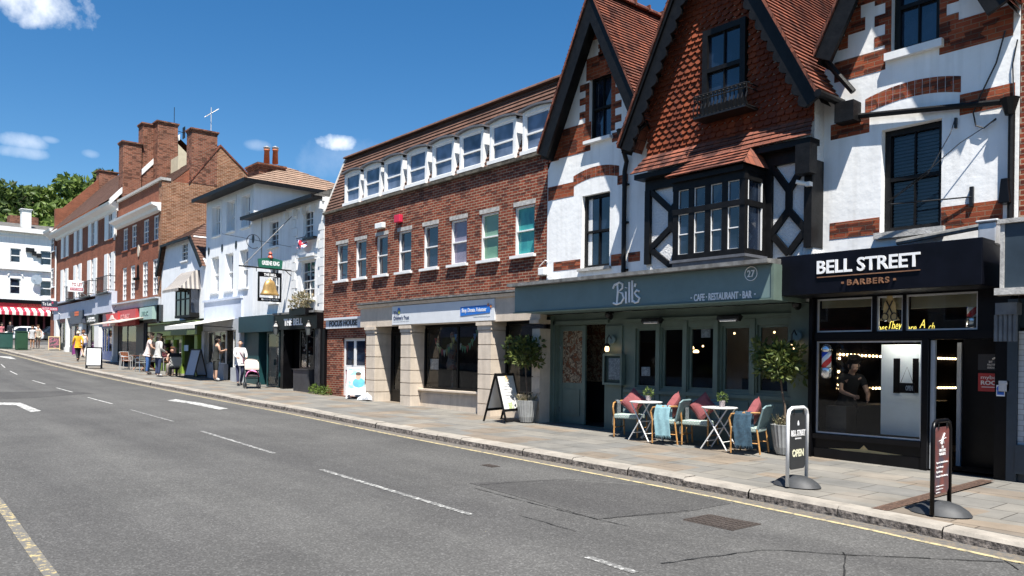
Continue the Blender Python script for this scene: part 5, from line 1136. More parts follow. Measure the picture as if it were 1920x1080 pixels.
m = MB(); m.box(r[0]-.1, r[0]-.03, F+.3, F+.55, gzp, zt0_); m.build('door', black_timber, pub)
m = MB(); 
for i in range(16): q = PT(573+random.uniform(-3, 7), 640+3.2*i, F+.25); m.box(q.x-.05, q.x+.06, q.y, q.y+.03, q.z-.04, q.z+.02)
m.build('window_lettering', pbr('pale_window_art', (.4, .4, .38), .6, .2, 20), pub)
for px, lb in ((517.5, 'black lantern left of the pub fascia lettering'), (578.5, 'black lantern right of the pub fascia lettering')):
    q = PT(px, 616, yf_-.42); t = thing('wall_lantern', lb, 'lantern', tuple(q), 'lanterns on the pub front')
    m = MB(); m.lathe([(.07, -.22), (.12, .06), (.13, .07)], (0, 0, 0), 6); m.build('glass_body', pbr('lantern_glass', (.10, .11, .11), .15, .2), t, local=True)
    m = MB(); m.lathe([(.15, .07), (.11, .13), (.05, .20), (.06, .24), (.02, .28)], (0, 0, 0), 6); m.tube([(0, 0, -.24), (0, .25, -.34), (0, .32, -.2)], .014, 5); m.build('cap', iron, t, local=True)
bkx0, bkx1 = XZ(456, 650)[0], pbx0
m = MB(); z0_, z1_ = XZ(490, 622, F-.25)[1], XZ(490, 591, F-.25)[1]; m.box(bkx0+.1, bkx1-.003, F-.25, F+.1, z0_, z1_); o = m.build('teal_fascia', pbr('dark_teal_fascia', (.012, .04, .05), .5, .1), pub)
r = rect(500, 523.5, 624, 727, F-.02); glazed(pub, r[0], r[1], r[2], z0_-.02, F-.02, (), teal_dark, shop_glass, .07)
m = MB(); m.box(bkx0+.1, r[0]-.9, F+.0, F+.1, gzp, z0_); m.box(r[0]-.9, r[0]-.02, F+.5, F+.55, gzp, z0_); m.box(r[0]-.9, r[0]-.85, F, F+.5, gzp, z0_); m.box(r[0], r[1], F, F+.06, gzp, r[2]-.01); m.build('shopfront', teal_dark, pub)
shelf = blotchmat('window_goods', [(.02, .02, .02), (.25, .22, .18), (.03, .03, .03), (.15, .1, .07), (.02, .025, .03)], 6)
m = MB(); m.box(r[0], r[1], F+.35, F+.4, gzp, z0_-.02); m.build('window_display', shelf, pub)
# hanging pub sign: a board square to the street
XS = XZ(547, 505)[0]
def yz(px, py): return YZ(px, py, XS)
t = thing('pub_sign', 'hanging pub sign with golden bell in open black frame under a green board', 'sign', (XS, F, yz(506, 500)[1]))
y0, zA = yz(484, 509); y1, zB = yz(527, 567); ym = (y0+y1)/2
m = MB(); fr = .05
m.box(XS-.03, XS+.03, y0, y1, lerp(zB, zA, .84), zA); m.box(XS-.03, XS+.03, y0, y1, zB, lerp(zB, zA, .13)); m.box(XS-.03, XS+.03, y0, y0+.05, lerp(zB, zA, .13), lerp(zB, zA, .84)); m.box(XS-.03, XS+.03, y1-.05, y1, lerp(zB, zA, .13), lerp(zB, zA, .84)); m.build('frame', black_paint, t)
m = MB(); m.text('THE BELL', y0+.2, y1-.2, lerp(zB, zA, .87), lerp(zB, zA, .96), XS+.036, .005, bold=.03, axis='x'); m.text('GREENE KING', y0+.12, y1-.12, lerp(zB, zA, .04), lerp(zB, zA, .10), XS+.036, .005, bold=.02, axis='x'); m.build('lettering', letter_white, t)
hb = (zA-zB)*.56; zb0 = lerp(zB, zA, .22); R_ = (y1-y0)*.40
m = MB(); m.lathe([(R_, 0), (R_*1.02, hb*.05), (R_*.88, hb*.15), (R_*.74, hb*.35), (R_*.66, hb*.6), (R_*.52, hb*.8), (R_*.3, hb*.92), (R_*.12, hb*.95), (R_*.12, hb*1.02), (R_*.02, hb*1.04)], (XS, ym, zb0), 20)
for i in range(len(m.v)): m.v[i].x = XS+(m.v[i].x-XS)*.55
m.build('golden_bell', gold_bell, t, smooth=True)
ya, zg0 = yz(485, 501); yb, zg1 = yz(528, 485); m = MB(); m.prismx([(ya, zg0), (yb, zg0), (yb+.03, zg1-.08), ((ya+yb)/2, zg1), (ya-.03, zg1-.08)], XS-.04, XS+.04); m.build('green_board', pbr('sign_green', (.012, .11, .07), .45, .05), t)
m = MB(); m.text('GREENE KING', ya+.1, yb-.1, lerp(zg0, zg1, .25), lerp(zg0, zg1, .66), XS+.046, .005, bold=.03, axis='x'); m.build('lettering', letter_white, t)
m = MB(); m.lathe([(.03, 0), (.1, .06), (.05, .14), (.08, .2), (.01, .28)], (XS, (ya+yb)/2, zg1-.06), 8); m.build('crest', pbr('crest_red', (.45, .08, .04), .5, .3, 20), t)
yo, zo = yz(448, 498); m = MB(); m.tube([(XS, yo, zo), (XS, F, zo-.02)], .03, 6); m.tube([(XS, (y0+y1)/2-.5, zo), (XS, (y0+y1)/2-.5, zA)], .012, 5); m.tube([(XS, (y0+y1)/2+.5, zo), (XS, (y0+y1)/2+.5, zA)], .012, 5)
m.tube([(XS, yo+.15, zo+.02), (XS, F, zo+2.0)], .012, 5); m.tube([(XS, y1+.1, zo), (XS, y1+.5, zo-.3), (XS, F, zo-.75)], .018, 5)
yq, zq = yz(490, 502); m.tube([(XS, yq, zo), (XS, yq, zo+1.9)], .016, 5); m.tube([(XS, yq+.25*math.cos(t_)-.3, zo+.9+.25*math.sin(t_)) for t_ in [i*.45 for i in range(13)]], .012, 5); m.tube([(XS, yo-.6, zo+1.05), (XS, F, zo+.85)], .008, 4); m.build('bracket', iron, t)
# union flag
r = rect(556, 573, 446, 463, F-.25); t = thing('flag', 'small red white and blue flag hanging below the upper right pub window', 'flag', (r[0], F-.25, r[2])); W_, H_ = r[1]-r[0], r[3]-r[2]
n = 12; fl = lambda u, v: (r[0]+W_*u+.02*math.sin(v*6), F-.25+.05*math.sin(u*7+v*3), r[2]+H_*v-.08*math.sin(u*3))
m = MB(); cell = 18
for i in range(cell):
    for j in range(cell):
        u, v = (i+.5)/cell, (j+.5)/cell; du, dw = abs(u-.5), abs(v-.5); d1_, d2_ = abs(u-v), abs(u+v-1)
        c = 2 if (du < .09 or dw < .09) else 1 if (du < .16 or dw < .16) else 2 if min(d1_, d2_) < .05 else 1 if min(d1_, d2_) < .14 else 0
        m.poly([fl(i/cell, j/cell), fl((i+1)/cell, j/cell), fl((i+1)/cell, (j+1)/cell), fl(i/cell, (j+1)/cell)], c)
m.build('cloth', [pbr('flag_blue', (.02, .04, .25), .7, 0), letter_white, pbr('flag_red', (.55, .02, .04), .7, 0)], t)
m = MB(); m.tube([fl(0, 1.02), fl(1, 1.02)], .015, 5); m.tube([PT(574, 440, F), fl(.9, 1.02)], .012, 5); m.build('pole', black_timber, t)
m = MB(); r = rect(569, 590, 443, 449, F-.2); m.box(r[0], r[1], F-.25, F-.101, r[2], r[3]-.03); tag(m.build('window_box', black_paint, loc=(r[0], F, r[2])), 'empty black window box under the upper right pub window', 'window box')
# ================================================================== grey-white three storey house
X0g, X1g = XZ(386, 500)[0], X0p-.01
gh = thing('rendered_house', 'tall grey-white rendered house with hipped tan roof next to the pub', 'building', (-34, F, g(-34)))
zeg = lerp(XZ(376, 381)[1], XZ(476, 341.5)[1], .5); zp0 = g(-34)+2.55
gw = [rect(a, c, t_, bt) for a, c, t_, bt in ((399, 413, 388, 441), (426.5, 440, 377, 434), (454, 469, 365, 425), (396, 410, 481, 548), (422, 437, 475, 545), (449, 465, 469, 539))]
for k in (0, 3):
    za = sum(w[2] for w in gw[k:k+3])/3; zb = sum(w[3] for w in gw[k:k+3])/3
    for i in range(3): gw[k+i] = (gw[k+i][0], gw[k+i][1], za, zb)
walls(gh, X0g, X1g, zp0, zeg, gw, pbr('pale_grey_render', (.80, .82, .84), .8, .05, 1.4, stain=.08), .22, 7)
m = MB(); m.box(X0g, X1g, F+.7, F+7, g(-34)-.3, zp0); m.build('ground_floor_wall', room_dark, gh)
for w in gw: sash(gh, w, F, .20, white_paint, pane_blind, .05, 0, 0, .07, white_paint, .5, curt=.2)
m = MB()
for i in range(3):
    w = gw[i]; m.box(w[0]-.18, w[0]-.04, F-.025, F-.001, w[2], w[3]+.16); m.box(w[1]+.04, w[1]+.18, F-.025, F-.001, w[2], w[3]+.16); m.box(w[0]-.04, w[1]+.04, F-.025, F-.001, w[3]+.02, w[3]+.16)
m.build('window_surround', white_paint, gh)
m = MB()
for px, py in ((391, 471), (416, 465), (442, 459), (474, 448)):
    q = PT(px, py, F-.02); MB().prism([(q.x+.11*math.cos(t_), q.z+.17*math.sin(t_)) for t_ in [math.pi*2*i/14 for i in range(14)]], F-.02, F-.001).build('wall_tie_plate', iron, gh)
e = .5; m = MB(); xm0, xm1 = X0g+2.2, X1g-2.6; zr_ = zeg+1.45; ya, yb = F-e, F+7+e; ym = (ya+yb)/2; ym = min(ym, F+2.6)
m.courses((X0g-.25, ya, zeg), (X1g+e*.7, ya, zeg), (xm0, ym, zr_), (xm1, ym, zr_), 9, .03); m.courses((X1g+e*.7, ya, zeg), (X1g+e*.7, ym*2-ya, zeg), (xm1, ym, zr_), (xm1, ym+.02, zr_), 9, .03); m.poly([(X0g-.25, ya, zeg), (xm0, ym, zr_), (X0g-.25, ym*2-ya, zeg)]); m.poly([(X0g-.25, 2*ym-ya, zeg), (X1g+e*.7, 2*ym-ya, zeg), (xm1, ym, zr_), (xm0, ym, zr_)])
rf = m.build('roof', tile_tan, gh)
m = MB(); m.box(X0g-.3, X1g+e*.7+.05, ya-.08, ya+.02, zeg-.12, zeg+.03); m.box(X1g+e*.7-.02, X1g+e*.7+.06, ya+.021, 2*ym-ya, zeg-.12, zeg+.03); m.box(X0g-.25, X1g+e*.7-.02, ya+.02, F+.02, zeg-.09, zeg-.04); m.build('gutter', black_timber, rf)
def stack(par, x0, x1, y0, y1, z0, z1, mat, cap=2, name='chimney'):
    m = MB(); m.box(x0, x1, y0, y1, z0, z1-.15)
    for i in range(cap): e_ = .04*(i+1); m.box(x0-e_, x1+e_, y0-e_, y1+e_, z1-.15+.075*i, z1-.077+.075*i)
    return m.build(name, mat, par)
q0 = YZ(486, 308, -33.0); q1 = YZ(531, 330, -33.0); ch = stack(gh, -34.2, -33.0, q0[0], q1[0], zeg+.3, q0[1], brick_chim, 3)
for px, col in ((500, 0), (516, 0)):
    y_, z_ = YZ(px, 305, -33.5); m = MB(); m.lathe([(.13, 0), (.11, .55), (.13, .57), (.13, .62)], (-33.5, y_, z_-.05), 10); m.build('chimney_pot', pbr('terracotta', (.45, .13, .05), .7, .1), ch, smooth=True)
    m = MB(); m.lathe([(.11, .60), (.16, .70), (.03, .78)], (-33.5, y_, z_-.05), 8); m.build('cowl', zinc, ch)
# ground floor: cafe shop with awning
cx0, cx1 = X0g, bkx0+.08; yq = F-.1; zt_ = XZ(420, 590, yq)[1]
m = MB(); m.box(cx0, cx1, yq, F+.1, zp0-.45, zp0+.0); m.box(cx0-.0, cx0+.35, yq-.05, F+.1, g(-36)-.2, zp0-.451); m.box(cx1-.5, cx1, yq-.05, F+.1, g(-32)-.2, zp0-.451); xdoor0, xdoor1 = XZ(424, 650)[0], XZ(437, 650)[0]
m.box(cx0+.351, xdoor0-.001, yq, F+.1, g(-35)-.2, g(-35)+.62); m.box(xdoor1+.001, cx1-.501, yq, F+.1, g(-33)-.2, g(-33)+.55); m.build('shopfront', pbr('pale_grey_paint', (.42, .44, .47), .6, .1, 3), gh)
glazed(gh, cx0+.36, xdoor0-.05, g(-35)+.63, zp0-.46, F, (.34, .67), white_paint, shop_glass, .05); glazed(gh, xdoor1+.02, cx1-.51, g(-33)+.56, zp0-.46, F, (), white_paint, shop_glass, .05)
m = MB(); m.box(xdoor0, xdoor1, F+.45, F+.5, g(-34)-.1, zp0-.46); m.box(cx0+.3, cx1-.5, F+.6, F+.62, g(-35), zp0-.45); m.build('window_display', shelf, gh)
m = MB(); za_, zb_ = zp0+.02, zp0+.85; m.box(cx0, cx1-.2, F-.06, F-.001, za_, zb_); m.box(cx0-.03, cx1-.17, F-.12, F-.001, zb_+.001, zb_+.09); m.build('blank_fascia', pbr('grey_blue_board', (.52, .57, .68), .6, .06), gh)
m = MB(); ao = PT(333, 611, F-1.75); xo1 = PT(399, 609, F-1.75).x; zo = ao.z; xi0, xi1 = cx0-.1, cx1-.9
m.add([(xi0, F-.02, zp0+.02), (xi1, F-.02, zp0+.02), (xi1, F-1.7, zo), (xi0, F-1.7, zo), (xi0, F-.02, zp0+.05), (xi1, F-.02, zp0+.05), (xi1, F-1.7, zo+.03), (xi0, F-1.7, zo+.03)], [(0, 1, 2, 3), (4, 7, 6, 5), (0, 3, 7, 4), (1, 5, 6, 2), (3, 2, 6, 7)]); m.box(xi0, xi1, F-1.72, F-1.69, zo-.14, zo+.03)
t = tag(m.build('shop_awning', pbr('white_canvas', (.74, .73, .68), .85, .05, 4), loc=(xi0, F, zp0)), 'sloping white canvas awning over the grey-white cafe window', 'awning')
m = MB()
for xx in (xi0+.05, xi1-.05): m.tube([(xx, F-.05, zp0-.35), (xx, F-1.65, zo-.02)], .02, 5); 
m.build('awning_arm', iron, t)
# ================================================================== gabled cottage with green shop
X0c, X1c = XZ(303, 500)[0]+.02, X0g-.01
cot = thing('gabled_cottage', 'white half-hipped cottage with hooded bay window above a lime green shop front', 'building', (-40, F, g(-40)))
zk0 = XZ(345, 600)[1]; lx, lz = XZ(304, 512); a0 = XZ(312, 459); a1 = XZ(363, 441); zh = (a0[1]+a1[1])/2; rx, rz = XZ(384, 494)
zl_ = (lz+rz)/2
out = [(X0c, zk0), (X1c, zk0), (X1c, zl_), (lerp(X1c, a1[0], .45), lerp(zl_, zh, .35)), (a1[0], zh), (a0[0], zh), (lerp(X0c, a0[0], .45), lerp(zl_, zh, .35)), (X0c, zl_)]
uw = rect(341, 352, 456, 489)
b = MB(); b.wall(out, [rp(*uw)], F, .1); b.shell(out, F, F+7); b.box(X0c, X1c, F+.8, F+7, g(-40)-.3, zk0); b.build('wall', pbr('cottage_render', (.80, .82, .84), .8, .05, 2, stain=.06), cot)
sash(cot, uw, F, .07, white_paint, pane, .05, 1, 1, .08, white_paint)
hp = (lerp(a0[0], a1[0], .5), zh+1.0); yh = F+1.3
m = MB(); e = .25
m.courses((a0[0]-.1, F-e, zh-.1), (a1[0]+.1, F-e, zh-.1), (hp[0]-.02, yh, hp[1]), (hp[0]+.02, yh, hp[1]), 8, .03)
for sx, pts in ((-1, [(X0c-.2, zl_-.15), (lerp(X0c, a0[0], .45)-.1, lerp(zl_, zh, .35)+.03), (a0[0]-.1, zh-.1)]), (1, [(X1c+.0, zl_-.15), (lerp(X1c, a1[0], .45)+.08, lerp(zl_, zh, .35)+.03), (a1[0]+.1, zh-.1)])):
    for (p, q) in zip(pts, pts[1:]): m.courses((p[0], F-e, p[1]), (p[0], F+7, p[1]), (q[0], F-e, q[1]), (q[0], F+7, q[1]), 5, .025)
    p, q = pts[-1], hp; m.courses((p[0], F-e, p[1]), (p[0], F+7, p[1]), (q[0], yh, q[1]), (q[0], F+7, q[1]), 7, .025)
m.build('roof', tile_brown, cot)
m = MB(); m.box(a0[0]-.12, a1[0]+.12, F-e-.05, F-e+.02, zh-.18, zh-.07)
for pts in ([(X0c-.2, zl_-.15), (lerp(X0c, a0[0], .45)-.1, lerp(zl_, zh, .35)+.03), (a0[0]-.1, zh-.1)], [(X1c-.02, zl_-.15), (lerp(X1c, a1[0], .45)+.06, lerp(zl_, zh, .35)+.03), (a1[0]+.08, zh-.1)]):
    for (p, q) in zip(pts, pts[1:]): beam(m, p, q, .2, F-e, F-e+.06)
m.build('bargeboard', black_timber, cot)
ow = rect(329, 355, 543, 591, F-.45); m = MB(); xx0, xx1, zz0, zz1 = ow; yo_ = F-.45; fw = .07
for i in range(4): x = lerp(xx0, xx1, i/3); m.box(x-fw/2, x+fw/2, yo_, yo_+.06, zz0, zz1)
m.box(xx0-.05, xx1+.05, yo_-.01, F-.001, zz0-.12, zz0).box(xx0, xx1, yo_+.001, yo_+.059, zz1-.08, zz1).box(xx0, xx1, yo_+.001, yo_+.059, lerp(zz0, zz1, .62)-.03, lerp(zz0, zz1, .62)+.03); m.box(xx1-.02, xx1+.03, yo_+.06, F-.001, zz0+.001, zz0+.1)
o = m.build('bay_window', black_timber, cot); m = MB(); m.poly([(xx0, yo_+.03, zz0), (xx1, yo_+.03, zz0), (xx1, yo_+.03, zz1), (xx0, yo_+.03, zz1)]); m.poly([(xx1, yo_+.05, zz0), (xx1, F-.01, zz0), (xx1, F-.01, zz1), (xx1, yo_+.05, zz1)]); m.poly([(xx0, yo_+.05, zz0), (xx0, F-.01, zz0), (xx0, F-.01, zz1), (xx0, yo_+.05, zz1)]); m.build('pane', pane, o)
m = MB(); prof = [(F-1.0, zz1-.02), (F-.78, zz1+.16), (F-.55, zz1+.42), (F-.35, zz1+.7), (F-.2, zz1+.85), (F-.01, zz1+.87)]; k = 9; xc_ = (xx0+xx1)/2
for i in range(len(prof)-1):
    (y_a, z_a), (y_b, z_b) = prof[i], prof[i+1]; wa_ = .95+.22*(F-y_a); wb_ = .95+.22*(F-y_b)
    for j in range(k): m.poly([(xc_-wa_+2*wa_*j/k, y_a, z_a), (xc_-wa_+2*wa_*(j+1)/k, y_a, z_a), (xc_-wb_+2*wb_*(j+1)/k, y_b, z_b), (xc_-wb_+2*wb_*j/k, y_b, z_b)])
    for s_ in (-1, 1): m.poly([(xc_+s_*wa_, y_a, z_a), (xc_+s_*wb_, y_b, z_b), (xc_+s_*wb_, F, z_b), (xc_+s_*wa_, F, z_a)])
for j in range(18): x = lerp(xc_-1.17, xc_+1.17, j/18); m.add([(x, F-1.0, zz1-.02), (x+.13, F-1.0, zz1-.02), (x+.13, F-1.0, zz1-.12), (x+.065, F-1.0, zz1-.18), (x, F-1.0, zz1-.12)], [(0, 4, 3, 2, 1)])
tag(m.build('window_canopy', stripemat('canopy_stripes', (.14, .13, .13), (.42, .38, .34), .2), loc=(xc_, F, zz1)), 'faded grey striped canopy curving out over the cottage bay window', 'awning')
lime = pbr('lime_green_paint', (.24, .36, .05), .5, .08, 4); olive = pbr('olive_green_paint', (.085, .12, .035), .5, .1, 4)
zc0, zc1 = XZ(345, 628, F-.3)[1], XZ(345, 605, F-.3)[1]; gc = g(-40)-.2; Xs = X0c-.6
m = MB(); m.box(Xs, X1c-.02, F-.35, F+.1, zc0, zc1); m.box(Xs-.05, X1c-.02, F-.45, F-.2, zc1+.001, zc1+.06); m.build('fascia', olive, cot)
m = MB(); xw0, xw1, xw2 = XZ(313, 660)[0], XZ(345, 660)[0], XZ(371, 660)[0]
for x in (Xs+.1, xw0, lerp(xw0, xw1, .5), xw1): m.box(x-.07, x+.07, F-.1, F+.05, gc+.5, zc0)
m.box(Xs, xw1+.07, F-.12, F+.1, gc, gc+.62); m.box(xw2-.05, xw2+.35, F-.15, F+.1, gc, zc0); m.box(xw0, xw1, F-.1, F+.04, zc0-.2, zc0); m.build('shopfront', lime, cot)
glazed(cot, Xs+.1, xw1, gc+.63, zc0-.02, F+.0, (.33, .66), lime, shop_glass, .05)
m = MB(); m.box(xw1+.08, xw2-.06, F+.5, F+.55, gc, zc0); m.box(xw1+.08, xw1+.12, F, F+.5, gc, zc0); m.build('door', olive, cot)
m = MB(); room(m, Xs, xw1+.05, F+.1, F+.78, gc, zc0); m.build('interior', shelf, cot)
r = rect(345, 353, 647, 658, F-.02); m = MB(); m.box(r[0], r[1], F-.03, F-.01, r[2], r[3]); tag(m.build('paper_notice', pbr('pale_blue_paper', (.5, .65, .72), .6, 0), loc=(r[0], F, r[2])), 'pale blue notice beside the lime green shop doorway', 'notice')
# ================================================================== tall brick house with chimneys
X0h, X1h = XZ(221, 450)[0], X0c-.03
th = thing('brick_townhouse', 'tall red brick house with bare gable wall and broad chimneys beside the white cottage', 'building', (-47, F, g(-47)))
zpar = XZ(304, 338)[1]; zcor = lerp(XZ(221, 421)[1], XZ(305, 377)[1], .5); zs6 = XZ(262, 566)[1]
tw = [rect(a, c, t_, bt) for a, c, t_, bt in ((231, 239.5, 430, 472), (247, 256, 422, 465), (269, 279, 411, 457), (288, 298, 403, 449), (229.5, 237, 504, 564), (244.5, 253, 499, 561), (267, 276.7, 490, 557), (286, 296, 483, 553))]
for k in (0, 4):
    za = sum(w[2] for w in tw[k:k+4])/4; zb = sum(w[3] for w in tw[k:k+4])/4
    for i in range(4): tw[k+i] = (tw[k+i][0], tw[k+i][1], za, zb)
nich = rect(256.5, 261, 495, 521)
b = MB(); b.wall(rp(X0h, X1h, zs6, zpar), [rp(*w) for w in tw], F, .12)
yg = [(F, zs6-3), (F, zpar), (F+1.3, zpar+.0), (YZ(408, 250, X1h)[0]+.15, YZ(415, 275, X1h)[1]), (YZ(465, 335, X1h)[0]+.2, YZ(465, 335, X1h)[1]), (F+8.5, 6.0), (F+8.5, zs6-3)]
b.add([(X1h, y, z) for y, z in yg], [tuple(range(len(yg)))]); b.add([(X0h, y, z) for y, z in yg], [tuple(range(len(yg)))]); b.poly([(X0h, F+8.5, zs6-3), (X1h, F+8.5, zs6-3), (X1h, F+8.5, 6), (X0h, F+8.5, 6)])
b.box(X0h, X1h, F+.7, F+.75, g(-46)-.3, zs6+.02)
wl6 = b.build('wall', [brick_deep], th)
for p in wl6.data.polygons:
    if p.normal.x > .9 or p.normal.x < -.9: pass
b = MB(); b.add([(X1h+.012, y, z) for y, z in yg], [tuple(range(len(yg)))]); b.build('gable_wall', brick_orange, th)
for i, w in enumerate(tw): sash(th, w, F, .08, white_paint, pane_blind, .07, 1, 2 if i > 3 else 1, .07, brick_deep)
m = MB(); cor = lambda y0: [(F, zcor-.42), (F-.18, zcor-.36), (F-.22, zcor-.2), (F-.5, zcor-.1), (F-.52, zcor), (F, zcor+.04)]
m.prismx(cor(0), X0h, X1h-.1); m.build('cornice', white_paint, th)
m = MB(); m.box(X0h-.02, X1h+.05, F-.12, F+.4, zpar+.001, zpar+.14); m.build('coping', sill_stone, th)
m = MB(); m.box(X1h-.5, X1h+.013, F-.03, F-.001, zs6, zpar); m.build('brick_pier', brick_orange, th)
m = MB(); m.prism([(nich[0], nich[2]), (nich[1], nich[2]), (nich[1], lerp(nich[2], nich[3], .8)), ((nich[0]+nich[1])/2, nich[3]), (nich[0], lerp(nich[2], nich[3], .8))], F-.006, F-.001); m.box(nich[0]-.1, nich[1]+.1, F-.15, F-.001, nich[2]-.12, nich[2]); m.build('niche', room_dark, th)
q = PT(261, 470, F); m = MB(); m.prism([(q.x+.18*math.cos(t_), q.z+.34*math.sin(t_)) for t_ in [math.pi*2*i/16 for i in range(16)]], F-.05, F-.001); m.build('oval_plaque', stone, th)
zrg = yg[3][1]; yr = yg[3][0]
m = MB(); m.courses((X0h, F+.4, zpar-.1), (X1h-.35, F+.4, zpar-.1), (X0h, yr, zrg), (X1h-.35, yr, zrg), 14, .02); m.poly([(X0h, yr, zrg), (X1h-.35, yr, zrg), (X1h-.35, F+8, 6.2), (X0h, F+8, 6.2)]); m.build('roof', tile_brown, th)
MB().add([(X1h-.3, F+.35, zpar-.2), (X1h-.3, yr+.5, zpar-.2), (X1h-.3, yr, zrg-.03), (X1h-.3, F+.4, zpar-.12)], [(0, 1, 2, 3)]).build('inner_gable', brick_deep, th)
m = MB(); 
for (p, q) in zip(yg[2:4], yg[3:5]): m.add([(X1h-.4, p[0], p[1]), (X1h+.06, p[0], p[1]), (X1h+.06, q[0], q[1]), (X1h-.4, q[0], q[1]), (X1h-.4, p[0], p[1]+.1), (X1h+.06, p[0], p[1]+.1), (X1h+.06, q[0], q[1]+.1), (X1h-.4, q[0], q[1]+.1)], [(0, 3, 2, 1), (4, 5, 6, 7), (0, 1, 5, 4), (1, 2, 6, 5), (2, 3, 7, 6), (3, 0, 4, 7)])
m.build('gable_coping', tile_red, th)
def ystack(par, X, w, pxa, pxb, pyt, z0, mat=brick_chim):
    ya, zt_a = YZ(pxa, pyt+3, X); yb, zt_b = YZ(pxb, pyt+6, X); return stack(par, X-w, X, ya, yb, z0, zt_a, mat, 2), ya, yb, zt_a
c1, ya, yb, zt1_ = ystack(th, X1h+.03, .8, 360, 408, 236, zpar+.1)
c2, ya2, yb2, zt2 = ystack(th, -50.5, .9, 296, 334, 222, 8.5)
m = MB(); m.tube([(X1h-.4, yb-.2, zt1_-.1), (X1h-.4, yb-.2, zt1_+1.4)], .025, 5)
for i in range(5): m.tube([(X1h-.7, yb-.45+.12*i, zt1_+.9+.1*i), (X1h-.1, yb-.45+.12*i, zt1_+.9+.1*i)], .014, 4)
m.tube([(X1h-.4, yb-.55, zt1_+.8), (X1h-.4, yb+.2, zt1_+1.4)], .016, 4); tag(m.build('television_aerial', alu, loc=(X1h-.4, yb, zt1_)), 'thin television aerial on the chimney of the bare gable wall', 'aerial')
m = MB(); m.tube([(-50.6, yb2-.2, zt2-.8), (-50.6, yb2-.2, zt2+1.0)], .02, 5); m.tube([(-50.6, yb2-.2, zt2-.4), (-50.6, yb2+.4, zt2-.45)], .02, 4); m.box(-50.8, -50.4, yb2+.36, yb2+.40, zt2-.8, zt2-.1); tag(m.build('television_aerial', iron, loc=(-50.6, yb2, zt2)), 'small dark aerial on the tallest brick chimney', 'aerial')
yq1, zq1 = YZ(334, 270, -49); m = MB(); m.add([(-49, YZ(334, 320, -49)[0], zpar+1), (-49, YZ(359, 310, -49)[0], zpar+1), (-49, YZ(359, 296, -49)[0], YZ(359, 296, -49)[1]), (-49, yq1, zq1)], [(0, 1, 2, 3)]); m.box(-50.4, -49.02, YZ(334, 320, -49)[0], YZ(359, 310, -49)[0], zpar+.5, YZ(359, 296, -49)[1]); m.build('rendered_gable', pbr('buff_render', (.50, .44, .32), .9, .08), th)
# shops below
def fas(par, nm, mat, p0, p1, pt, pbm, y=F-.2, txt=None, tm=letter_white, tr=None, bold=.02):
    r = rect(p0, p1, pt, pbm, y); m = MB(); m.box(r[0], r[1], y, F+.05, r[2], r[3]); o = m.build(nm, mat, par)
    if txt: lettering(o, txt, tr[0], tr[1], tr[2], tr[3], y, tm, .02, bold)
    return o
zt6 = zs6; gz6 = g(-47)-.4
m = MB(); m.box(X0h, X1h, F-.12, F+.1, zs6-.32, zs6-.0); m.box(X0h, X1h, F-.3, F+.05, zs6+.001, zs6+.08); m.build('shop_cornice', MATS['pale_grey_paint'], th)
fas(th, 'dark_fascia', pbr('charcoal_board', (.035, .037, .042), .5, .1), 221.5, 302, 577, 606, F-.1)
coral = pbr('coral_red_board', (.42, .06, .065), .5, .06)
fas(th, 'red_fascia', coral, 220, 254, 581, 610, F-.3, 'ROAST', pbr('pale_pink_letter', (.5, .22, .22), .5, 0), (226, 243, 589, 601))
fas(th, 'mint_fascia', pbr('mint_board', (.33, .47, .43), .5, .04), 261.5, 285, 576, 599, F-.3, 'JERK', pbr('mint_dark_letter', (.18, .3, .27), .5, 0), (265, 278, 584, 593))
glazed(th, XZ(221.5, 640)[0], XZ(258, 640)[0], g(-50)+.1, zs6-1.1, F-.02, (.5,), pbr('dark_grey_frame', (.05, .052, .058), .5, .1), shop_glass, .1)
glazed(th, XZ(273, 640)[0], XZ(297, 640)[0], g(-45)+.3, zs6-.9, F-.02, (), pbr('dark_grey_frame2', (.05, .052, .058), .5, .1), shop_glass, .08)
pil = MATS['dark_grey_frame']; MB().box(XZ(258.5, 640)[0], XZ(272.5, 640)[0], F-.1, F+.1, gz6, zs6-.9).build('shop_pilaster', pil, th); m = MB(); m.box(XZ(297.5, 640)[0], X1h, F-.1, F+.1, gz6, zs6-.33); m.build('shop_pilaster', MATS['dark_grey_frame'], th)
r = rect(275, 296, 612, 641, F+.3); m = MB()
for i, c in enumerate((5, 4, 3, 1, 4, 0)): m.box(r[0], r[1], F+.3, F+.34, lerp(r[2], r[3], i/6), lerp(r[2], r[3], (i+1)/6)-.002, c)
m.build('window_poster', [letter_white, coral, pbr('poster_orange', (.6, .25, .06), .6, 0), pbr('poster_green', (.3, .5, .12), .6, 0), pbr('poster_pale', (.55, .62, .6), .6, 0), pbr('poster_dark_green', (.04, .2, .1), .6, 0)], th)
ax0, ax1 = XZ(221, 610)[0], XZ(280, 600)[0]; za_ = zs6-1.0; m = MB()
m.add([(ax0, F-.1, za_+.1), (ax1, F-.1, za_+.1), (ax1, F-1.5, za_-.25), (ax0, F-1.5, za_-.25), (ax0, F-.1, za_+.14), (ax1, F-.1, za_+.14), (ax1, F-1.5, za_-.21), (ax0, F-1.5, za_-.21)], [(0, 3, 2, 1), (4, 5, 6, 7), (0, 1, 5, 4), (1, 2, 6, 5), (2, 3, 7, 6), (3, 0, 4, 7)]); tag(m.build('shop_awning', pbr('faded_canvas', (.5, .44, .38), .85, .1), loc=(ax0, F, za_)), 'low faded canvas awning over the outdoor wooden table', 'awning')
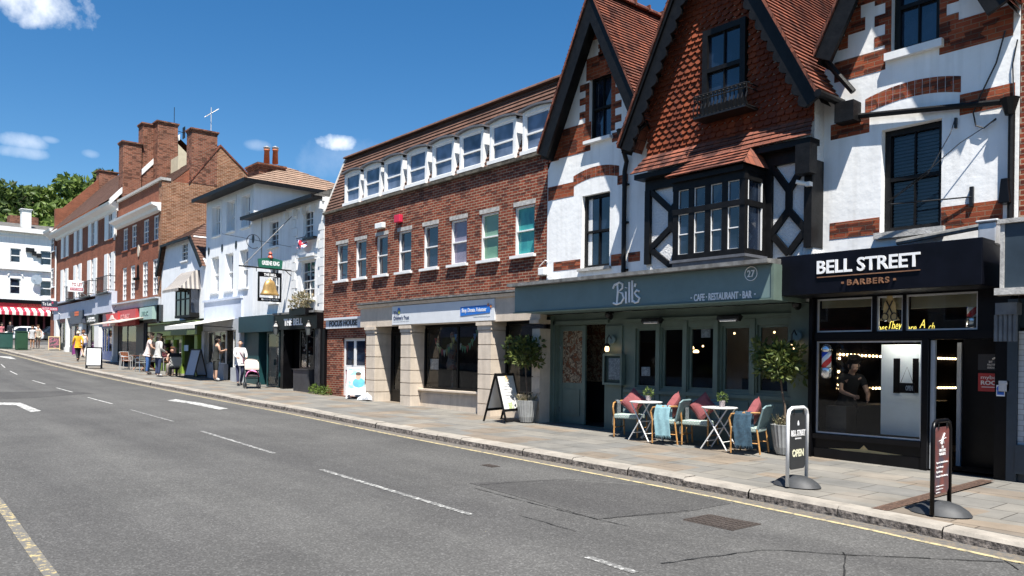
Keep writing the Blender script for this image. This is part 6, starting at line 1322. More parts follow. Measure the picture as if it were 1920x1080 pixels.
# ================================================================== brick terrace with shutters
X0t, X1t = XZ(108, 500)[0], X0h-.01
tr = thing('brick_terrace', 'long red brick terrace with white cornice, white shutters and pale shop fronts', 'building', (-60, F, g(-60)))
zc7 = lerp(XZ(107, 446)[1], XZ(222, 372)[1], .5); zs7 = XZ(165, 563)[1]
s2 = [(116, 129.5, 446, 485), (140, 155, 431, 474), (167, 184, 412, 460), (198, 219, 393, 444)]; s1 = [(115, 128, 508, 567), (139, 153, 497, 562), (165, 182, 486, 554), (197, 216, 471, 546)]
R2_ = [rect(*a) for a in s2]; R1_ = [rect(*a) for a in s1]
def norm(R): za = sum(w[2] for w in R)/len(R); zb = sum(w[3] for w in R)/len(R); return [(w[0], w[1], za, zb) for w in R]
R2_, R1_ = norm(R2_), norm(R1_); mid = lambda w: (lerp(w[0], w[1], .34), lerp(w[0], w[1], .68), w[2], w[3])
walls(tr, X0t, X1t, zs7, zc7, [rp_ for rp_ in map(mid, R2_+R1_)], brick_deep, .1, 8)
for i, w in enumerate(R2_+R1_):
    o = sash(tr, mid(w), F, .07, white_paint, pane_blind, .07, 1, 2 if i > 3 else 1, .06, brick_deep)
    for q0, q1 in ((w[0], mid(w)[0]-.01), (mid(w)[1]+.01, w[1])): m = MB(); m.box(q0, q1, F-.06, F-.001, w[2], w[3]); m.build('shutter', white_paint, tr)
m = MB(); m.prismx([(F, zc7-.5), (F-.12, zc7-.45), (F-.18, zc7-.28), (F-.5, zc7-.14), (F-.55, zc7+.0), (F, zc7+.05)], X0t-.3, X1t+.05); m.build('cornice', white_paint, tr)
ygp = [YZ(112, 392, -69), YZ(184, 347, -69)]; yr7, zr7 = ygp[1][0]+.6, ygp[1][1]+.3
m = MB(); m.courses((X0t, F-.6, zc7+.05), (X1t, F-.6, zc7+.05), (X0t, yr7, zr7), (X1t, yr7, zr7), 18, .02); m.poly([(X0t, yr7, zr7), (X1t, yr7, zr7), (X1t, F+9, zc7), (X0t, F+9, zc7)]); m.build('roof', tile_brown, tr)
m = MB(); pr = [(F-.1, zs7), (F-.1, ygp[0][1]), (ygp[0][0]+.2, ygp[0][1]+.1), (ygp[1][0], ygp[1][1]+.45), (yr7+3, ygp[1][1]+.45), (F+9, zs7)]; m.prismx(pr, -69.45, -69.0); m.build('gable_parapet', brick_deep, tr)
ystack(tr, -68.9, .9, 186, 221, 315, zc7, brick_chim); ystack(tr, X1t+.3, .9, 231, 266, 260, zc7-1, brick_chim); ystack(tr, X1t+.2, .9, 268, 293, 226, zc7-1, brick_chim)
m = MB(); m.add([(X1t-.1, F-.5, zc7+.15), (X1t+.25, F-.5, zc7+.15), (X1t+.25, yr7, zr7+.15), (X1t-.1, yr7, zr7+.15), (X1t-.1, F-.5, zc7-.2), (X1t+.25, F-.5, zc7-.2), (X1t+.25, yr7, zr7-.2), (X1t-.1, yr7, zr7-.2)], [(0, 1, 2, 3), (0, 4, 5, 1), (1, 5, 6, 2), (3, 2, 6, 7), (0, 3, 7, 4)]); m.build('roof_upstand', white_paint, tr)
# left return bay
XLb = XZ(96, 500)[0]; bz1_ = XZ(103, 432)[1]
walls(tr, XLb, X0t-.01, g(-70)-.5, bz1_, [], brick_deep, .1, 8, name='bay_wall')
m = MB(); m.prismx([(F, bz1_-.6), (F-.5, bz1_-.15), (F-.55, bz1_), (F, bz1_+.04)], XLb-.4, X0t-.31); m.build('bay_cornice', white_paint, tr); m = MB(); m.prismx([(F, zs7+.2), (F-.4, zs7+.5), (F-.4, zs7+.6), (F, zs7+.62)], XLb-.3, X0t-.31); m.build('bay_cornice', white_paint, tr)
for a in ((98, 106, 440, 471), (97.5, 106, 503, 538)): sash(tr, rect(*a), F-.08, .05, white_paint, pane_blind, .07, 1, 1, .05, white_paint)
m = MB(); x = X0t-.1; m.tube([(x, F-.1, zs7), (x, F-.1, zc7-.9)], .06, 6); m.build('drainpipe', white_paint, tr)
x = X1t-.3; m = MB(); m.tube([(x, F-.1, zc7-2.2), (x, F-.1, zc7-.9)], .06, 6); m.build('drainpipe', white_paint, tr)
for w in R1_[1:]:
    m = MB(); x0, x1 = w[0]-.15, w[1]+.15; zb = w[2]-.05; yb_ = F-.5
    m.box(x0, x1, yb_, F-.001, zb-.08, zb); k = 10
    for i in range(k+1): x = lerp(x0, x1, i/k); m.tube([(x, yb_+.02, zb), (x, yb_+.02, zb+.95)], .018, 4)
    for zz in (zb+.1, zb+.95): m.tube([(x0, F, zz), (x0, yb_+.02, zz), (x1, yb_+.02, zz), (x1, F, zz)], .022, 4)
    m.build('balcony', iron, tr)
# pale shop surrounds
lil = pbr('lilac_grey_paint', (.50, .53, .62), .6, .06, 3)
m = MB(); m.box(X0t, XZ(188, 560)[0], F-.22, F+.05, zs7-1.05, zs7-.05); m.box(XZ(188.5, 560)[0], X1t, F-.30, F+.05, zs7-1.05, zs7+.1); m.box(X0t-.05, X1t, F-.42, F+.05, zs7+.101, zs7+.2); m.build('shop_entablature', lil, tr)
gz7 = g(-55)-.7
for a, c in ((108, 112), (129, 131.5), (155, 162), (184, 192.5), (218, 220.8)):
    m = MB(); xa, xb = XZ(a, 630)[0], XZ(c, 630)[0]; m.box(xa, xb, F-.24, F+.1, gz7, zs7-1.051); m.box(xa-.06, xb+.06, F-.30, F+.1, gz7, g((xa+xb)/2)+.3); m.build('shop_pilaster', white_paint, tr)
fas(tr, 'red_fascia', pbr('dull_red_board', (.32, .05, .05), .5, .1), 112, 129, 586, 604, F-.1)
navyb = pbr('slate_blue_board', (.07, .08, .11), .5, .06); o = fas(tr, 'slate_fascia', navyb, 131.5, 155, 583, 607, F-.3)
m = MB(); r = rect(140, 147, 584, 592, F-.31); k = .06
for i in (0, 1):
    for j in (0, 1): m.box(lerp(r[0], r[1], i*.55), lerp(r[0], r[1], i*.55+.45), F-.32, F-.301, lerp(r[2], r[3], j*.55), lerp(r[2], r[3], j*.55+.45))
m.build('square_emblem', pbr('emblem_orange', (.65, .13, .04), .5, 0), o)
fas(tr, 'black_fascia', pbr('black_board', (.012, .012, .014), .4, .1), 162, 184, 578, 590, F-.1); fas(tr, 'black_fascia', MATS['black_board'], 162, 184, 591, 605, F-.3, 'URBAN', letter_white, (166, 177, 595, 599)); lettering(tr, 'PYJAMAS', 164, 179, 600, 604, F-.3, letter_white, .02)
pinkb = pbr('pink_board', (.55, .33, .32), .5, .05); fas(tr, 'pink_fascia', pinkb, 192.5, 218, 587, 611, F-.15)
r = rect(198, 221, 588, 611, F-.4); m = MB(); m.prism([(r[0]+.5, r[2]), (r[1], r[2]), (r[1], r[3]), (r[0], r[3])], F-.4, F-.3); o = m.build('red_sign', pbr('red_board', (.52, .05, .05), .5, .06), tr)
m = MB(); xm, zm = lerp(r[0], r[1], .55), lerp(r[2], r[3], .6); m.prism([(xm-1.1, zm-.12), (xm-.5, zm), (xm-.25, zm+.2), (xm+.1, zm+.2), (xm+.4, zm), (xm+1.0, zm-.12), (xm, zm-.05)], F-.42, F-.401); m.box(xm-.7, xm+.7, F-.42, F-.401, zm-.42, zm-.32); m.build('hat_emblem', pbr('emblem_cream', (.7, .6, .55), .5, 0), o)
fr_ = {0: black_paint, 1: navyb, 2: black_paint, 3: pbr('blue_paint', (.03, .06, .2), .4, .1)}
for i, (a, c, zt__) in enumerate(((112.3, 128.8, 604), (131.8, 154.8, 608), (162.3, 183.8, 606), (192.8, 217.8, 612))):
    xa, xb = XZ(a, 640)[0], XZ(c, 640)[0]; zz = XZ((a+c)/2, zt__, F)[1]; glazed(tr, xa, xb, g(xa)+.35, zz, F-.02, (.42,) if i != 3 else (.2, .45, .8), fr_[i], shop_glass, .12); m = MB(); m.box(xa, xb, F-.05, F+.05, gz7, g(xa)+.345); m.build('stall_riser', fr_[i], tr)
m = MB()
for a, c in ((112.3, 128.8), (131.8, 154.8), (162.3, 183.8), (192.8, 217.8)): m.box(XZ(a, 640)[0], XZ(c, 640)[0], F+.55, F+.6, gz7, zs7-.5)
m.box(X0t, X1t, F+1.2, F+1.25, gz7, zs7+.1)
m.build('window_display', shelf, tr)
r = rect(137, 148, 609, 630, F+.02); pb(tr, 'window_poster', pbr('pale_blue_poster', (.55, .66, .75), .5, .05), 137, 148, 609, 628, F+.15, F+.17)
# agents' boards square to the street
def board(name, label, X, p0, p1, pt, pbm, mat, parts):
    y0, za = YZ(p0, pt, X); y1, zb = YZ(p1, pbm, X); t = thing(name, label, 'sign', (X, y0, zb), "letting agents' boards"); zt_, zb_ = max(za, zb), min(za, zb)
    m = MB(); m.box(X-.02, X+.02, y0, y1, zb_, zt_); m.build('panel', mat, t)
    m = MB(); m.tube([(X-.06, y1-.3, zb_-.2), (X-.06, y1-.3, zt_+.1)], .03, 5); m.tube([(X-.06, y1-.3, zb_+.1), (X-.06, F, zb_-.4)], .03, 5); m.build('post', white_paint, t)
    for nm, txt, u0, u1, v0, v1, mt in parts:
        m = MB(); a, c, d, e = lerp(y0, y1, u0), lerp(y0, y1, u1), lerp(zb_, zt_, v0), lerp(zb_, zt_, v1)
        if txt: m.text(txt, a, c, d, e, X+.034, .006, bold=.015, axis='x')
        else: m.box(X+.0202, X+.026, a, c, d, e)
        m.build(nm, mt, t)
redp = pbr('board_red', (.45, .04, .09), .5, 0); navyp = pbr('board_navy', (.03, .04, .06), .5, 0)
board('letting_board', 'white TO LET board with red strip in front of the brick terrace balconies', PT(157, 536, 12.3).x, 127, 157, 525, 548, letter_white, [('lettering', 'TO LET', .24, .9, .52, .80, pbr('dull_red_letter', (.45, .15, .15), .5, 0)), ('strip', None, .15, .94, .12, .36, redp), ('strip_lettering', '01737 222835', .2, .9, .17, .31, letter_white)])
board('letting_board', 'dark To Let board with red strip at the far end of the brick terrace', PT(108, 573, 12.3).x, 78, 108, 563, 583, navyp, [('lettering', 'To Let', .05, .6, .5, .82, letter_white), ('strip', None, .0, 1, .0, .36, redp), ('strip_lettering', '01737 222835', .06, .95, .06, .28, letter_white), ('emblem', None, .62, .72, .72, .92, redp)])
# ================================================================== white building across the side road
XW = -102.0
wb = thing('white_cafe_building', 'white two storey building with red striped cafe awning closing the street', 'building', (XW, 14, g(-100)))
def wy(px, py): return YZ(px, py, XW)
yL, yR = 6.0, 26.0; zroof = wy(50, 432)[1]; zgw = g(-100)
b = MB(); wwin = []
for a, c, t_, bt in ((19.5, 39, 465, 493), (76, 97, 470, 498), (18.5, 38.5, 521, 552), (75, 97, 526, 556)): 
    ya, zt_ = wy(a, t_); yb, zb = wy(c, bt); wwin.append((ya, yb, zb, zt_))
dyw = wwin[1][0]-wwin[0][0]
wwin += [(w[0]+dyw, w[1]+dyw, w[2], w[3]) for w in (wwin[1], wwin[3])]+[(w[0]-dyw, w[1]-dyw, w[2], w[3]) for w in (wwin[0], wwin[2])]
zsh = wy(50, 566)[1]
tri = tessellate_polygon([[Vector((y, z, 0)) for y, z in q] for q in [rp(yL, yR, zsh, zroof)]+[rp(*w) for w in wwin]]); flatp = [p for q in [rp(yL, yR, zsh, zroof)]+[rp(*w) for w in wwin] for p in q]
b.add([(XW, y, z) for y, z in flatp], [tuple(t_) for t_ in tri])
b.box(XW-9, XW-.4, yL, yR, zgw-.5, zroof-.01); b.poly([(XW, yR, zsh), (XW-9, yR, zsh), (XW-9, yR, zroof), (XW, yR, zroof)])
b.build('wall', white_render, wb)
for w in wwin:
    m = MB(); fw = .09; zm = lerp(w[2], w[3], .5)
    for q in ((w[0], w[0]+fw, w[2], w[3]), (w[1]-fw, w[1], w[2], w[3]), (w[0]+fw, w[1]-fw, w[2], w[2]+fw), (w[0]+fw, w[1]-fw, w[3]-fw, w[3]), (w[0]+fw, w[1]-fw, zm-.05, zm+.05)): m.box(XW-.2, XW-.1, *q)
    o = m.build('window', white_paint, wb); m = MB(); m.box(XW-.18, XW-.16, w[0]+fw, w[1]-fw, w[2]+fw, w[3]-fw); m.build('pane', pane, o)
m = MB()
for z_, h_, o_ in ((zroof, .6, .5), (wy(50, 435)[1]-.55, .12, .12), (wy(50, 503)[1]-.1, .3, .28)): m.box(XW-.001, XW+o_, yL, yR, z_-h_*.5, z_+h_*.3)
m.build('cornice', white_paint, wb)
for w in wwin:
    if w[3] < wwin[0][2]:
        m = MB(); yc, zc = (w[0]+w[1])/2, w[3]+.25; R_ = (w[1]-w[0])/2+.1
        for i in range(10):
            a0, a1 = math.pi*i/10, math.pi*(i+1)/10; m.prismx([(yc+R_*math.cos(a0), zc+R_*.8*math.sin(a0)), (yc+(R_+.14)*math.cos(a0), zc+(R_*.8+.14)*math.sin(a0)), (yc+(R_+.14)*math.cos(a1), zc+(R_*.8+.14)*math.sin(a1)), (yc+R_*math.cos(a1), zc+R_*.8*math.sin(a1))], XW+.001, XW+.1)
        m.build('window_arch', white_paint, wb)
m = MB(); m.add([(XW+.3, yL, zroof+.15), (XW+.3, yR, zroof+.15), (XW-4.5, yR-3, zroof+1.3), (XW-4.5, yL+3, zroof+1.3), (XW-9, yL, zroof+.15), (XW-9, yR, zroof+.15)], [(0, 1, 2, 3), (4, 3, 2, 5), (1, 5, 2), (0, 3, 4)]); rf = m.build('roof', slate, wb)
ya, zt_ = YZ(41, 392, XW-.6); yb, _ = YZ(59, 392, XW-.6); ch = stack(wb, XW-1.6, XW-.6, ya, yb, zroof, zt_, white_paint, 3)
m = MB(); m.box(XW-8, XW-6, YZ(18, 420, XW-6)[0], YZ(72, 420, XW-6)[0], zroof, YZ(30, 404, XW-6)[1]); m.build('rear_stack', brick_chim, wb)
ry_ = pbr('cafe_red', (.36, .015, .03), .5, .06)
y0c, z1c = YZ(-60, 562, XW+.25); y1c, z0c = YZ(103, 577, XW+.25); z1c, z0c = wy(40, 565)[1], wy(40, 577)[1]
m = MB(); m.box(XW, XW+.25, yL, yR, z0c, z1c-.25); o = m.build('cafe_fascia', ry_, wb); m = MB(); m.box(XW, XW+.4, yL, yR, z1c-.249, z1c+.15); m.build('fascia_top', black_paint, wb)
m = MB(); ya, za = YZ(35, 569, XW+.3); yb, zb = YZ(78, 574, XW+.3); m.text('CAFE ROUGE', ya, yb, min(za, zb)-.15, min(za, zb)+.3, XW+.27, .01, axis='x'); m.build('lettering', pbr('dull_gold_letter', (.45, .15, .08), .5, 0), o)
m = MB(); za, zb = z0c-.02, wy(40, 591)[1]; xo = XW+1.7; k = 60
for i in range(k):
    a, c = lerp(yL, yR, i/k), lerp(yL, yR, (i+1)/k); m.add([(XW+.25, a, za), (XW+.25, c, za), (xo, c, zb+.3), (xo, a, zb+.3), (xo, a, zb-.05), (xo, c, zb-.05)], [(0, 3, 2, 1), (3, 4, 5, 2)], i % 2)
m.build('striped_awning', [pbr('stripe_red', (.48, .03, .06), .7, .04), pbr('stripe_white', (.74, .72, .62), .7, .04)], wb)
m = MB(); m.box(XW-.39, XW-.3, yL, yR, zgw-.5, zsh); k = 26
m.build('shopfront', room_dark, wb)
m = MB()
for i in range(k): y = lerp(yL, yR, i/k); m.box(XW-.1, XW, y, y+.2, zgw-.5, z0c)
m.build('shopfront_column', pbr('dark_red_paint', (.12, .012, .02), .5, .1), wb)
ya, za = YZ(68, 521, XW+.3); m = MB(); m.lathe([(.02, .0), (.35, .08), (.5, .2)], (0, 0, 0), 16); m.tube([(0, 0, 0), (.0, 0, -.4)], .04, 5); m.tube([(0, -.3, .12), (0, 0, .55)], .02, 4)
for i in range(len(m.v)): v = m.v[i]; m.v[i] = Vector((v.z, v.y, v.x))
o = m.build('satellite_dish', pbr('dish_grey', (.30, .36, .42), .5, .1), local=True); o.location = (XW+.2, ya, za-.2); o.scale = (1.1, 1.1, 1.1); tag(o, 'round grey satellite dish between the windows of the white cafe building', 'satellite dish')
m = MB()
for (px, py) in ((52, 468), (60, 469), (64, 475), (73, 479)): y_, z_ = wy(px, py); m.box(XW, XW+.25, y_-.2, y_+.2, z_-.25, z_+.2)
m.tube([(XW+.1, wy(52, 468)[0], wy(52, 468)[1]), (XW+.1, wy(73, 479)[0], wy(73, 479)[1])], .03, 4); tag(m.build('floodlight_rail', iron, loc=(XW, wy(60, 470)[0], wy(60, 470)[1])), 'row of small black floodlights on the white cafe building', 'floodlight')
# ================================================================== trees on the hill behind
def foliage(m, clumps, n, size, mats=1):
    for (c, r, sq) in clumps:
        for _ in range(n):
            while True:
                p = Vector((random.uniform(-1, 1), random.uniform(-1, 1), random.uniform(-1, 1)))
                if .25 < p.length < 1: break
            p = p.normalized()*(p.length**.45)
            q = Vector(c)+Vector((p.x*r, p.y*r, p.z*r*sq)); s = size*random.uniform(.6, 1.3)
            d = Vector((random.gauss(0, 1), random.gauss(0, 1), random.gauss(0, .7))).normalized(); u = d.cross(Vector((random.gauss(0, 1), random.gauss(0, 1), random.gauss(0, 1)))).normalized(); w = d.cross(u)*.0
            v = d.cross(u).normalized(); m.add([q-u*s, q-d*s*.12+v*s*.5, q+u*s, q-d*s*.12-v*s*.5], [(0, 1, 2, 3)], random.randrange(mats))
def bigtree(label, px, py_top, X, rad, mats, hb=9, ncl=26, n=150, size=.5, name='broadleaf_tree'):
    y, z = YZ(px, py_top, X); base = g(-100)+3; H = z-base
    t = thing(name, label, 'tree', (X, y, base), 'trees on the hill behind the terrace')
    m = MB(); m.tube([(X, y, base-1), (X+.1, y, base+H*.3), (X-.1, y+.2, base+H*.6), (X, y, base+H*.85)], [.5, .42, .28, .1], 8)
    for i in range(9):
        a = i*2.4; m.tube([(X, y, base+H*(.25+.06*i)), (X+math.cos(a)*rad*.5, y+math.sin(a)*rad*.5, base+H*(.4+.05*i)), (X+math.cos(a)*rad*.8, y+math.sin(a)*rad*.8, base+H*(.5+.045*i))], [.2, .13, .04], 5)
    m.build('trunk', bark, t)
    cl = []
    for i in range(ncl):
        u = (i+.5)/ncl; zz = base+H*(.22+.70*u); rr = rad*math.sqrt(max(.05, 1-((u-.35)/.72)**2)); a = i*2.4+random.uniform(-.4, .4); d = rr*random.uniform(.35, .95)
        s = rad*random.uniform(.22, .38); cl.append(((X+d*math.cos(a), y+d*math.sin(a), min(zz, z-s*.75)), s, .75))
    cl.append(((X, y, z-rad*.22), rad*.3, .75))
    m = MB(); foliage(m, cl, n, size, len(mats)); m.build('crown', mats, t)
bigtree('dark green tree at the far left behind the white chimney', 8, 338, -126, 6.5, [leaf_dark, leaf_mid], ncl=34, n=160)
bigtree('dark green tree just right of the white chimney', 58, 352, -128, 5.5, [leaf_dark, leaf_dark, leaf_mid], ncl=30, n=150)
bigtree('bright light green tree rising behind the far end of the brick terrace', 130, 328, -122, 6.2, [leaf_light, leaf_mid], ncl=36, n=170)
bigtree('mid green tree in the gap between two brick chimneys', 196, 318, -124, 4.6, [leaf_mid, leaf_dark], ncl=26, n=140)
bigtree('light green tree low behind the white cafe building', 90, 380, -118, 5.0, [leaf_light, leaf_mid], ncl=28, n=150)
bigtree('pale green bush-like tree at the left edge beside the dark tree', 2, 405, -117, 4.0, [leaf_mid, leaf_light], ncl=24, n=130)

# ================================================================== the other side of the street, behind the camera: it shows in the shop window reflections
opp = thing('opposite_terrace', 'long brick and cream terrace across the street that the shop windows reflect', 'building', (-30, -9, g(-30)))
ox = -74.0; k = 0
while ox < 14:
    w_ = (7.5, 10, 6.5, 12)[k % 4]; h_ = (5.6, 5.0, 6.2, 5.2)[k % 4]; z0 = g(ox+w_/2)-.3; mt = (brick_deep, white_render, brick_chim, stone)[k % 4]
    MB().box(ox+.01, ox+w_-.01, -16, -9.0, z0, z0+h_).build('wall', mt, opp)
    MB().prismx([(-8.7, z0+h_+.002), (-16, z0+h_+.002), (-12.5, z0+h_+1.6)], ox, ox+w_-.02).build('roof', tile_brown, opp)
    m = MB(); m.box(ox+.3, ox+w_-.3, -9.0, -8.86, z0+2.6, z0+3.3); m.build('shop_fascia', (navy_black, teal_dark, coral, lil)[k % 4], opp)
    n = int(w_/2.4)
    MB().box(ox+.5, ox+w_-.5, -9.0, -8.95, z0+.7, z0+2.59).build('shop_window', pane, opp)
    for i in range(n):
        xx = ox+(i+.5)*w_/n; m = MB(); m.box(xx-.55, xx+.55, -9.0, -8.94, z0+3.6, z0+4.8); o = m.build('window', white_paint, opp); MB().box(xx-.48, xx+.48, -8.939, -8.93, z0+3.67, z0+4.73).build('pane', pane, o)
    ox += w_; k += 1
# ================================================================== street furniture
def gpos(px, py, dz=0): q = GR(px, py, dz); return q
def onp(x, y): return (x, y, pave(x, y)+.003)
def leafball(m, c, r, n, size, mats=1, sq=1.0, inner=.35):
    for _ in range(n):
        a = random.uniform(0, 2*math.pi); zz = random.uniform(-1, 1); rr = r*(random.uniform(inner, 1)**.5)*random.uniform(.9, 1.08); k = math.sqrt(1-zz*zz)
        o = Vector((k*math.cos(a), k*math.sin(a), zz*sq)); p = Vector(c)+o*rr
        d = (o+Vector((random.gauss(0, .5), random.gauss(0, .5), random.gauss(.25, .5)))).normalized(); s = size*random.uniform(.7, 1.25); u = d.cross(Vector((random.gauss(0, 1), random.gauss(0, 1), random.gauss(0, 1)))).normalized(); w = u.cross(d)
        m.add([p, p+d*s*.5+u*s*.22+w*s*.05, p+d*s, p+d*s*.5-u*s*.22+w*s*.05], [(0, 1, 2, 3)], random.randrange(mats))
# bay trees
def baytree(px, py, label, hc, rc, dx=0):
    q = gpos(px, py); t = thing('bay_tree', label, 'potted tree', tuple(q), 'lollipop bay trees in ribbed pots')
    m = MB(); m.lathe([(.15, 0), (.19, .12), (.235, .42), (.25, .50), (.235, .505), (.22, .46)], (0, 0, 0), 44, ripple=.045, nr=1); m.build('pot', zinc, t, local=True)
    m = MB(); m.lathe([(.215, .44), (.01, .46)], (0, 0, 0), 14); m.build('soil', earth, t, local=True)
    m = MB(); m.tube([(0, 0, .4), (.015+dx*.3, .0, .8), (dx*.6-.01, .01, 1.1), (dx, 0, hc)], [.024, .02, .018, .014], 7)
    for i in range(7): a = i*2.4; m.tube([(dx, 0, hc-.25+.05*i), (dx+rc*.6*math.cos(a), rc*.6*math.sin(a), hc-.05+.05*i)], [.011, .004], 5)
    m.build('trunk', bark, t, local=True)
    m = MB(); leafball(m, (dx, 0, hc), rc*.86, 520, .125, 1, .9, .1)
    for i in range(13): a = i*2.4+random.uniform(-.5, .5); k = random.uniform(.6, .95); leafball(m, (dx+rc*k*math.cos(a), rc*k*math.sin(a), hc+rc*.6*math.sin(i*1.7)), rc*random.uniform(.22, .42), 46, .125)
    m.build('crown', leaf_bay, t, local=True)
    m = MB()
    for i in range(90):
        a = random.uniform(0, 6.3); r_ = random.uniform(.05, .25); h_ = random.uniform(.08, .2); p = Vector((r_*.7*math.cos(a), r_*.7*math.sin(a), .45)); e = Vector((r_*1.25*math.cos(a), r_*1.25*math.sin(a), .48+h_)); m.tube([p, e], .004, 3)
        for k in range(3): w = p.lerp(e, .4+.3*k); d = Vector((random.uniform(-1, 1), random.uniform(-1, 1), random.uniform(-.2, 1)))*.03; u = Vector((random.uniform(-1, 1), random.uniform(-1, 1), 0))*.015; m.add([w-u, w+d, w+u, w-d*.3], [(0, 1, 2, 3)])
    m.build('underplanting', leaf_dry, t, local=True); return t
baytree(988, 791, 'lollipop bay tree in ribbed pot left of the restaurant door behind the black A-board', 1.62, .41, -.1)
baytree(1473, 851, 'lollipop bay tree in ribbed pot at the right end of the restaurant front', 1.57, .37, -.14)
# bistro tables
tt = gpos(1211, 757, .70); white_metal = pbr('white_metal', (.68, .68, .67), .35, .04)
def make_table(label):
    t = thing('bistro_table', label, 'table', (0, 0, 0), 'white bistro tables outside the restaurant')
    m = MB(); m.lathe([(.02, .715), (.30, .715), (.315, .725), (.315, .738), (.30, .742), (.02, .742)], (0, 0, 0), 28); m.build('tabletop', white_metal, t, local=True)
    for s_ in (-1, 1):
        m = MB(); m.tube([(-.25, s_*.20, 0), (.22, s_*.16, .715)], .012, 6); m.tube([(.25, s_*.21, 0), (-.22, s_*.17, .715)], .012, 6); m.build('leg', white_metal, t, local=True)
    m = MB(); 
    for x, z in ((-.16, .14), (.16, .14), (0, .36)): m.tube([(x, -.20, z), (x, .20, z)], .009, 5)
    m.build('stretcher', white_metal, t, local=True); return t
tb = make_table('left white folding bistro table nearer the restaurant door'); c1_ = onp(tt.x, tt.y); tb.location = c1_
tt2 = gpos(1349, 768, .70); c2_ = onp(tt2.x, tt2.y); tb2 = dup(tb, c2_, .15, 'right white folding bistro table nearer the barber shop')
bamboo = pbr('bamboo_cane', (.46, .24, .08), .45, .25, 14); woven = brick('woven_seat', (.50, .56, .53), (.36, .46, .42), (.22, .30, .28), .05, .03, .006, .15, .4); teal_cane = pbr('teal_cane', (.16, .24, .25), .6, .15, 10)
def make_chair(label):
    t = thing('cafe_chair', label, 'chair', (0, 0, 0), 'cane armchairs outside the restaurant')
    m = MB(); m.box(-.25, .25, -.24, .24, .36, .45); m.build('seat', woven, t, local=True, bevel=.02)
    m = MB(); m.add([(-.24, .22, .45), (.24, .22, .45), (.27, .32, .78), (-.27, .32, .78), (-.24, .25, .45), (.24, .25, .45), (.27, .35, .78), (-.27, .35, .78)], [(0, 1, 2, 3), (4, 7, 6, 5), (0, 3, 7, 4), (1, 5, 6, 2), (3, 2, 6, 7)]); m.tube([(-.25, .23, .42), (-.28, .33, .77), (-.2, .35, .81), (.2, .35, .81), (.28, .33, .77), (.25, .23, .42)], .017, 6); m.build('backrest', teal_cane, t, local=True)
    for sx in (-1, 1):
        m = MB(); m.tube([(sx*.25, -.22, 0), (sx*.25, -.22, .42)], .016, 7); m.build('leg', bamboo, t, local=True)
        m = MB(); m.tube([(sx*.25, .28, 0), (sx*.25, .22, .42)], .016, 7); m.build('leg', bamboo, t, local=True)
        m = MB(); m.tube([(sx*.25, -.22, .40), (sx*.265, -.25, .58), (sx*.27, -.21, .66), (sx*.275, -.1, .68), (sx*.275, .28, .70)], .017, 7); m.build('armrest', bamboo, t, local=True)
        m = MB(); m.tube([(sx*.25, -.22, .18), (sx*.25, .25, .18)], .01, 5); m.build('stretcher', bamboo, t, local=True)
    return t
ch1 = make_chair('leftmost cane chair facing the street beside the menu case')
CH = []
def setc(px, py, dz, rz): q = gpos(px, py, dz); return onp(q.x, q.y)
pos = [((c1_[0]-.58, c1_[1]+.22), .30, None), ((c1_[0]+.52, c1_[1]+.05), -1.30, 'cane chair with pale blue throw facing the left bistro table'), ((c2_[0]-.60, c2_[1]+.24), .25, 'cane chair with dark throw on its arm between the two bistro tables'), ((c2_[0]+.56, c2_[1]+.05), -1.30, 'rightmost cane chair with navy throw beside the right bistro table')]
for i, ((x, y), rz, lb) in enumerate(pos):
    if i == 0: ch1.location = onp(x, y); ch1.rotation_euler = (0, 0, rz); CH.append(ch1)
    else: CH.append(dup(ch1, onp(x, y), rz, lb))
rose = pbr('dusty_rose_cloth', (.27, .075, .08), .9, .15, 8, bmp=.3, bscale=40)
def cushion_mesh():
    m = MB(); n = 10; s = .21
    P = {}
    for sd in (1, -1):
        for i in range(n+1):
            for j in range(n+1):
                u, v = -1+2*i/n, -1+2*j/n; h = .085*((1-u**4)*(1-v**4))**.6; pin = 1-.10*(1-abs(u*v)); P[(sd, i, j)] = (u*s*pin, -sd*h, v*s*pin)
    for sd in (1, -1):
        for i in range(n):
            for j in range(n): m.add([P[(sd, i, j)], P[(sd, i+1, j)], P[(sd, i+1, j+1)], P[(sd, i, j+1)]], [(0, 1, 2, 3) if sd == 1 else (3, 2, 1, 0)])
    return m
cuprot = None
for i, (c, lb) in enumerate(zip(CH, ('dusty rose cushion on the leftmost cane chair', 'dusty rose cushion on the chair with the pale blue throw', 'dusty rose cushion on the chair between the two bistro tables', 'dusty rose cushion on the rightmost cane chair'))):
    if cuprot is None: o = cushion_mesh().build('cushion', rose, local=True, smooth=True); cuprot = o; tag(o, lb, 'cushion', 'rose cushions on the cane chairs')
    else: o = cuprot.copy(); COL.objects.link(o); o['label'] = lb
    M = Matrix.Translation(c.location) @ Matrix.Rotation(c.rotation_euler.z, 4, 'Z') @ Matrix.Translation((0.02, .10, .69)) @ Matrix.Rotation(-.30, 4, 'X') @ Matrix.Rotation(math.pi/4+.08*(i-1.5), 4, 'Y')
    o.matrix_world = M
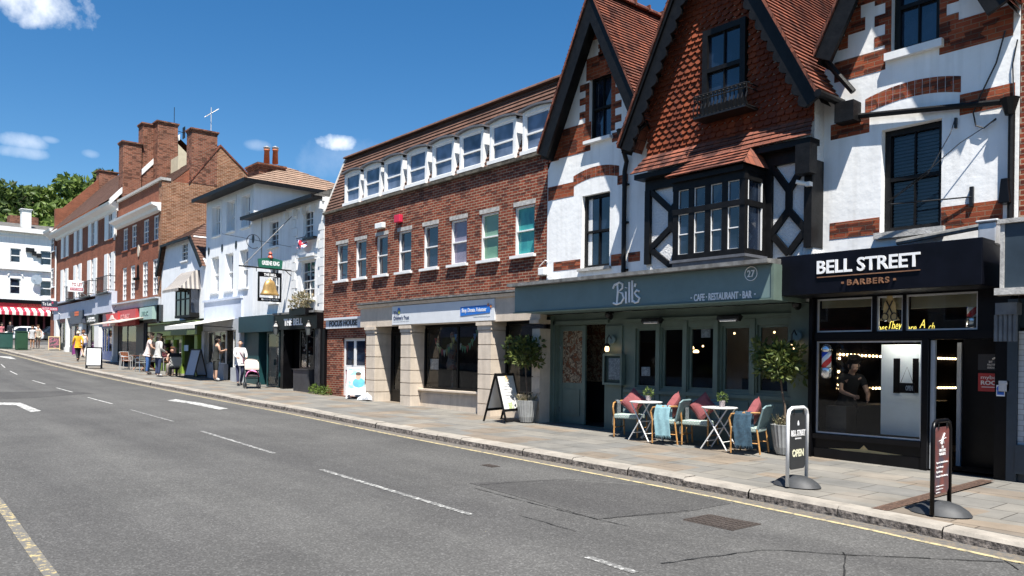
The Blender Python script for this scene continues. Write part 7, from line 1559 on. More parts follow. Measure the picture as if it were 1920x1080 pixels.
def throw(c, sx, mat, label, w=.26, dl=.34, y0=-.14):
    m = MB(); n = 12; pts = []
    prof = [(-.06, .64-dl*.6), (-.045, .66), (-.02, .71), (.01, .715), (.035, .66), (.05, .55), (.06, .45), (.065, .66-dl)]
    for i in range(n+1):
        y = y0+w*(i/n); pts.append([(sx*(.27+p+.005*math.sin(i*1.1+q*6)), y+.02*math.sin(q*9), q+(.006*math.sin(i*2))) for p, q in prof])
    for i in range(n):
        for j in range(len(prof)-1): m.poly([pts[i][j], pts[i+1][j], pts[i+1][j+1], pts[i][j+1]])
    for i in range(n+1):
        for e in (0, -1): p = Vector(pts[i][e]); m.tube([p, p+Vector((.008*math.sin(i*3), .006*math.cos(i*5), -.06))], .004, 3)
    o = m.build('throw_blanket', mat, local=True, smooth=True); o.matrix_world = Matrix.Translation(c.location) @ Matrix.Rotation(c.rotation_euler.z, 4, 'Z'); tag(o, label, 'blanket', 'throws over the chair arms')
dark_throw = blotchmat('grey_striped_wool', [(.05, .06, .07), (.16, .18, .19), (.05, .06, .07), (.2, .21, .21)], 16, .95)
throw(CH[0], -1, dark_throw, 'grey throw hanging on the left arm of the leftmost cane chair', .16, .42); throw(CH[2], -1, dark_throw, 'grey throw on the left arm of the chair between the bistro tables', .16, .45)
throw(CH[1], 1, pbr('pale_blue_wool', (.22, .38, .42), .95, .12, 20), 'pale blue throw over the arm of the chair right of the left table', .30, .50); throw(CH[3], 1, pbr('navy_wool', (.035, .075, .11), .95, .3, 20), 'navy throw over the arm of the rightmost cane chair', .30, .52)
for c, lb in ((c1_, 'small dark pot of green herbs on the left bistro table'), (c2_, 'small dark pot of green herbs on the right bistro table')):
    t = thing('herb_pot', lb, 'potted plant', (c[0]+.02, c[1]+.05, c[2]+.743), 'herb pots on the bistro tables')
    m = MB(); m.lathe([(.045, 0), (.055, .11), (.05, .11), (.04, .09)], (0, 0, 0), 14); m.build('pot', blotchmat('tin_pot', [(.03, .03, .04), (.35, .3, .3), (.04, .04, .06)], 18), t, local=True)
    m = MB(); leafball(m, (0, 0, .17), .085, 110, .05); m.build('leaves', leaf_mid, t, local=True)
# A-boards and swing signs
def aboard(name, label, loc, rz, w, h, spread, fmat, panel_mat, ins=.05, extra=None, feet=.12):
    t = thing(name, label, 'sign', loc, 'pavement boards', rz); sl = spread/2/h
    for s_ in (-1, 1):
        m = MB(); P3 = lambda x, z, o=0: (x, s_*(spread/2-sl*z)+o, z)
        for xx in (-w/2, w/2-.05):
            m.add([P3(xx, 0, -.015), P3(xx+.05, 0, -.015), P3(xx+.05, h, -.015), P3(xx, h, -.015), P3(xx, 0, .015), P3(xx+.05, 0, .015), P3(xx+.05, h, .015), P3(xx, h, .015)], [(0, 1, 2, 3), (4, 7, 6, 5), (0, 3, 7, 4), (1, 5, 6, 2), (3, 2, 6, 7), (0, 4, 5, 1)])
        for z0, z1 in ((feet, feet+.06), (h-.06, h)):
            m.add([P3(-w/2+.05, z0, -.013), P3(w/2-.05, z0, -.013), P3(w/2-.05, z1, -.013), P3(-w/2+.05, z1, -.013), P3(-w/2+.05, z0, .013), P3(w/2-.05, z0, .013), P3(w/2-.05, z1, .013), P3(-w/2+.05, z1, .013)], [(0, 1, 2, 3), (4, 7, 6, 5), (3, 2, 6, 7), (0, 4, 5, 1)])
        m.build('frame', fmat, t, local=True)
        m = MB(); m.add([P3(-w/2+.05, feet+.06, -.006), P3(w/2-.05, feet+.06, -.006), P3(w/2-.05, h-.06, -.006), P3(-w/2+.05, h-.06, -.006), P3(-w/2+.05, feet+.06, .006), P3(w/2-.05, feet+.06, .006), P3(w/2-.05, h-.06, .006), P3(-w/2+.05, h-.06, .006)], [(0, 1, 2, 3), (4, 7, 6, 5)]); pn = m.build('panel', panel_mat, t, local=True)
        if extra and s_ == -1: extra(pn, lambda x, z: (x, -(spread/2-sl*z)-.009, z), sl, w, h)
    return t
def ontext(par, txt, x0, x1, z0, z1, P3, mat, bold=.01, name='lettering'):
    m = MB(); m.text(txt, x0, x1, z0, z1, 0, .003, bold=bold)
    for i, v in enumerate(m.v): p = P3(v.x, v.z); m.v[i] = Vector((p[0], p[1]+v.y-.002, p[2]))
    return m.build(name, mat, par, local=True)
grey_ink = pbr('grey_ink', (.42, .42, .42), .6, 0); green_ink = pbr('green_ink', (.35, .45, .12), .6, 0); orange_ink = pbr('orange_ink', (.65, .4, .12), .6, 0); poster_white = pbr('poster_white', (.80, .80, .79), .45, .02)
def menu_poster(pn, P3, sl, w, h):
    ontext(pn, "Bill's", -.12, .08, .30, .45, P3, green_ink, .01)
    for i, z in enumerate((.86, .80, .74, .66, .60, .54)): ontext(pn, random.choice(('fresh food all day', 'breakfast & lunch', 'open for dinner')), -.2+.03*(i % 2), .2-.03*(i % 3), z, z+.025, P3, grey_ink, 0)
    m = MB(); 
    for i in range(9): a = i*.7; p = P3(.03*math.cos(a)*(1+i*.25), .97+.05*math.sin(a)); m.tube([p, (p[0]+.02, p[1], p[2]+.05)], .006, 4)
    m.build('leaf_drawing', orange_ink, pn, local=True)
aboard('pavement_board', 'tall black A-board with white poster beside the left bay tree', onp(-14.38, 11.95), math.radians(108), .80, 1.12, .62, black_timber, poster_white, extra=menu_poster, feet=.24)
photo = blotchmat('printed_photo', [(.12, .45, .5), (.3, .62, .62), (.75, .8, .78), (.2, .5, .55)], 3.2, .5)
def kid(pn, P3, sl, w, h):
    def disc(cx_, cz_, rx, rz_, mat, nm, lift):
        m = MB(); m.poly([(P3(cx_+rx*math.cos(t_), cz_+rz_*math.sin(t_))[0], P3(0, cz_+rz_*math.sin(t_))[1]-lift, cz_+rz_*math.sin(t_)) for t_ in [math.pi*2*i/18 for i in range(18)]]); m.build(nm, mat, pn, local=True)
    disc(.07, .50, .19, .15, pbr('print_blue_shirt', (.10, .40, .55), .5, .2), 'printed_shirt', .002); disc(.05, .70, .085, .11, pbr('print_skin', (.5, .3, .22), .5, .1), 'printed_face', .003); disc(.05, .78, .09, .055, pbr('print_hair', (.06, .04, .03), .5, 0), 'printed_hair', .004)
    m = MB(); a = [P3(-w/2+.05, .18), P3(w/2-.05, .18), P3(w/2-.05, .34), P3(-w/2+.05, .30)]; m.poly([(p[0], p[1]-.003, p[2]) for p in a]); m.build('printed_strip', poster_white, pn, local=True)
q = gpos(672, 747); aboard('pavement_board', 'white A-board with blue poster of a smiling child outside the charity shop', (q.x-.1, q.y+.0, q.z), math.radians(52), .62, .98, .5, pbr('pale_frame', (.55, .56, .56), .4, .05), photo, extra=kid, feet=.12)
q = gpos(357, 707); aboard('pavement_board', 'blank pale blue A-board standing outside the lime green shop', (q.x+.1, q.y+.2, q.z), math.radians(24), .62, 1.25, .75, pbr('brown_frame', (.05, .04, .03), .5, .1), pbr('pale_blue_board', (.40, .46, .56), .5, .05), feet=.04)
def lines(pn, P3, sl, w, h):
    for z in (.8, .7, .6, .5, .4): ontext(pn, 'todays specials menu', -.2, .2, z, z+.03, P3, grey_ink, 0)
q = gpos(170, 691); aboard('pavement_board', 'black framed A-board with white sheet near the kerb', (q.x, q.y+.15, q.z), math.radians(72), .72, 1.08, .55, black_paint, poster_white, extra=lines, feet=.12)
chalk = blotchmat('chalk_drawing', [(.02, .025, .025), (.03, .035, .035), (.05, .05, .05), (.35, .1, .15), (.03, .035, .035), (.1, .2, .2)], 5, .8)
aboard('pavement_board', 'wood framed chalkboard at the far end of the pavement', onp(-65.6, 12.0), math.radians(80), .75, 1.0, .4, pbr('pale_wood', (.5, .38, .2), .6, .1), chalk, feet=.1)
purple = pbr('purple_board', (.16, .02, .14), .5, .05)
def pound(pn, P3, sl, w, h): ontext(pn, 'O', -.13, .13, .45, .75, P3, letter_white, .02); ontext(pn, 'sale', -.13, .13, .28, .36, P3, letter_white)
aboard('pavement_board', 'purple A-board behind the woman in the yellow jacket', onp(-59.4, 12.25), math.radians(85), .62, .85, .3, purple, purple, extra=pound, feet=.05)
def swing(label, loc, rz, fmat, pmat, fn, h=1.02, w=.50):
    t = thing('swing_sign', label, 'sign', loc, 'swinging pavement signs', rz)
    m = MB(); prof = [(.0, .16), (.10, .155), (.20, .12), (.28, .06), (.32, .0)]; n = 20
    vs = []; fs = []
    for i, (r_, z) in enumerate(prof):
        for j in range(n): a = 2*math.pi*j/n; vs.append((.72*r_*math.cos(a), 1.0*r_*math.sin(a), z*.85))
    for i in range(len(prof)-1):
        for j in range(n): fs.append((i*n+j, (i+1)*n+j, (i+1)*n+(j+1) % n, i*n+(j+1) % n))
    m.add(vs, fs); m.build('base', rubber, t, local=True, smooth=True)
    m = MB(); r_ = .024; pts = [(-w/2, 0, .01), (-w/2, 0, h-.10), (-w/2+.03, 0, h-.03), (-w/2+.10, 0, h), (w/2-.10, 0, h), (w/2-.03, 0, h-.03), (w/2, 0, h-.10), (w/2, 0, .01)]; m.tube(pts, r_, 10); m.build('frame', fmat, t, local=True, smooth=True)
    m = MB(); x0, x1, z0, z1 = -w/2+.05, w/2-.05, .22, h-.07; c = .04
    m.prism([(x0+c, z0), (x1-c, z0), (x1, z0+c), (x1, z1-c), (x1-c, z1), (x0+c, z1), (x0, z1-c), (x0, z0+c)], -.008, .008); pn = m.build('panel', pmat, t, local=True)
    for sx in (-1, 1): k = MB(); k.tube([(sx*.12, -.012, h-.09), (sx*.12, -.012, h-.01), (sx*.12, .02, h+.02)], .008, 5); k.build('hanger', iron, t, local=True)
    fn(pn, lambda x, z: (x, -.0105, z)); return t
cream = pbr('cream_letter', (.72, .70, .50), .5, 0)
def f1(pn, P3):
    ontext(pn, 'BELL STREET', -.185, .185, .66, .73, P3, letter_white, .03); ontext(pn, 'BARBERS', -.08, .08, .61, .63, P3, letter_white, .0); ontext(pn, 'OPEN', -.15, .15, .38, .48, P3, cream, .04)
    m = MB(); m.prism([(-.02, .79), (.02, .79), (.022, .81), (.012, .84), (.0, .855), (-.012, .84), (-.022, .81)], -.012, -.0085); m.box(-.18, .18, -.012, -.0085, .65, .654); m.build('bell_mark', letter_white, pn, local=True)
swing('white framed swinging sign reading BELL STREET OPEN on the kerb', onp(-5.54, 9.62), math.radians(92), white_paint, pbr('charcoal_panel', (.03, .032, .034), .5, .15), f1)
def f2(pn, P3):
    ontext(pn, 'THE', -.03, .03, .72, .745, P3, letter_white, .02); ontext(pn, 'MASTERS', -.09, .09, .68, .71, P3, letter_white, .02); ontext(pn, 'GRADUATE', -.09, .09, .64, .67, P3, letter_white, .02)
    for i, (s_, w_) in enumerate((('Sports Rehabilitation', .34), ('Sports Massage', .2), ('Physiotherapy', .18), ('Strength & Conditioning', .33))): ontext(pn, s_, -.17, -.17+w_, .55-.05*i, .575-.05*i, P3, letter_white, .01)
    for i, (s_, w_) in enumerate((('info@studio.com', .22), ('appointments', .2), ('upstairs', .12))): ontext(pn, s_, -.17, -.17+w_, .30-.035*i, .315-.035*i, P3, letter_white, .0)
    m = MB(); m.tube([(-.05, -.012, .77), (0, -.012, .83), (.05, -.012, .88)], .008, 5); m.tube([(0, -.012, .83), (.03, -.012, .77)], .007, 5); m.tube([(-.11, -.012, .80), (.1, -.012, .83)], .003, 4); m.tube([(0, -.012, .83), (-.03, -.012, .76)], .006, 5); m.build('leaping_figure', letter_white, pn, local=True)
swing('black framed swinging sign with maroon panel near the drain grating', onp(-3.63, 9.3), math.radians(92), black_paint, blotchmat('maroon_photo', [(.06, .06, .09), (.12, .05, .05), (.20, .06, .05), (.10, .05, .06)], 2.5, .45), f2)
# litter bag, weeds, window plants
q = gpos(711, 749); m = MB(); n = 10
vs = [(.36*math.cos(2*math.pi*j/n)*r_*(1+.25*math.sin(j*2.3)), .2*math.sin(2*math.pi*j/n)*r_*(1+.2*math.cos(j*3.1)), z+.03*math.sin(j*2.7+z*9)) for r_, z in ((1, .0), (.95, .08), (.6, .17), (.15, .21)) for j in range(n)]
m.add(vs, [(i*n+j, i*n+(j+1) % n, (i+1)*n+(j+1) % n, (i+1)*n+j) for i in range(3) for j in range(n)]+[tuple(range(3*n, 4*n))]); o = m.build('donation_bag', blotchmat('white_plastic', [(.6, .62, .63), (.7, .7, .7), (.35, .38, .42), (.68, .68, .68)], 7, .4), local=True, smooth=False); o.location = (q.x, q.y-.35, q.z); o.rotation_euler = (0, 0, .5); tag(o, 'crumpled white bag left outside the charity shop door', 'bag')
q = gpos(598, 738); m = MB(); 
for i in range(5): leafball(m, (q.x-.5+.25*i, F-.2, q.z+.08+.04*(i % 2)), .16, 90, .09, 2)
tag(m.build('weeds', [leaf_light, leaf_mid], loc=(q.x, F-.2, q.z)), 'bright green weeds growing at the foot of the pub wall', 'weeds')
q = PT(567, 572, F-.25); m = MB(); 
for i in range(6): leafball(m, (q.x-.4+.16*i, F-.3, q.z+.05+.12*(i % 2)), .27, 70, .13, 1)
t = thing('window_box', 'window box of dry brown plants above the pub lettering', 'window box', (q.x, F-.3, q.z-.3)); m.build('dry_plants', leaf_dry, t); m = MB(); m.box(q.x-.65, q.x+.65, F-.45, F-.15, q.z-.36, q.z-.12); m.build('box', black_paint, t)
# green street cabinets
def cabinet(px, py, w, d, h, label, mat):
    q = gpos(px, py); t = thing('street_cabinet', label, 'cabinet', tuple(q), 'green street cabinets', .05)
    m = MB(); m.box(-d/2, d/2, -w/2, w/2, 0, h); m.build('body', mat, t, local=True, bevel=.02); m = MB(); m.box(-d/2-.03, d/2+.03, -w/2-.03, w/2+.03, h+.001, h+.05); m.build('lid', mat, t, local=True, bevel=.01); m = MB(); m.box(d/2+.001, d/2+.015, -w*.38, w*.38, .12, h-.08); m.build('door', mat, t, local=True)
gcab = pbr('cabinet_green', (.022, .07, .035), .45, .1); gcab2 = pbr('cabinet_teal', (.03, .09, .075), .4, .1)
cabinet(40, 656, .72, .5, 1.28, 'dark green street cabinet nearer the shops at the far end of the pavement', gcab); cabinet(6, 654, 1.1, .5, 1.12, 'wider teal street cabinet cut by the left edge of the photo', gcab2)
# outdoor wooden table and chairs
q = gpos(250, 694); wood = pbr('red_brown_wood', (.26, .09, .04), .6, .2, 9); t = thing('outdoor_table', 'red-brown wooden folding table on the pavement under the faded awning', 'table', onp(q.x, q.y+.5))
for dx in (0,):
    m = MB()
    for i in range(7): m.box(-.95, .95, -.38+.11*i, -.28+.11*i, .70, .73)
    m.build('tabletop', wood, t, local=True)
    for x in (-.7, .7):
        m = MB(); m.tube([(x, -.33, 0), (x, .3, .70)], .025, 5); m.tube([(x, .33, 0), (x, -.3, .70)], .025, 5); m.build('leg', wood, t, local=True)
tl = t.location
def mchair(label, loc, rz, smat, fmat):
    t = thing('metal_chair', label, 'chair', loc, 'metal chairs at the outdoor wooden table', rz)
    m = MB(); m.box(-.21, .21, -.2, .2, .43, .46); m.build('seat', smat, t, local=True); m = MB()
    for i in range(4): m.box(-.2, .2, .20+.02*i, .215+.02*i, .52+.085*i, .59+.085*i)
    m.build('backrest', smat, t, local=True)
    m = MB()
    for sx in (-1, 1): m.tube([(sx*.23, -.2, 0), (sx*.22, -.2, .62), (sx*.24, .0, .66), (sx*.23, .24, .66), (sx*.22, .28, .85)], .017, 5); m.tube([(sx*.23, .27, 0), (sx*.22, .2, .5), (sx*.22, .24, .66)], .017, 5)
    m.tube([(-.22, .28, .85), (.22, .28, .85)], .017, 5); m.tube([(-.22, -.2, .42), (.22, -.2, .42)], .015, 5); m.build('frame', fmat, t, local=True); return t
mchair('metal chair with red-brown slats at the far left of the wooden table', onp(tl.x-1.5, tl.y-.45), math.radians(100), wood, alu); mchair('metal chair with red-brown slats tucked at the street side of the wooden table', onp(tl.x-.45, tl.y-.75), math.radians(172), wood, alu); mchair('bright metal chair behind the man in blue jeans', onp(tl.x+1.45, tl.y-.5), math.radians(-80), alu, chrome)
# ================================================================== people
def skin_mesh(V, E, Rr, roots=(0,), sub=1):
    me = bpy.data.meshes.new('s'); me.from_pydata(V, E, []); o = bpy.data.objects.new('s', me); COL.objects.link(o)
    md = o.modifiers.new('k', 'SKIN'); md.use_smooth_shade = True; md.branch_smoothing = .4
    for i, r_ in enumerate(Rr): sv = me.skin_vertices[0].data[i]; sv.radius = (r_, r_) if not isinstance(r_, tuple) else r_; sv.use_root = i in roots
    sd = o.modifiers.new('u', 'SUBSURF'); sd.levels = sub; sd.render_levels = sub
    bpy.context.view_layer.update(); m2 = bpy.data.meshes.new_from_object(o.evaluated_get(bpy.context.evaluated_depsgraph_get())); bpy.data.objects.remove(o); bpy.data.meshes.remove(me)
    for p in m2.polygons: p.use_smooth = True
    return m2
BASE = dict(pel=((0, 0, .93), (.15, .11)), wst=((0, 0, 1.10), (.125, .095)), chs=((0, 0, 1.30), (.155, .105)), nkb=((0, .01, 1.44), .07), nek=((0, .005, 1.50), .052), hd0=((0, -.015, 1.565), .072), hd1=((0, -.012, 1.635), .088), hd2=((0, -.0, 1.70), .06), nos=((0, -.105, 1.60), .014),
    shL=((-.175, .005, 1.40), .062), elL=((-.225, .03, 1.13), .042), wrL=((-.235, -.05, .89), .027), paL=((-.235, -.07, .82), .034), shR=((.175, .005, 1.40), .062), elR=((.225, .03, 1.13), .042), wrR=((.235, -.05, .89), .027), paR=((.235, -.07, .82), .034),
    hpL=((-.09, 0, .86), .095), knL=((-.10, -.015, .49), .06), anL=((-.10, .02, .09), .042), toL=((-.11, -.13, .04), .036), hpR=((.09, 0, .86), .095), knR=((.10, -.015, .49), .06), anR=((.10, .02, .09), .042), toR=((.11, -.13, .04), .036))
EDG = [('pel', 'wst'), ('wst', 'chs'), ('chs', 'nkb'), ('nkb', 'nek'), ('nek', 'hd0'), ('hd0', 'hd1'), ('hd1', 'hd2'), ('hd0', 'nos')]+[(a+s, b+s) for s in 'LR' for a, b in (('sh', 'el'), ('el', 'wr'), ('wr', 'pa'), ('hp', 'kn'), ('kn', 'an'), ('an', 'to'))]+[('chs', 'shL'), ('chs', 'shR'), ('pel', 'hpL'), ('pel', 'hpR')]
CL = {}
def cmat(c, var=.15):
    k = tuple(round(x, 3) for x in c)
    if k not in CL: CL[k] = pbr('cloth_%d' % len(CL), c, .9, var, 9)
    return CL[k]
def person(label, loc, rz, pose, top, legs, hair, sc=1.0, sleeves='short', trouser='long', hairlen=0, shoe=(.05, .05, .05), skirt=None, bag=None, group=None, hat=None, hood=None):
    J = {k: [list(v[0]), v[1]] for k, v in BASE.items()}
    def mv(keys, d):
        for k in keys: J[k][0] = [J[k][0][i]+d[i] for i in range(3)]
    for k, v in pose.items():
        if k == 'lean':
            a = v; o = .95
            for n_ in J:
                if n_[:2] in ('ws', 'ch', 'nk', 'ne', 'hd', 'no', 'sh', 'el', 'wr', 'pa'): x, y, z = J[n_][0]; dz = z-o; J[n_][0] = [x, y*math.cos(a)-dz*math.sin(a), o+dz*math.cos(a)+y*math.sin(a)]
    for k, v in pose.items():
        if k != 'lean': J[k][0] = list(v)
    t = thing('person', label, 'person', loc, group, rz); t.scale = (sc, sc, sc)
    names = list(J); idx = {n_: i for i, n_ in enumerate(names)}
    V = [tuple(J[n_][0]) for n_ in names]; Rr = [tuple(q*.88 for q in J[n_][1]) if n_ in ('chs', 'wst', 'pel') else J[n_][1]*(.9 if n_[:2] in ('sh', 'nk') else 1) for n_ in names]; E = [(idx[a], idx[b]) for a, b in EDG]; roots = [idx['pel']]
    for s in 'LR':                                   # five separate fingers rooted in the palm
        pa, wr = Vector(J['pa'+s][0]), Vector(J['wr'+s][0]); d = (pa-wr).normalized(); side = d.cross(Vector((1, 0, 0)) if abs(d.x) < .8 else Vector((0, 1, 0))).normalized(); cu = side.cross(d)*(1 if s == 'L' else -1)
        for i in range(5):
            if i < 4: b_ = pa+side*(-.026+.0175*i)+d*.005; L = (.062, .074, .07, .055)[i]; p1 = b_+d*L*.55+cu*.006; p2 = b_+d*L+cu*.025
            else: b_ = pa-d*.035-side*.028; p1 = b_-side*.025+d*.022; p2 = p1+d*.03+cu*.008
            k = len(V); V += [tuple(b_), tuple(p1), tuple(p2)]; Rr += [.0095, .0085, .007]; E += [(k, k+1), (k+1, k+2)]; roots.append(k)
    me = skin_mesh(V, E, Rr, tuple(roots)); me.materials.append(skin); me.name = 'body'; b = bpy.data.objects.new('body', me); COL.objects.link(b); b.parent = t
    def garment(name, keys, grow, mat, ext=None, root=0, radii=None):
        ks = [k for k in keys]; ix = {k: i for i, k in enumerate(ks)}; VV = [tuple(J[k][0]) for k in ks]; RR = []
        for k in ks:
            r_ = J[k][1]; r_ = radii.get(k, r_) if radii else r_; RR.append(tuple(x*grow+.006 for x in r_) if isinstance(r_, tuple) else r_*grow+.006)
        EE = [(ix[a], ix[b_]) for a, b_ in EDG if a in ix and b_ in ix]
        if ext:
            for (k, pt, r_) in ext: VV.append(tuple(pt)); RR.append(r_); EE.append((ix[k], len(VV)-1))
        m_ = skin_mesh(VV, EE, RR, (root,)); m_.materials.append(mat); m_.name = name; o = bpy.data.objects.new(name, m_); COL.objects.link(o); o.parent = t; return o
    def midp(a, b_, u): return tuple(Vector(J[a][0]).lerp(Vector(J[b_][0]), u))
    tk = ['pel', 'wst', 'chs', 'nkb', 'shL', 'shR']; ext = []
    if sleeves == 'long': tk += ['elL', 'elR', 'wrL', 'wrR']
    elif sleeves == 'short': ext = [('shL', midp('shL', 'elL', .6), .06), ('shR', midp('shR', 'elR', .6), .06)]
    pw_ = Vector(J['wst'][0])-Vector(J['pel'][0]); ext.append(('pel', tuple(Vector(J['pel'][0])-pw_*.45), (.17, .135))); garment('top', tk, 1.2, top if not isinstance(top, tuple) else cmat(top), ext)
    if skirt: garment('skirt', ['pel', 'hpL', 'hpR'], 1.12, cmat(skirt) if isinstance(skirt, tuple) else skirt, [('hpL', midp('hpL', 'knL', .75), .11), ('hpR', midp('hpR', 'knR', .75), .11)])
    else:
        lk = ['pel', 'hpL', 'hpR', 'knL', 'knR']; ext = []
        if trouser == 'long': lk += ['anL', 'anR']
        elif trouser == 'capri': ext = [('knL', midp('knL', 'anL', .3), .06), ('knR', midp('knR', 'anR', .3), .06)]
        ext.append(('pel', midp('pel', 'wst', .6), (.15, .12))); garment('trousers', lk, 1.13, cmat(legs), ext, radii=dict(pel=(.152, .12)))
    for s in 'LR': garment('shoe', ['an'+s, 'to'+s], 1.15, cmat(shoe))
    H1, H2 = Vector(J['hd1'][0]), Vector(J['hd2'][0]); axis = (H2-Vector(J['hd0'][0])).normalized(); fw = (Vector(J['nos'][0])-Vector(J['hd0'][0])); fw = (fw-axis*fw.dot(axis)).normalized()
    if hair is not None:
        c = H1+axis*.025-fw*.018; hv = [tuple(c+axis*.075), tuple(c+axis*.02-fw*.012), tuple(c-axis*.05-fw*.035)]; hr = [.05, .095, .07]; he = [(0, 1), (1, 2)]
        if hairlen: 
            for i in range(int(hairlen)): hv.append(tuple(c-axis*(.12+.09*i)-fw*(.06+.01*i))); hr.append(.07-.012*i); he.append((len(hv)-2, len(hv)-1))
        if hairlen == .5: hv.append(tuple(c+axis*.10-fw*.06)); hr.append(.045); he.append((1, 3))
        m_ = skin_mesh(hv, he, hr, (1,)); m_.materials.append(cmat(hair, .3)); m_.name = 'hair'; o = bpy.data.objects.new('hair', m_); COL.objects.link(o); o.parent = t
    sidev = axis.cross(fw)
    for s_ in (-1, 1):
        e = MB(); e.lathe([(.002, -.010), (.011, 0), (.002, .010)], tuple(H1-axis*.012+fw*.083+sidev*.032*s_), 6); e.build('eye', letter_black, t, local=True)
        e = MB(); p = H1-axis*.02+sidev*.090*s_; e.lathe([(.004, -.028), (.014, 0), (.010, .028)], tuple(p), 6); e.build('ear', skin, t, local=True)
    e = MB(); p = H1-axis*.068+fw*.074; e.tube([p-sidev*.022, p+fw*.004, p+sidev*.022], .006, 5); e.build('mouth', pbr('lip', (.35, .12, .1), .5, 0) if 'lip' not in MATS else MATS['lip'], t, local=True)
    if bag: bag(t, J)
    return t
SIT = dict(pel=(0, .02, .52), wst=(0, .04, .68), chs=(0, .03, .88), nkb=(0, .02, 1.02), nek=(0, .01, 1.08), hd0=(0, -.01, 1.145), hd1=(0, -.01, 1.215), hd2=(0, 0, 1.28), nos=(0, -.105, 1.18), shL=(-.175, .02, .98), elL=(-.24, -.05, .74), wrL=(-.16, -.28, .70), paL=(-.13, -.34, .71), shR=(.175, .02, .98), elR=(.24, -.05, .74), wrR=(.16, -.28, .70), paR=(.13, -.34, .71),
    hpL=(-.09, 0, .50), knL=(-.12, -.42, .50), anL=(-.12, -.38, .09), toL=(-.13, -.53, .04), hpR=(.09, 0, .50), knR=(.12, -.42, .50), anR=(.12, -.38, .09), toR=(.13, -.53, .04))
WALK = dict(knL=(-.09, -.14, .50), anL=(-.09, -.20, .10), toL=(-.09, -.34, .06), knR=(.09, .02, .48), anR=(.09, .27, .13), toR=(.09, .16, .04), elL=(-.23, .12, 1.15), wrL=(-.22, .06, .91), paL=(-.22, .02, .85), elR=(.23, -.06, 1.14), wrR=(.22, -.20, .93), paR=(.22, -.25, .88))
def P(px, py): q = gpos(px, py); return (q.x, q.y, q.z)
R_ = math.radians
person('woman in black vest and capri leggings leaning towards the cafe window', (-33.2, 12.0, pave(-33.2, 12)), R_(172), dict(lean=.12, elR=(.30, -.05, 1.15), wrR=(.34, -.25, 1.10), paR=(.35, -.31, 1.12), elL=(-.2, -.12, 1.15), wrL=(-.1, -.30, 1.2), paL=(-.08, -.35, 1.22), knL=(-.15, 0, .49), anL=(-.17, .02, .09), toL=(-.2, -.12, .04), knR=(.15, 0, .49), anR=(.17, .02, .09), toR=(.2, -.12, .04)), (.018, .02, .018), (.022, .024, .022), (.02, .015, .013), 1.06, None, 'capri', 2, (.6, .6, .58))
pw = P(449, 722)
def crossbag(t, J):
    m = MB(); m.tube([(-.14, .02, 1.42), (0, -.13, 1.22), (.17, -.1, .98)], .014, 5); m.box(.10, .28, -.12, .06, .78, 1.0); m.build('shoulder_bag', cmat((.16, .02, .06)), t, local=True)
person('dark haired woman in white blouse pushing the cream pushchair', pw, R_(80), dict(lean=.06, elL=(-.22, -.12, 1.16), wrL=(-.17, -.38, 1.06), paL=(-.15, -.44, 1.05), elR=(.22, -.12, 1.16), wrR=(.17, -.38, 1.06), paR=(.15, -.44, 1.05), knL=(-.09, -.1, .49), anL=(-.09, -.16, .09), toL=(-.09, -.30, .04), anR=(.09, .2, .1), toR=(.09, .08, .04)), (.70, .68, .68), (.03, .035, .08), (.02, .016, .014), 1.0, 'long', 'long', .5, bag=crossbag)
# pushchair
q = P(472, 727); t = thing('pushchair', 'cream hooded pushchair with pink blanket outside the teal bakery front', 'pushchair', q, None, R_(72))
m = MB()
for sx in (-1, 1): m.tube([(sx*.24, .42, 1.02), (sx*.24, .28, .95), (sx*.23, -.28, .22)], .016, 6); m.tube([(sx*.24, .25, .16), (sx*.23, -.12, .56)], .014, 6)
m.tube([(-.24, .42, 1.02), (.24, .42, 1.02)], .02, 6); m.tube([(-.23, -.12, .5), (.23, -.12, .5)], .014, 5); m.tube([(-.23, .1, .35), (.23, .1, .35)], .014, 5); m.build('frame', iron, t, local=True)
for sx in (-1, 1):
    for y in (.27, -.33):
        for o_ in (-.035, .035):
            w = MB(); n = 16; w.tube([(sx*.24+o_, y+.085*math.cos(2*math.pi*i/n), .10+.085*math.sin(2*math.pi*i/n)) for i in range(n)], .016, 6, closed=True); w.box(sx*.24+o_-.008, sx*.24+o_+.008, y-.07, y+.07, .085, .115); w.build('wheel', rubber, t, local=True)
m = MB(); m.prismx([(-.42, .42), (.22, .38), (.30, .70), (.22, .72), (.05, .52), (-.40, .50)], -.20, .20); m.build('seat', cmat((.06, .05, .055)), t, local=True, bevel=.03)
m = MB(); n = 10; prof = [(math.cos(math.pi*(i/n)*.62-.1), math.sin(math.pi*(i/n)*.62-.1)) for i in range(n+1)]
k = 8; rows = []
for c, s_ in prof: rows.append([(-.25+.5*j/k, .18-.46*(c-.55)*.9-.02*0, .70+.36*s_*(1-.25*(2*j/k-1)**4)) for j in range(k+1)])
for i in range(n):
    for j in range(k): m.poly([rows[i][j], rows[i][j+1], rows[i+1][j+1], rows[i+1][j]])
for j in (0, k): m.poly([r_[j] for r_ in rows])
m.build('hood', pbr('cream_hood', (.62, .54, .46), .85, .06), t, local=True, smooth=True)
m = MB(); g_ = 8; pts = [[(-.24+.48*i/g_, -.46+.52*j/g_, .50+.14*math.sin(math.pi*i/g_)+.03*math.sin(j*2.1+i)-.30*max(0, abs(2*i/g_-1)-.7)) for j in range(g_+1)] for i in range(g_+1)]
for i in range(g_):
    for j in range(g_): m.poly([pts[i][j], pts[i+1][j], pts[i+1][j+1], pts[i][j+1]])
m.build('blanket', pbr('pink_blanket', (.62, .20, .38), .9, .15, 10), t, local=True, smooth=True)
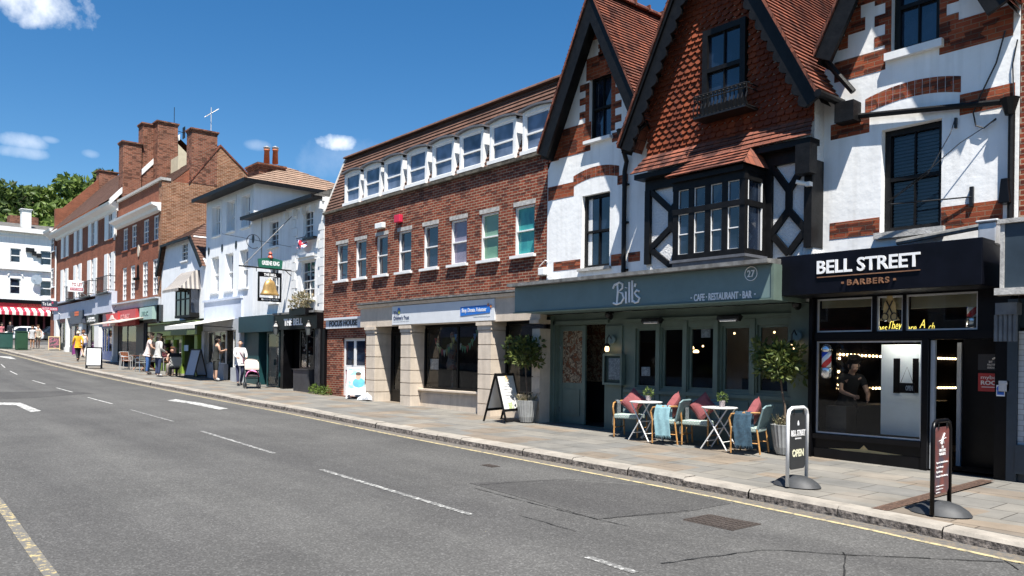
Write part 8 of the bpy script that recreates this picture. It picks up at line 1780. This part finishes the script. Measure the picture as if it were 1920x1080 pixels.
person('man in pale pink shirt and blue jeans bending over outside the lime green shop', P(277, 702), R_(150), dict(lean=.22, elL=(-.25, -.22, 1.12), wrL=(-.15, -.38, 1.05), paL=(-.13, -.44, 1.04), elR=(.25, -.25, 1.10), wrR=(.16, -.40, 1.05), paR=(.14, -.46, 1.03)), (.66, .55, .52), (.05, .12, .30), (.05, .035, .025), 1.10, 'short', 'long')
person('man in grey hooded top and dark jeans standing with his back to the street', P(296, 706), R_(190), dict(lean=.10, elL=(-.28, .02, 1.13), wrL=(-.22, -.2, 1.0), paL=(-.2, -.26, .98), elR=(.26, -.1, 1.13), wrR=(.18, -.3, 1.05), paR=(.17, -.35, 1.04)), (.46, .45, .43), (.03, .045, .10), (.03, .025, .02), 1.08, 'long', 'long', shoe=(.5, .5, .5))
sx_, sy_ = -37.0, 11.55
person('bald man in black shirt seated with his back to the camera', (sx_, sy_, pave(sx_, sy_)-.05), R_(-100), SIT, (.016, .016, .018), (.03, .03, .04), None, 1.06, 'short', 'long')
t = thing('checker_chair', 'black and white checkered chair under the bald seated man', 'chair', onp(sx_, sy_), None, R_(-100)); checker, nt_, b_ = newmat('checker_weave'); ckt = N(nt_, 'ShaderNodeTexChecker'); ckt.inputs['Scale'].default_value = 16; ckt.inputs['Color1'].default_value = (.02, .02, .02, 1); ckt.inputs['Color2'].default_value = (.5, .5, .48, 1); tcc = N(nt_, 'ShaderNodeTexCoord'); nt_.links.new(tcc.outputs['UV'], ckt.inputs['Vector']); nt_.links.new(ckt.outputs['Color'], b_.inputs['Base Color'])
m = MB(); m.box(-.23, .23, -.2, .22, .40, .435); m.build('seat', checker, t, local=True); m = MB(); m.box(-.24, .24, .23, .26, .46, .86); m.build('backrest', checker, t, local=True)
for sx in (-1, 1):
    for y in (-.18, .24): m = MB(); m.tube([(sx*.22, y, 0), (sx*.22, y, .42 if y < 0 else .86)], .016, 5); m.build('leg', iron, t, local=True)
sx2, sy2 = -38.2, 11.9
person('person in pale pink top seated facing the bald man', (sx2-.3, sy2, pave(sx2, sy2)-.02), R_(60), SIT, (.55, .36, .30), (.25, .22, .2), (.22, .10, .05), .96, 'short', 'long', 1)
mchair('dark metal chair under the person in the pale pink top', onp(sx2-.3, sy2), R_(60), iron, iron)
person('person in dark red top seated at the wooden table in the shade', (tl.x+.6, tl.y+.85, pave(tl.x+.6, tl.y+.85)), R_(5), SIT, (.10, .018, .025), (.02, .02, .03), (.02, .015, .012), 1.0, 'long', 'long', 1)
mchair('metal chair under the person in the dark red top', onp(tl.x+.6, tl.y+.87), R_(5), wood, alu)
person('person with pale blond hair in yellow jacket walking away up the pavement', P(146, 677), R_(-85), WALK, (.72, .38, .02), (.015, .015, .018), (.62, .55, .40), 1.02, 'long', 'long', 0)
person('woman in white top and navy skirt walking past the black shop fascia', (-56.2, 11.9, pave(-56.2, 11.9)), R_(-75), WALK, (.68, .64, .64), (.03, .035, .08), (.18, .09, .05), 1.0, None, 'capri', 1, skirt=(.025, .03, .08))
camo = blotchmat('beige_print', [(.22, .2, .14), (.5, .45, .36), (.07, .06, .05), (.42, .36, .28)], 12, .9)
person('woman in beige patterned dress walking towards the camera at the far end', P(71, 653), R_(85), WALK, camo, (.5, .4, .3), (.25, .13, .06), .98, None, 'long', 2, (.5, .45, .4), skirt=camo)
person('person in pale patterned clothes half hidden by the green street cabinet', (-67.6, 10.95, pave(-67.6, 10.95)), R_(60), {}, (.42, .42, .42), (.45, .25, .15), (.12, .06, .03), .96, 'short', 'capri', 1)
sp = ray(19, 640); xx = -84.0; k_ = xx/sp.x; yy = sp.y*k_
person('man in dark suit standing in front of the white car', (xx, yy, road(xx)+.005), R_(60), {}, (.012, .013, .02), (.014, .014, .02), (.06, .045, .04), 1.06, 'long', 'long')
sp = ray(2, 640); k_ = -86/sp.x
person('person in coral pink top behind the white car at the left edge', (-91.6, ray(3, 630).y*(-91.6/ray(3, 630).x), road(-91)+.005), R_(95), dict(lean=.15), (.62, .20, .22), (.3, .3, .35), (.08, .06, .05), 1.0, 'short', 'long')
bz_ = g(-6.2); qb = PT(1588, 700, SB+.55)
person('barber in black shirt leaning over behind the shop window', (qb.x-.02, SB+.6, bz_), R_(48), dict(lean=.42, elL=(-.24, -.35, 1.12), wrL=(-.12, -.55, 1.05), paL=(-.1, -.62, 1.04), elR=(.24, -.30, 1.08), wrR=(.14, -.52, 1.0), paR=(.12, -.59, .98)), (.008, .008, .009), (.012, .012, .014), (.03, .022, .018), .98, 'short', 'long')
# ================================================================== cars in the side road
glass_dark = pbr('car_glass', (.012, .014, .017), .05, 0, spec=.8)
def car(label, X, yc, rz, paint, suv=0):
    z = road(X)+.004; t = thing('parked_car', label, 'car', (X, yc, z), 'cars in the side road', rz)
    h = 1.48+.16*suv; m = MB()                      # local: length along x, front at +x, width along y
    prof = [(-2.05, .35), (-2.08, .62), (-1.98, .92), (-1.2, .97), (.95, .95), (1.75, .82), (2.05, .66), (2.08, .38), (1.9, .24), (-1.9, .24)]
    m.prism([(x, zz) for x, zz in prof], -.86, .86); m.build('body', paint, t, local=True, bevel=.09, smooth=False)
    m = MB(); lo = [(-1.95, .92), (1.0, .93)]; up_ = [(-1.55, h-.06), (-1.2, h), (-.1, h), (.25, h-.07)]
    P2 = [(-1.95, .93)]+up_+[(1.02, .93)]
    def ring(y, ins): return [(x, y*(1-ins*((zz-.93)/(h-.93))), zz) for x, zz in P2]
    a, b = ring(-.82, .18), ring(.82, .18); n = len(a); m.add(a+b, [tuple(range(n)), tuple(range(2*n-1, n-1, -1))]+[(i, (i+1) % n, n+(i+1) % n, n+i) for i in range(n)]); m.build('roof', paint, t, local=True, bevel=.04)
    for s_ in (-1, 1):
        for x0, x1, xa, xb in ((-1.55, -.62, -1.32, -.62), (-.55, .72, -.55, .12)):
            w = MB(); f_ = lambda x, zz: (x, s_*(.82*(1-.18*((zz-.93)/(h-.93)))+.006), zz); w.add([f_(x0, .98), f_(x1, .98), f_(xb, h-.10), f_(xa, h-.10)], [(0, 1, 2, 3) if s_ < 0 else (3, 2, 1, 0)]); w.build('side_window', glass_dark, t, local=True)
        for x in (-1.28, 1.30):
            w = MB(); n = 20; w.lathe([(.20, -.10), (.315, -.10), (.33, -.06), (.33, .06), (.315, .10), (.20, .10)], (0, 0, 0), n)
            for i in range(len(w.v)): v = w.v[i]; w.v[i] = Vector((x+v.x, s_*.80+v.z, .33+v.y))
            o = w.build('wheel', rubber, t, local=True, smooth=False); r_ = MB(); r_.lathe([(.05, -.105), (.21, -.108), (.21, .108), (.05, .105)], (0, 0, 0), 10)
            for i in range(len(r_.v)): v = r_.v[i]; r_.v[i] = Vector((x+v.x, s_*.80+v.z, .33+v.y))
            r_.build('rim', alu, o, local=True)
        w = MB(); w.box(1.80, 2.06, s_*.62-.16, s_*.62+.16, .62, .74); w.build('headlight', chrome, t, local=True, bevel=.03)
        w = MB(); w.box(-2.07, -1.93, s_*.70-.1, s_*.70+.1, .72, .90); w.build('tail_light', pbr('tail_red', (.3, .01, .01), .3, 0) if 'tail_red' not in MATS else MATS['tail_red'], t, local=True)
        w = MB(); w.box(.62, .75, s_*.92-.08, s_*.92+.08, .95, 1.08); w.build('mirror', paint, t, local=True, bevel=.02)
    w = MB(); w.add([(.30, -.66, h-.10), (.30, .66, h-.10), (.98, .74, .97), (.98, -.74, .97)], [(0, 3, 2, 1)]); w.v = [v+Vector((.012, 0, .012)) for v in w.v]; w.build('windscreen', glass_dark, t, local=True); return t
wp = pbr('white_car_paint', (.72, .72, .71), .25, .02, coat=.6); dp = pbr('dark_blue_car_paint', (.02, .026, .036), .25, .05, coat=.6)
yw = ray(36, 634).y*(-94.0/ray(36, 634).x); car('white hatchback parked in the side road before the striped awning', -94.0, yw, R_(-90), wp)
yw = ray(96, 634).y*(-97.2/ray(96, 634).x); car('dark blue car parked behind the white hatchback', -97.2, yw, R_(-90), dp, 1)
b = MB(); 
# ------------------------------------------------------------------ sky, sun, camera
W = bpy.data.worlds.new('World'); scene.world = W; W.use_nodes = True; nt = W.node_tree
for n_ in list(nt.nodes): nt.nodes.remove(n_)
SUN = Vector((.40, -.27, 1)).normalized()
o_ = N(nt, 'ShaderNodeOutputWorld'); bg = N(nt, 'ShaderNodeBackground'); sk = N(nt, 'ShaderNodeTexSky', sky_type='NISHITA'); sk.sun_disc = False
sk.sun_elevation = math.asin(SUN.z); sk.sun_rotation = math.atan2(SUN.x, SUN.y); sk.altitude = 100; sk.air_density = 1.0; sk.dust_density = .15; sk.ozone_density = 3.0
tc = N(nt, 'ShaderNodeTexCoord')
nz = N(nt, 'ShaderNodeTexNoise'); nz.inputs['Scale'].default_value = 14; nz.inputs['Detail'].default_value = 8; nz.inputs['Roughness'].default_value = .62; nt.links.new(tc.outputs['Generated'], nz.inputs['Vector'])
nz2 = N(nt, 'ShaderNodeTexNoise'); nz2.inputs['Scale'].default_value = 40; nz2.inputs['Detail'].default_value = 6; nt.links.new(tc.outputs['Generated'], nz2.inputs['Vector'])
tot = None
def mth(op, a, b=None, c=None):
    n = N(nt, 'ShaderNodeMath', operation=op)
    for i, v in enumerate((a, b, c)):
        if v is None: continue
        if isinstance(v, (int, float)): n.inputs[i].default_value = v
        else: nt.links.new(v, n.inputs[i])
    return n.outputs[0]
def cloud(px, py, wx, wy, amp, soft=1.0):
    global tot
    d = ray(px, py).normalized(); u = Vector((0, 0, 1)).cross(d).normalized(); v = d.cross(u)
    def comp(ax, w):
        n = N(nt, 'ShaderNodeVectorMath', operation='DOT_PRODUCT'); nt.links.new(tc.outputs['Generated'], n.inputs[0]); n.inputs[1].default_value = ax
        s = mth('SUBTRACT', n.outputs['Value'], 0.0); return mth('POWER', mth('ABSOLUTE', mth('DIVIDE', s, w)), 2)
    r2 = mth('ADD', comp(u, wx/f), comp(v, wy/f))
    nn = mth('ADD', mth('MULTIPLY', mth('SUBTRACT', nz.outputs[0], .5), 3.2), mth('MULTIPLY', mth('SUBTRACT', nz2.outputs[0], .5), 1.6))
    val = mth('SUBTRACT', mth('ADD', 1.0, mth('MULTIPLY', nn, soft)), r2)
    fr = N(nt, 'ShaderNodeVectorMath', operation='DOT_PRODUCT'); nt.links.new(tc.outputs['Generated'], fr.inputs[0]); fr.inputs[1].default_value = d
    front = mth('GREATER_THAN', fr.outputs['Value'], .5)
    cl = N(nt, 'ShaderNodeClamp'); nt.links.new(mth('MULTIPLY', mth('MULTIPLY', val, amp), front), cl.inputs[0])
    tot = cl.outputs[0] if tot is None else mth('MAXIMUM', tot, cl.outputs[0])
cloud(70, 2, 88, 32, .55, 1.3); cloud(632, 268, 38, 16, .7, 1.1); cloud(38, 264, 34, 12, .22, 1.2); cloud(40, 285, 35, 10, .2, .9); cloud(650, 300, 90, 40, .12, .8); cloud(170, 288, 16, 8, .18, .7); cloud(480, 272, 26, 10, .14, .8); cloud(95, 262, 14, 6, .16, .6)
hs = N(nt, 'ShaderNodeHueSaturation'); hs.inputs['Saturation'].default_value = 1.33; hs.inputs['Value'].default_value = 1.0; nt.links.new(sk.outputs[0], hs.inputs['Color'])
mx = N(nt, 'ShaderNodeMixRGB'); mx.inputs[2].default_value = (10.5, 10.8, 11.2, 1); nt.links.new(tot, mx.inputs[0]); nt.links.new(hs.outputs[0], mx.inputs[1])
nt.links.new(mx.outputs[0], bg.inputs[0]); bg.inputs[1].default_value = .062; nt.links.new(bg.outputs[0], o_.inputs[0])
sl = bpy.data.lights.new('sun', 'SUN'); sl.energy = 4.9; sl.angle = math.radians(.53); sl.color = (1, .955, .88)
so = bpy.data.objects.new('sun', sl); COL.objects.link(so); so.rotation_euler = (-SUN).to_track_quat('-Z', 'Y').to_euler(); so.location = (10, -20, 60)
cam = bpy.data.cameras.new('camera'); co = bpy.data.objects.new('camera', cam); COL.objects.link(co)
cam.sensor_fit = 'HORIZONTAL'; cam.sensor_width = 36; cam.lens = f/1920*36; cam.shift_y = (cy-540)/1920; cam.clip_start = .1; cam.clip_end = 3000
co.matrix_world = Matrix(((Rv.x, Uv.x, -dv.x, 0), (Rv.y, Uv.y, -dv.y, 0), (Rv.z, Uv.z, -dv.z, 0), (0, 0, 0, 1)))
scene.camera = co
scene.view_settings.view_transform = 'Standard'; scene.view_settings.look = 'None'; scene.view_settings.gamma = 1; scene.view_settings.use_curve_mapping = False; scene.view_settings.exposure = 1.15
scene.cycles.max_bounces = 8; scene.cycles.transparent_max_bounces = 16; scene.cycles.caustics_reflective = False; scene.cycles.caustics_refractive = False
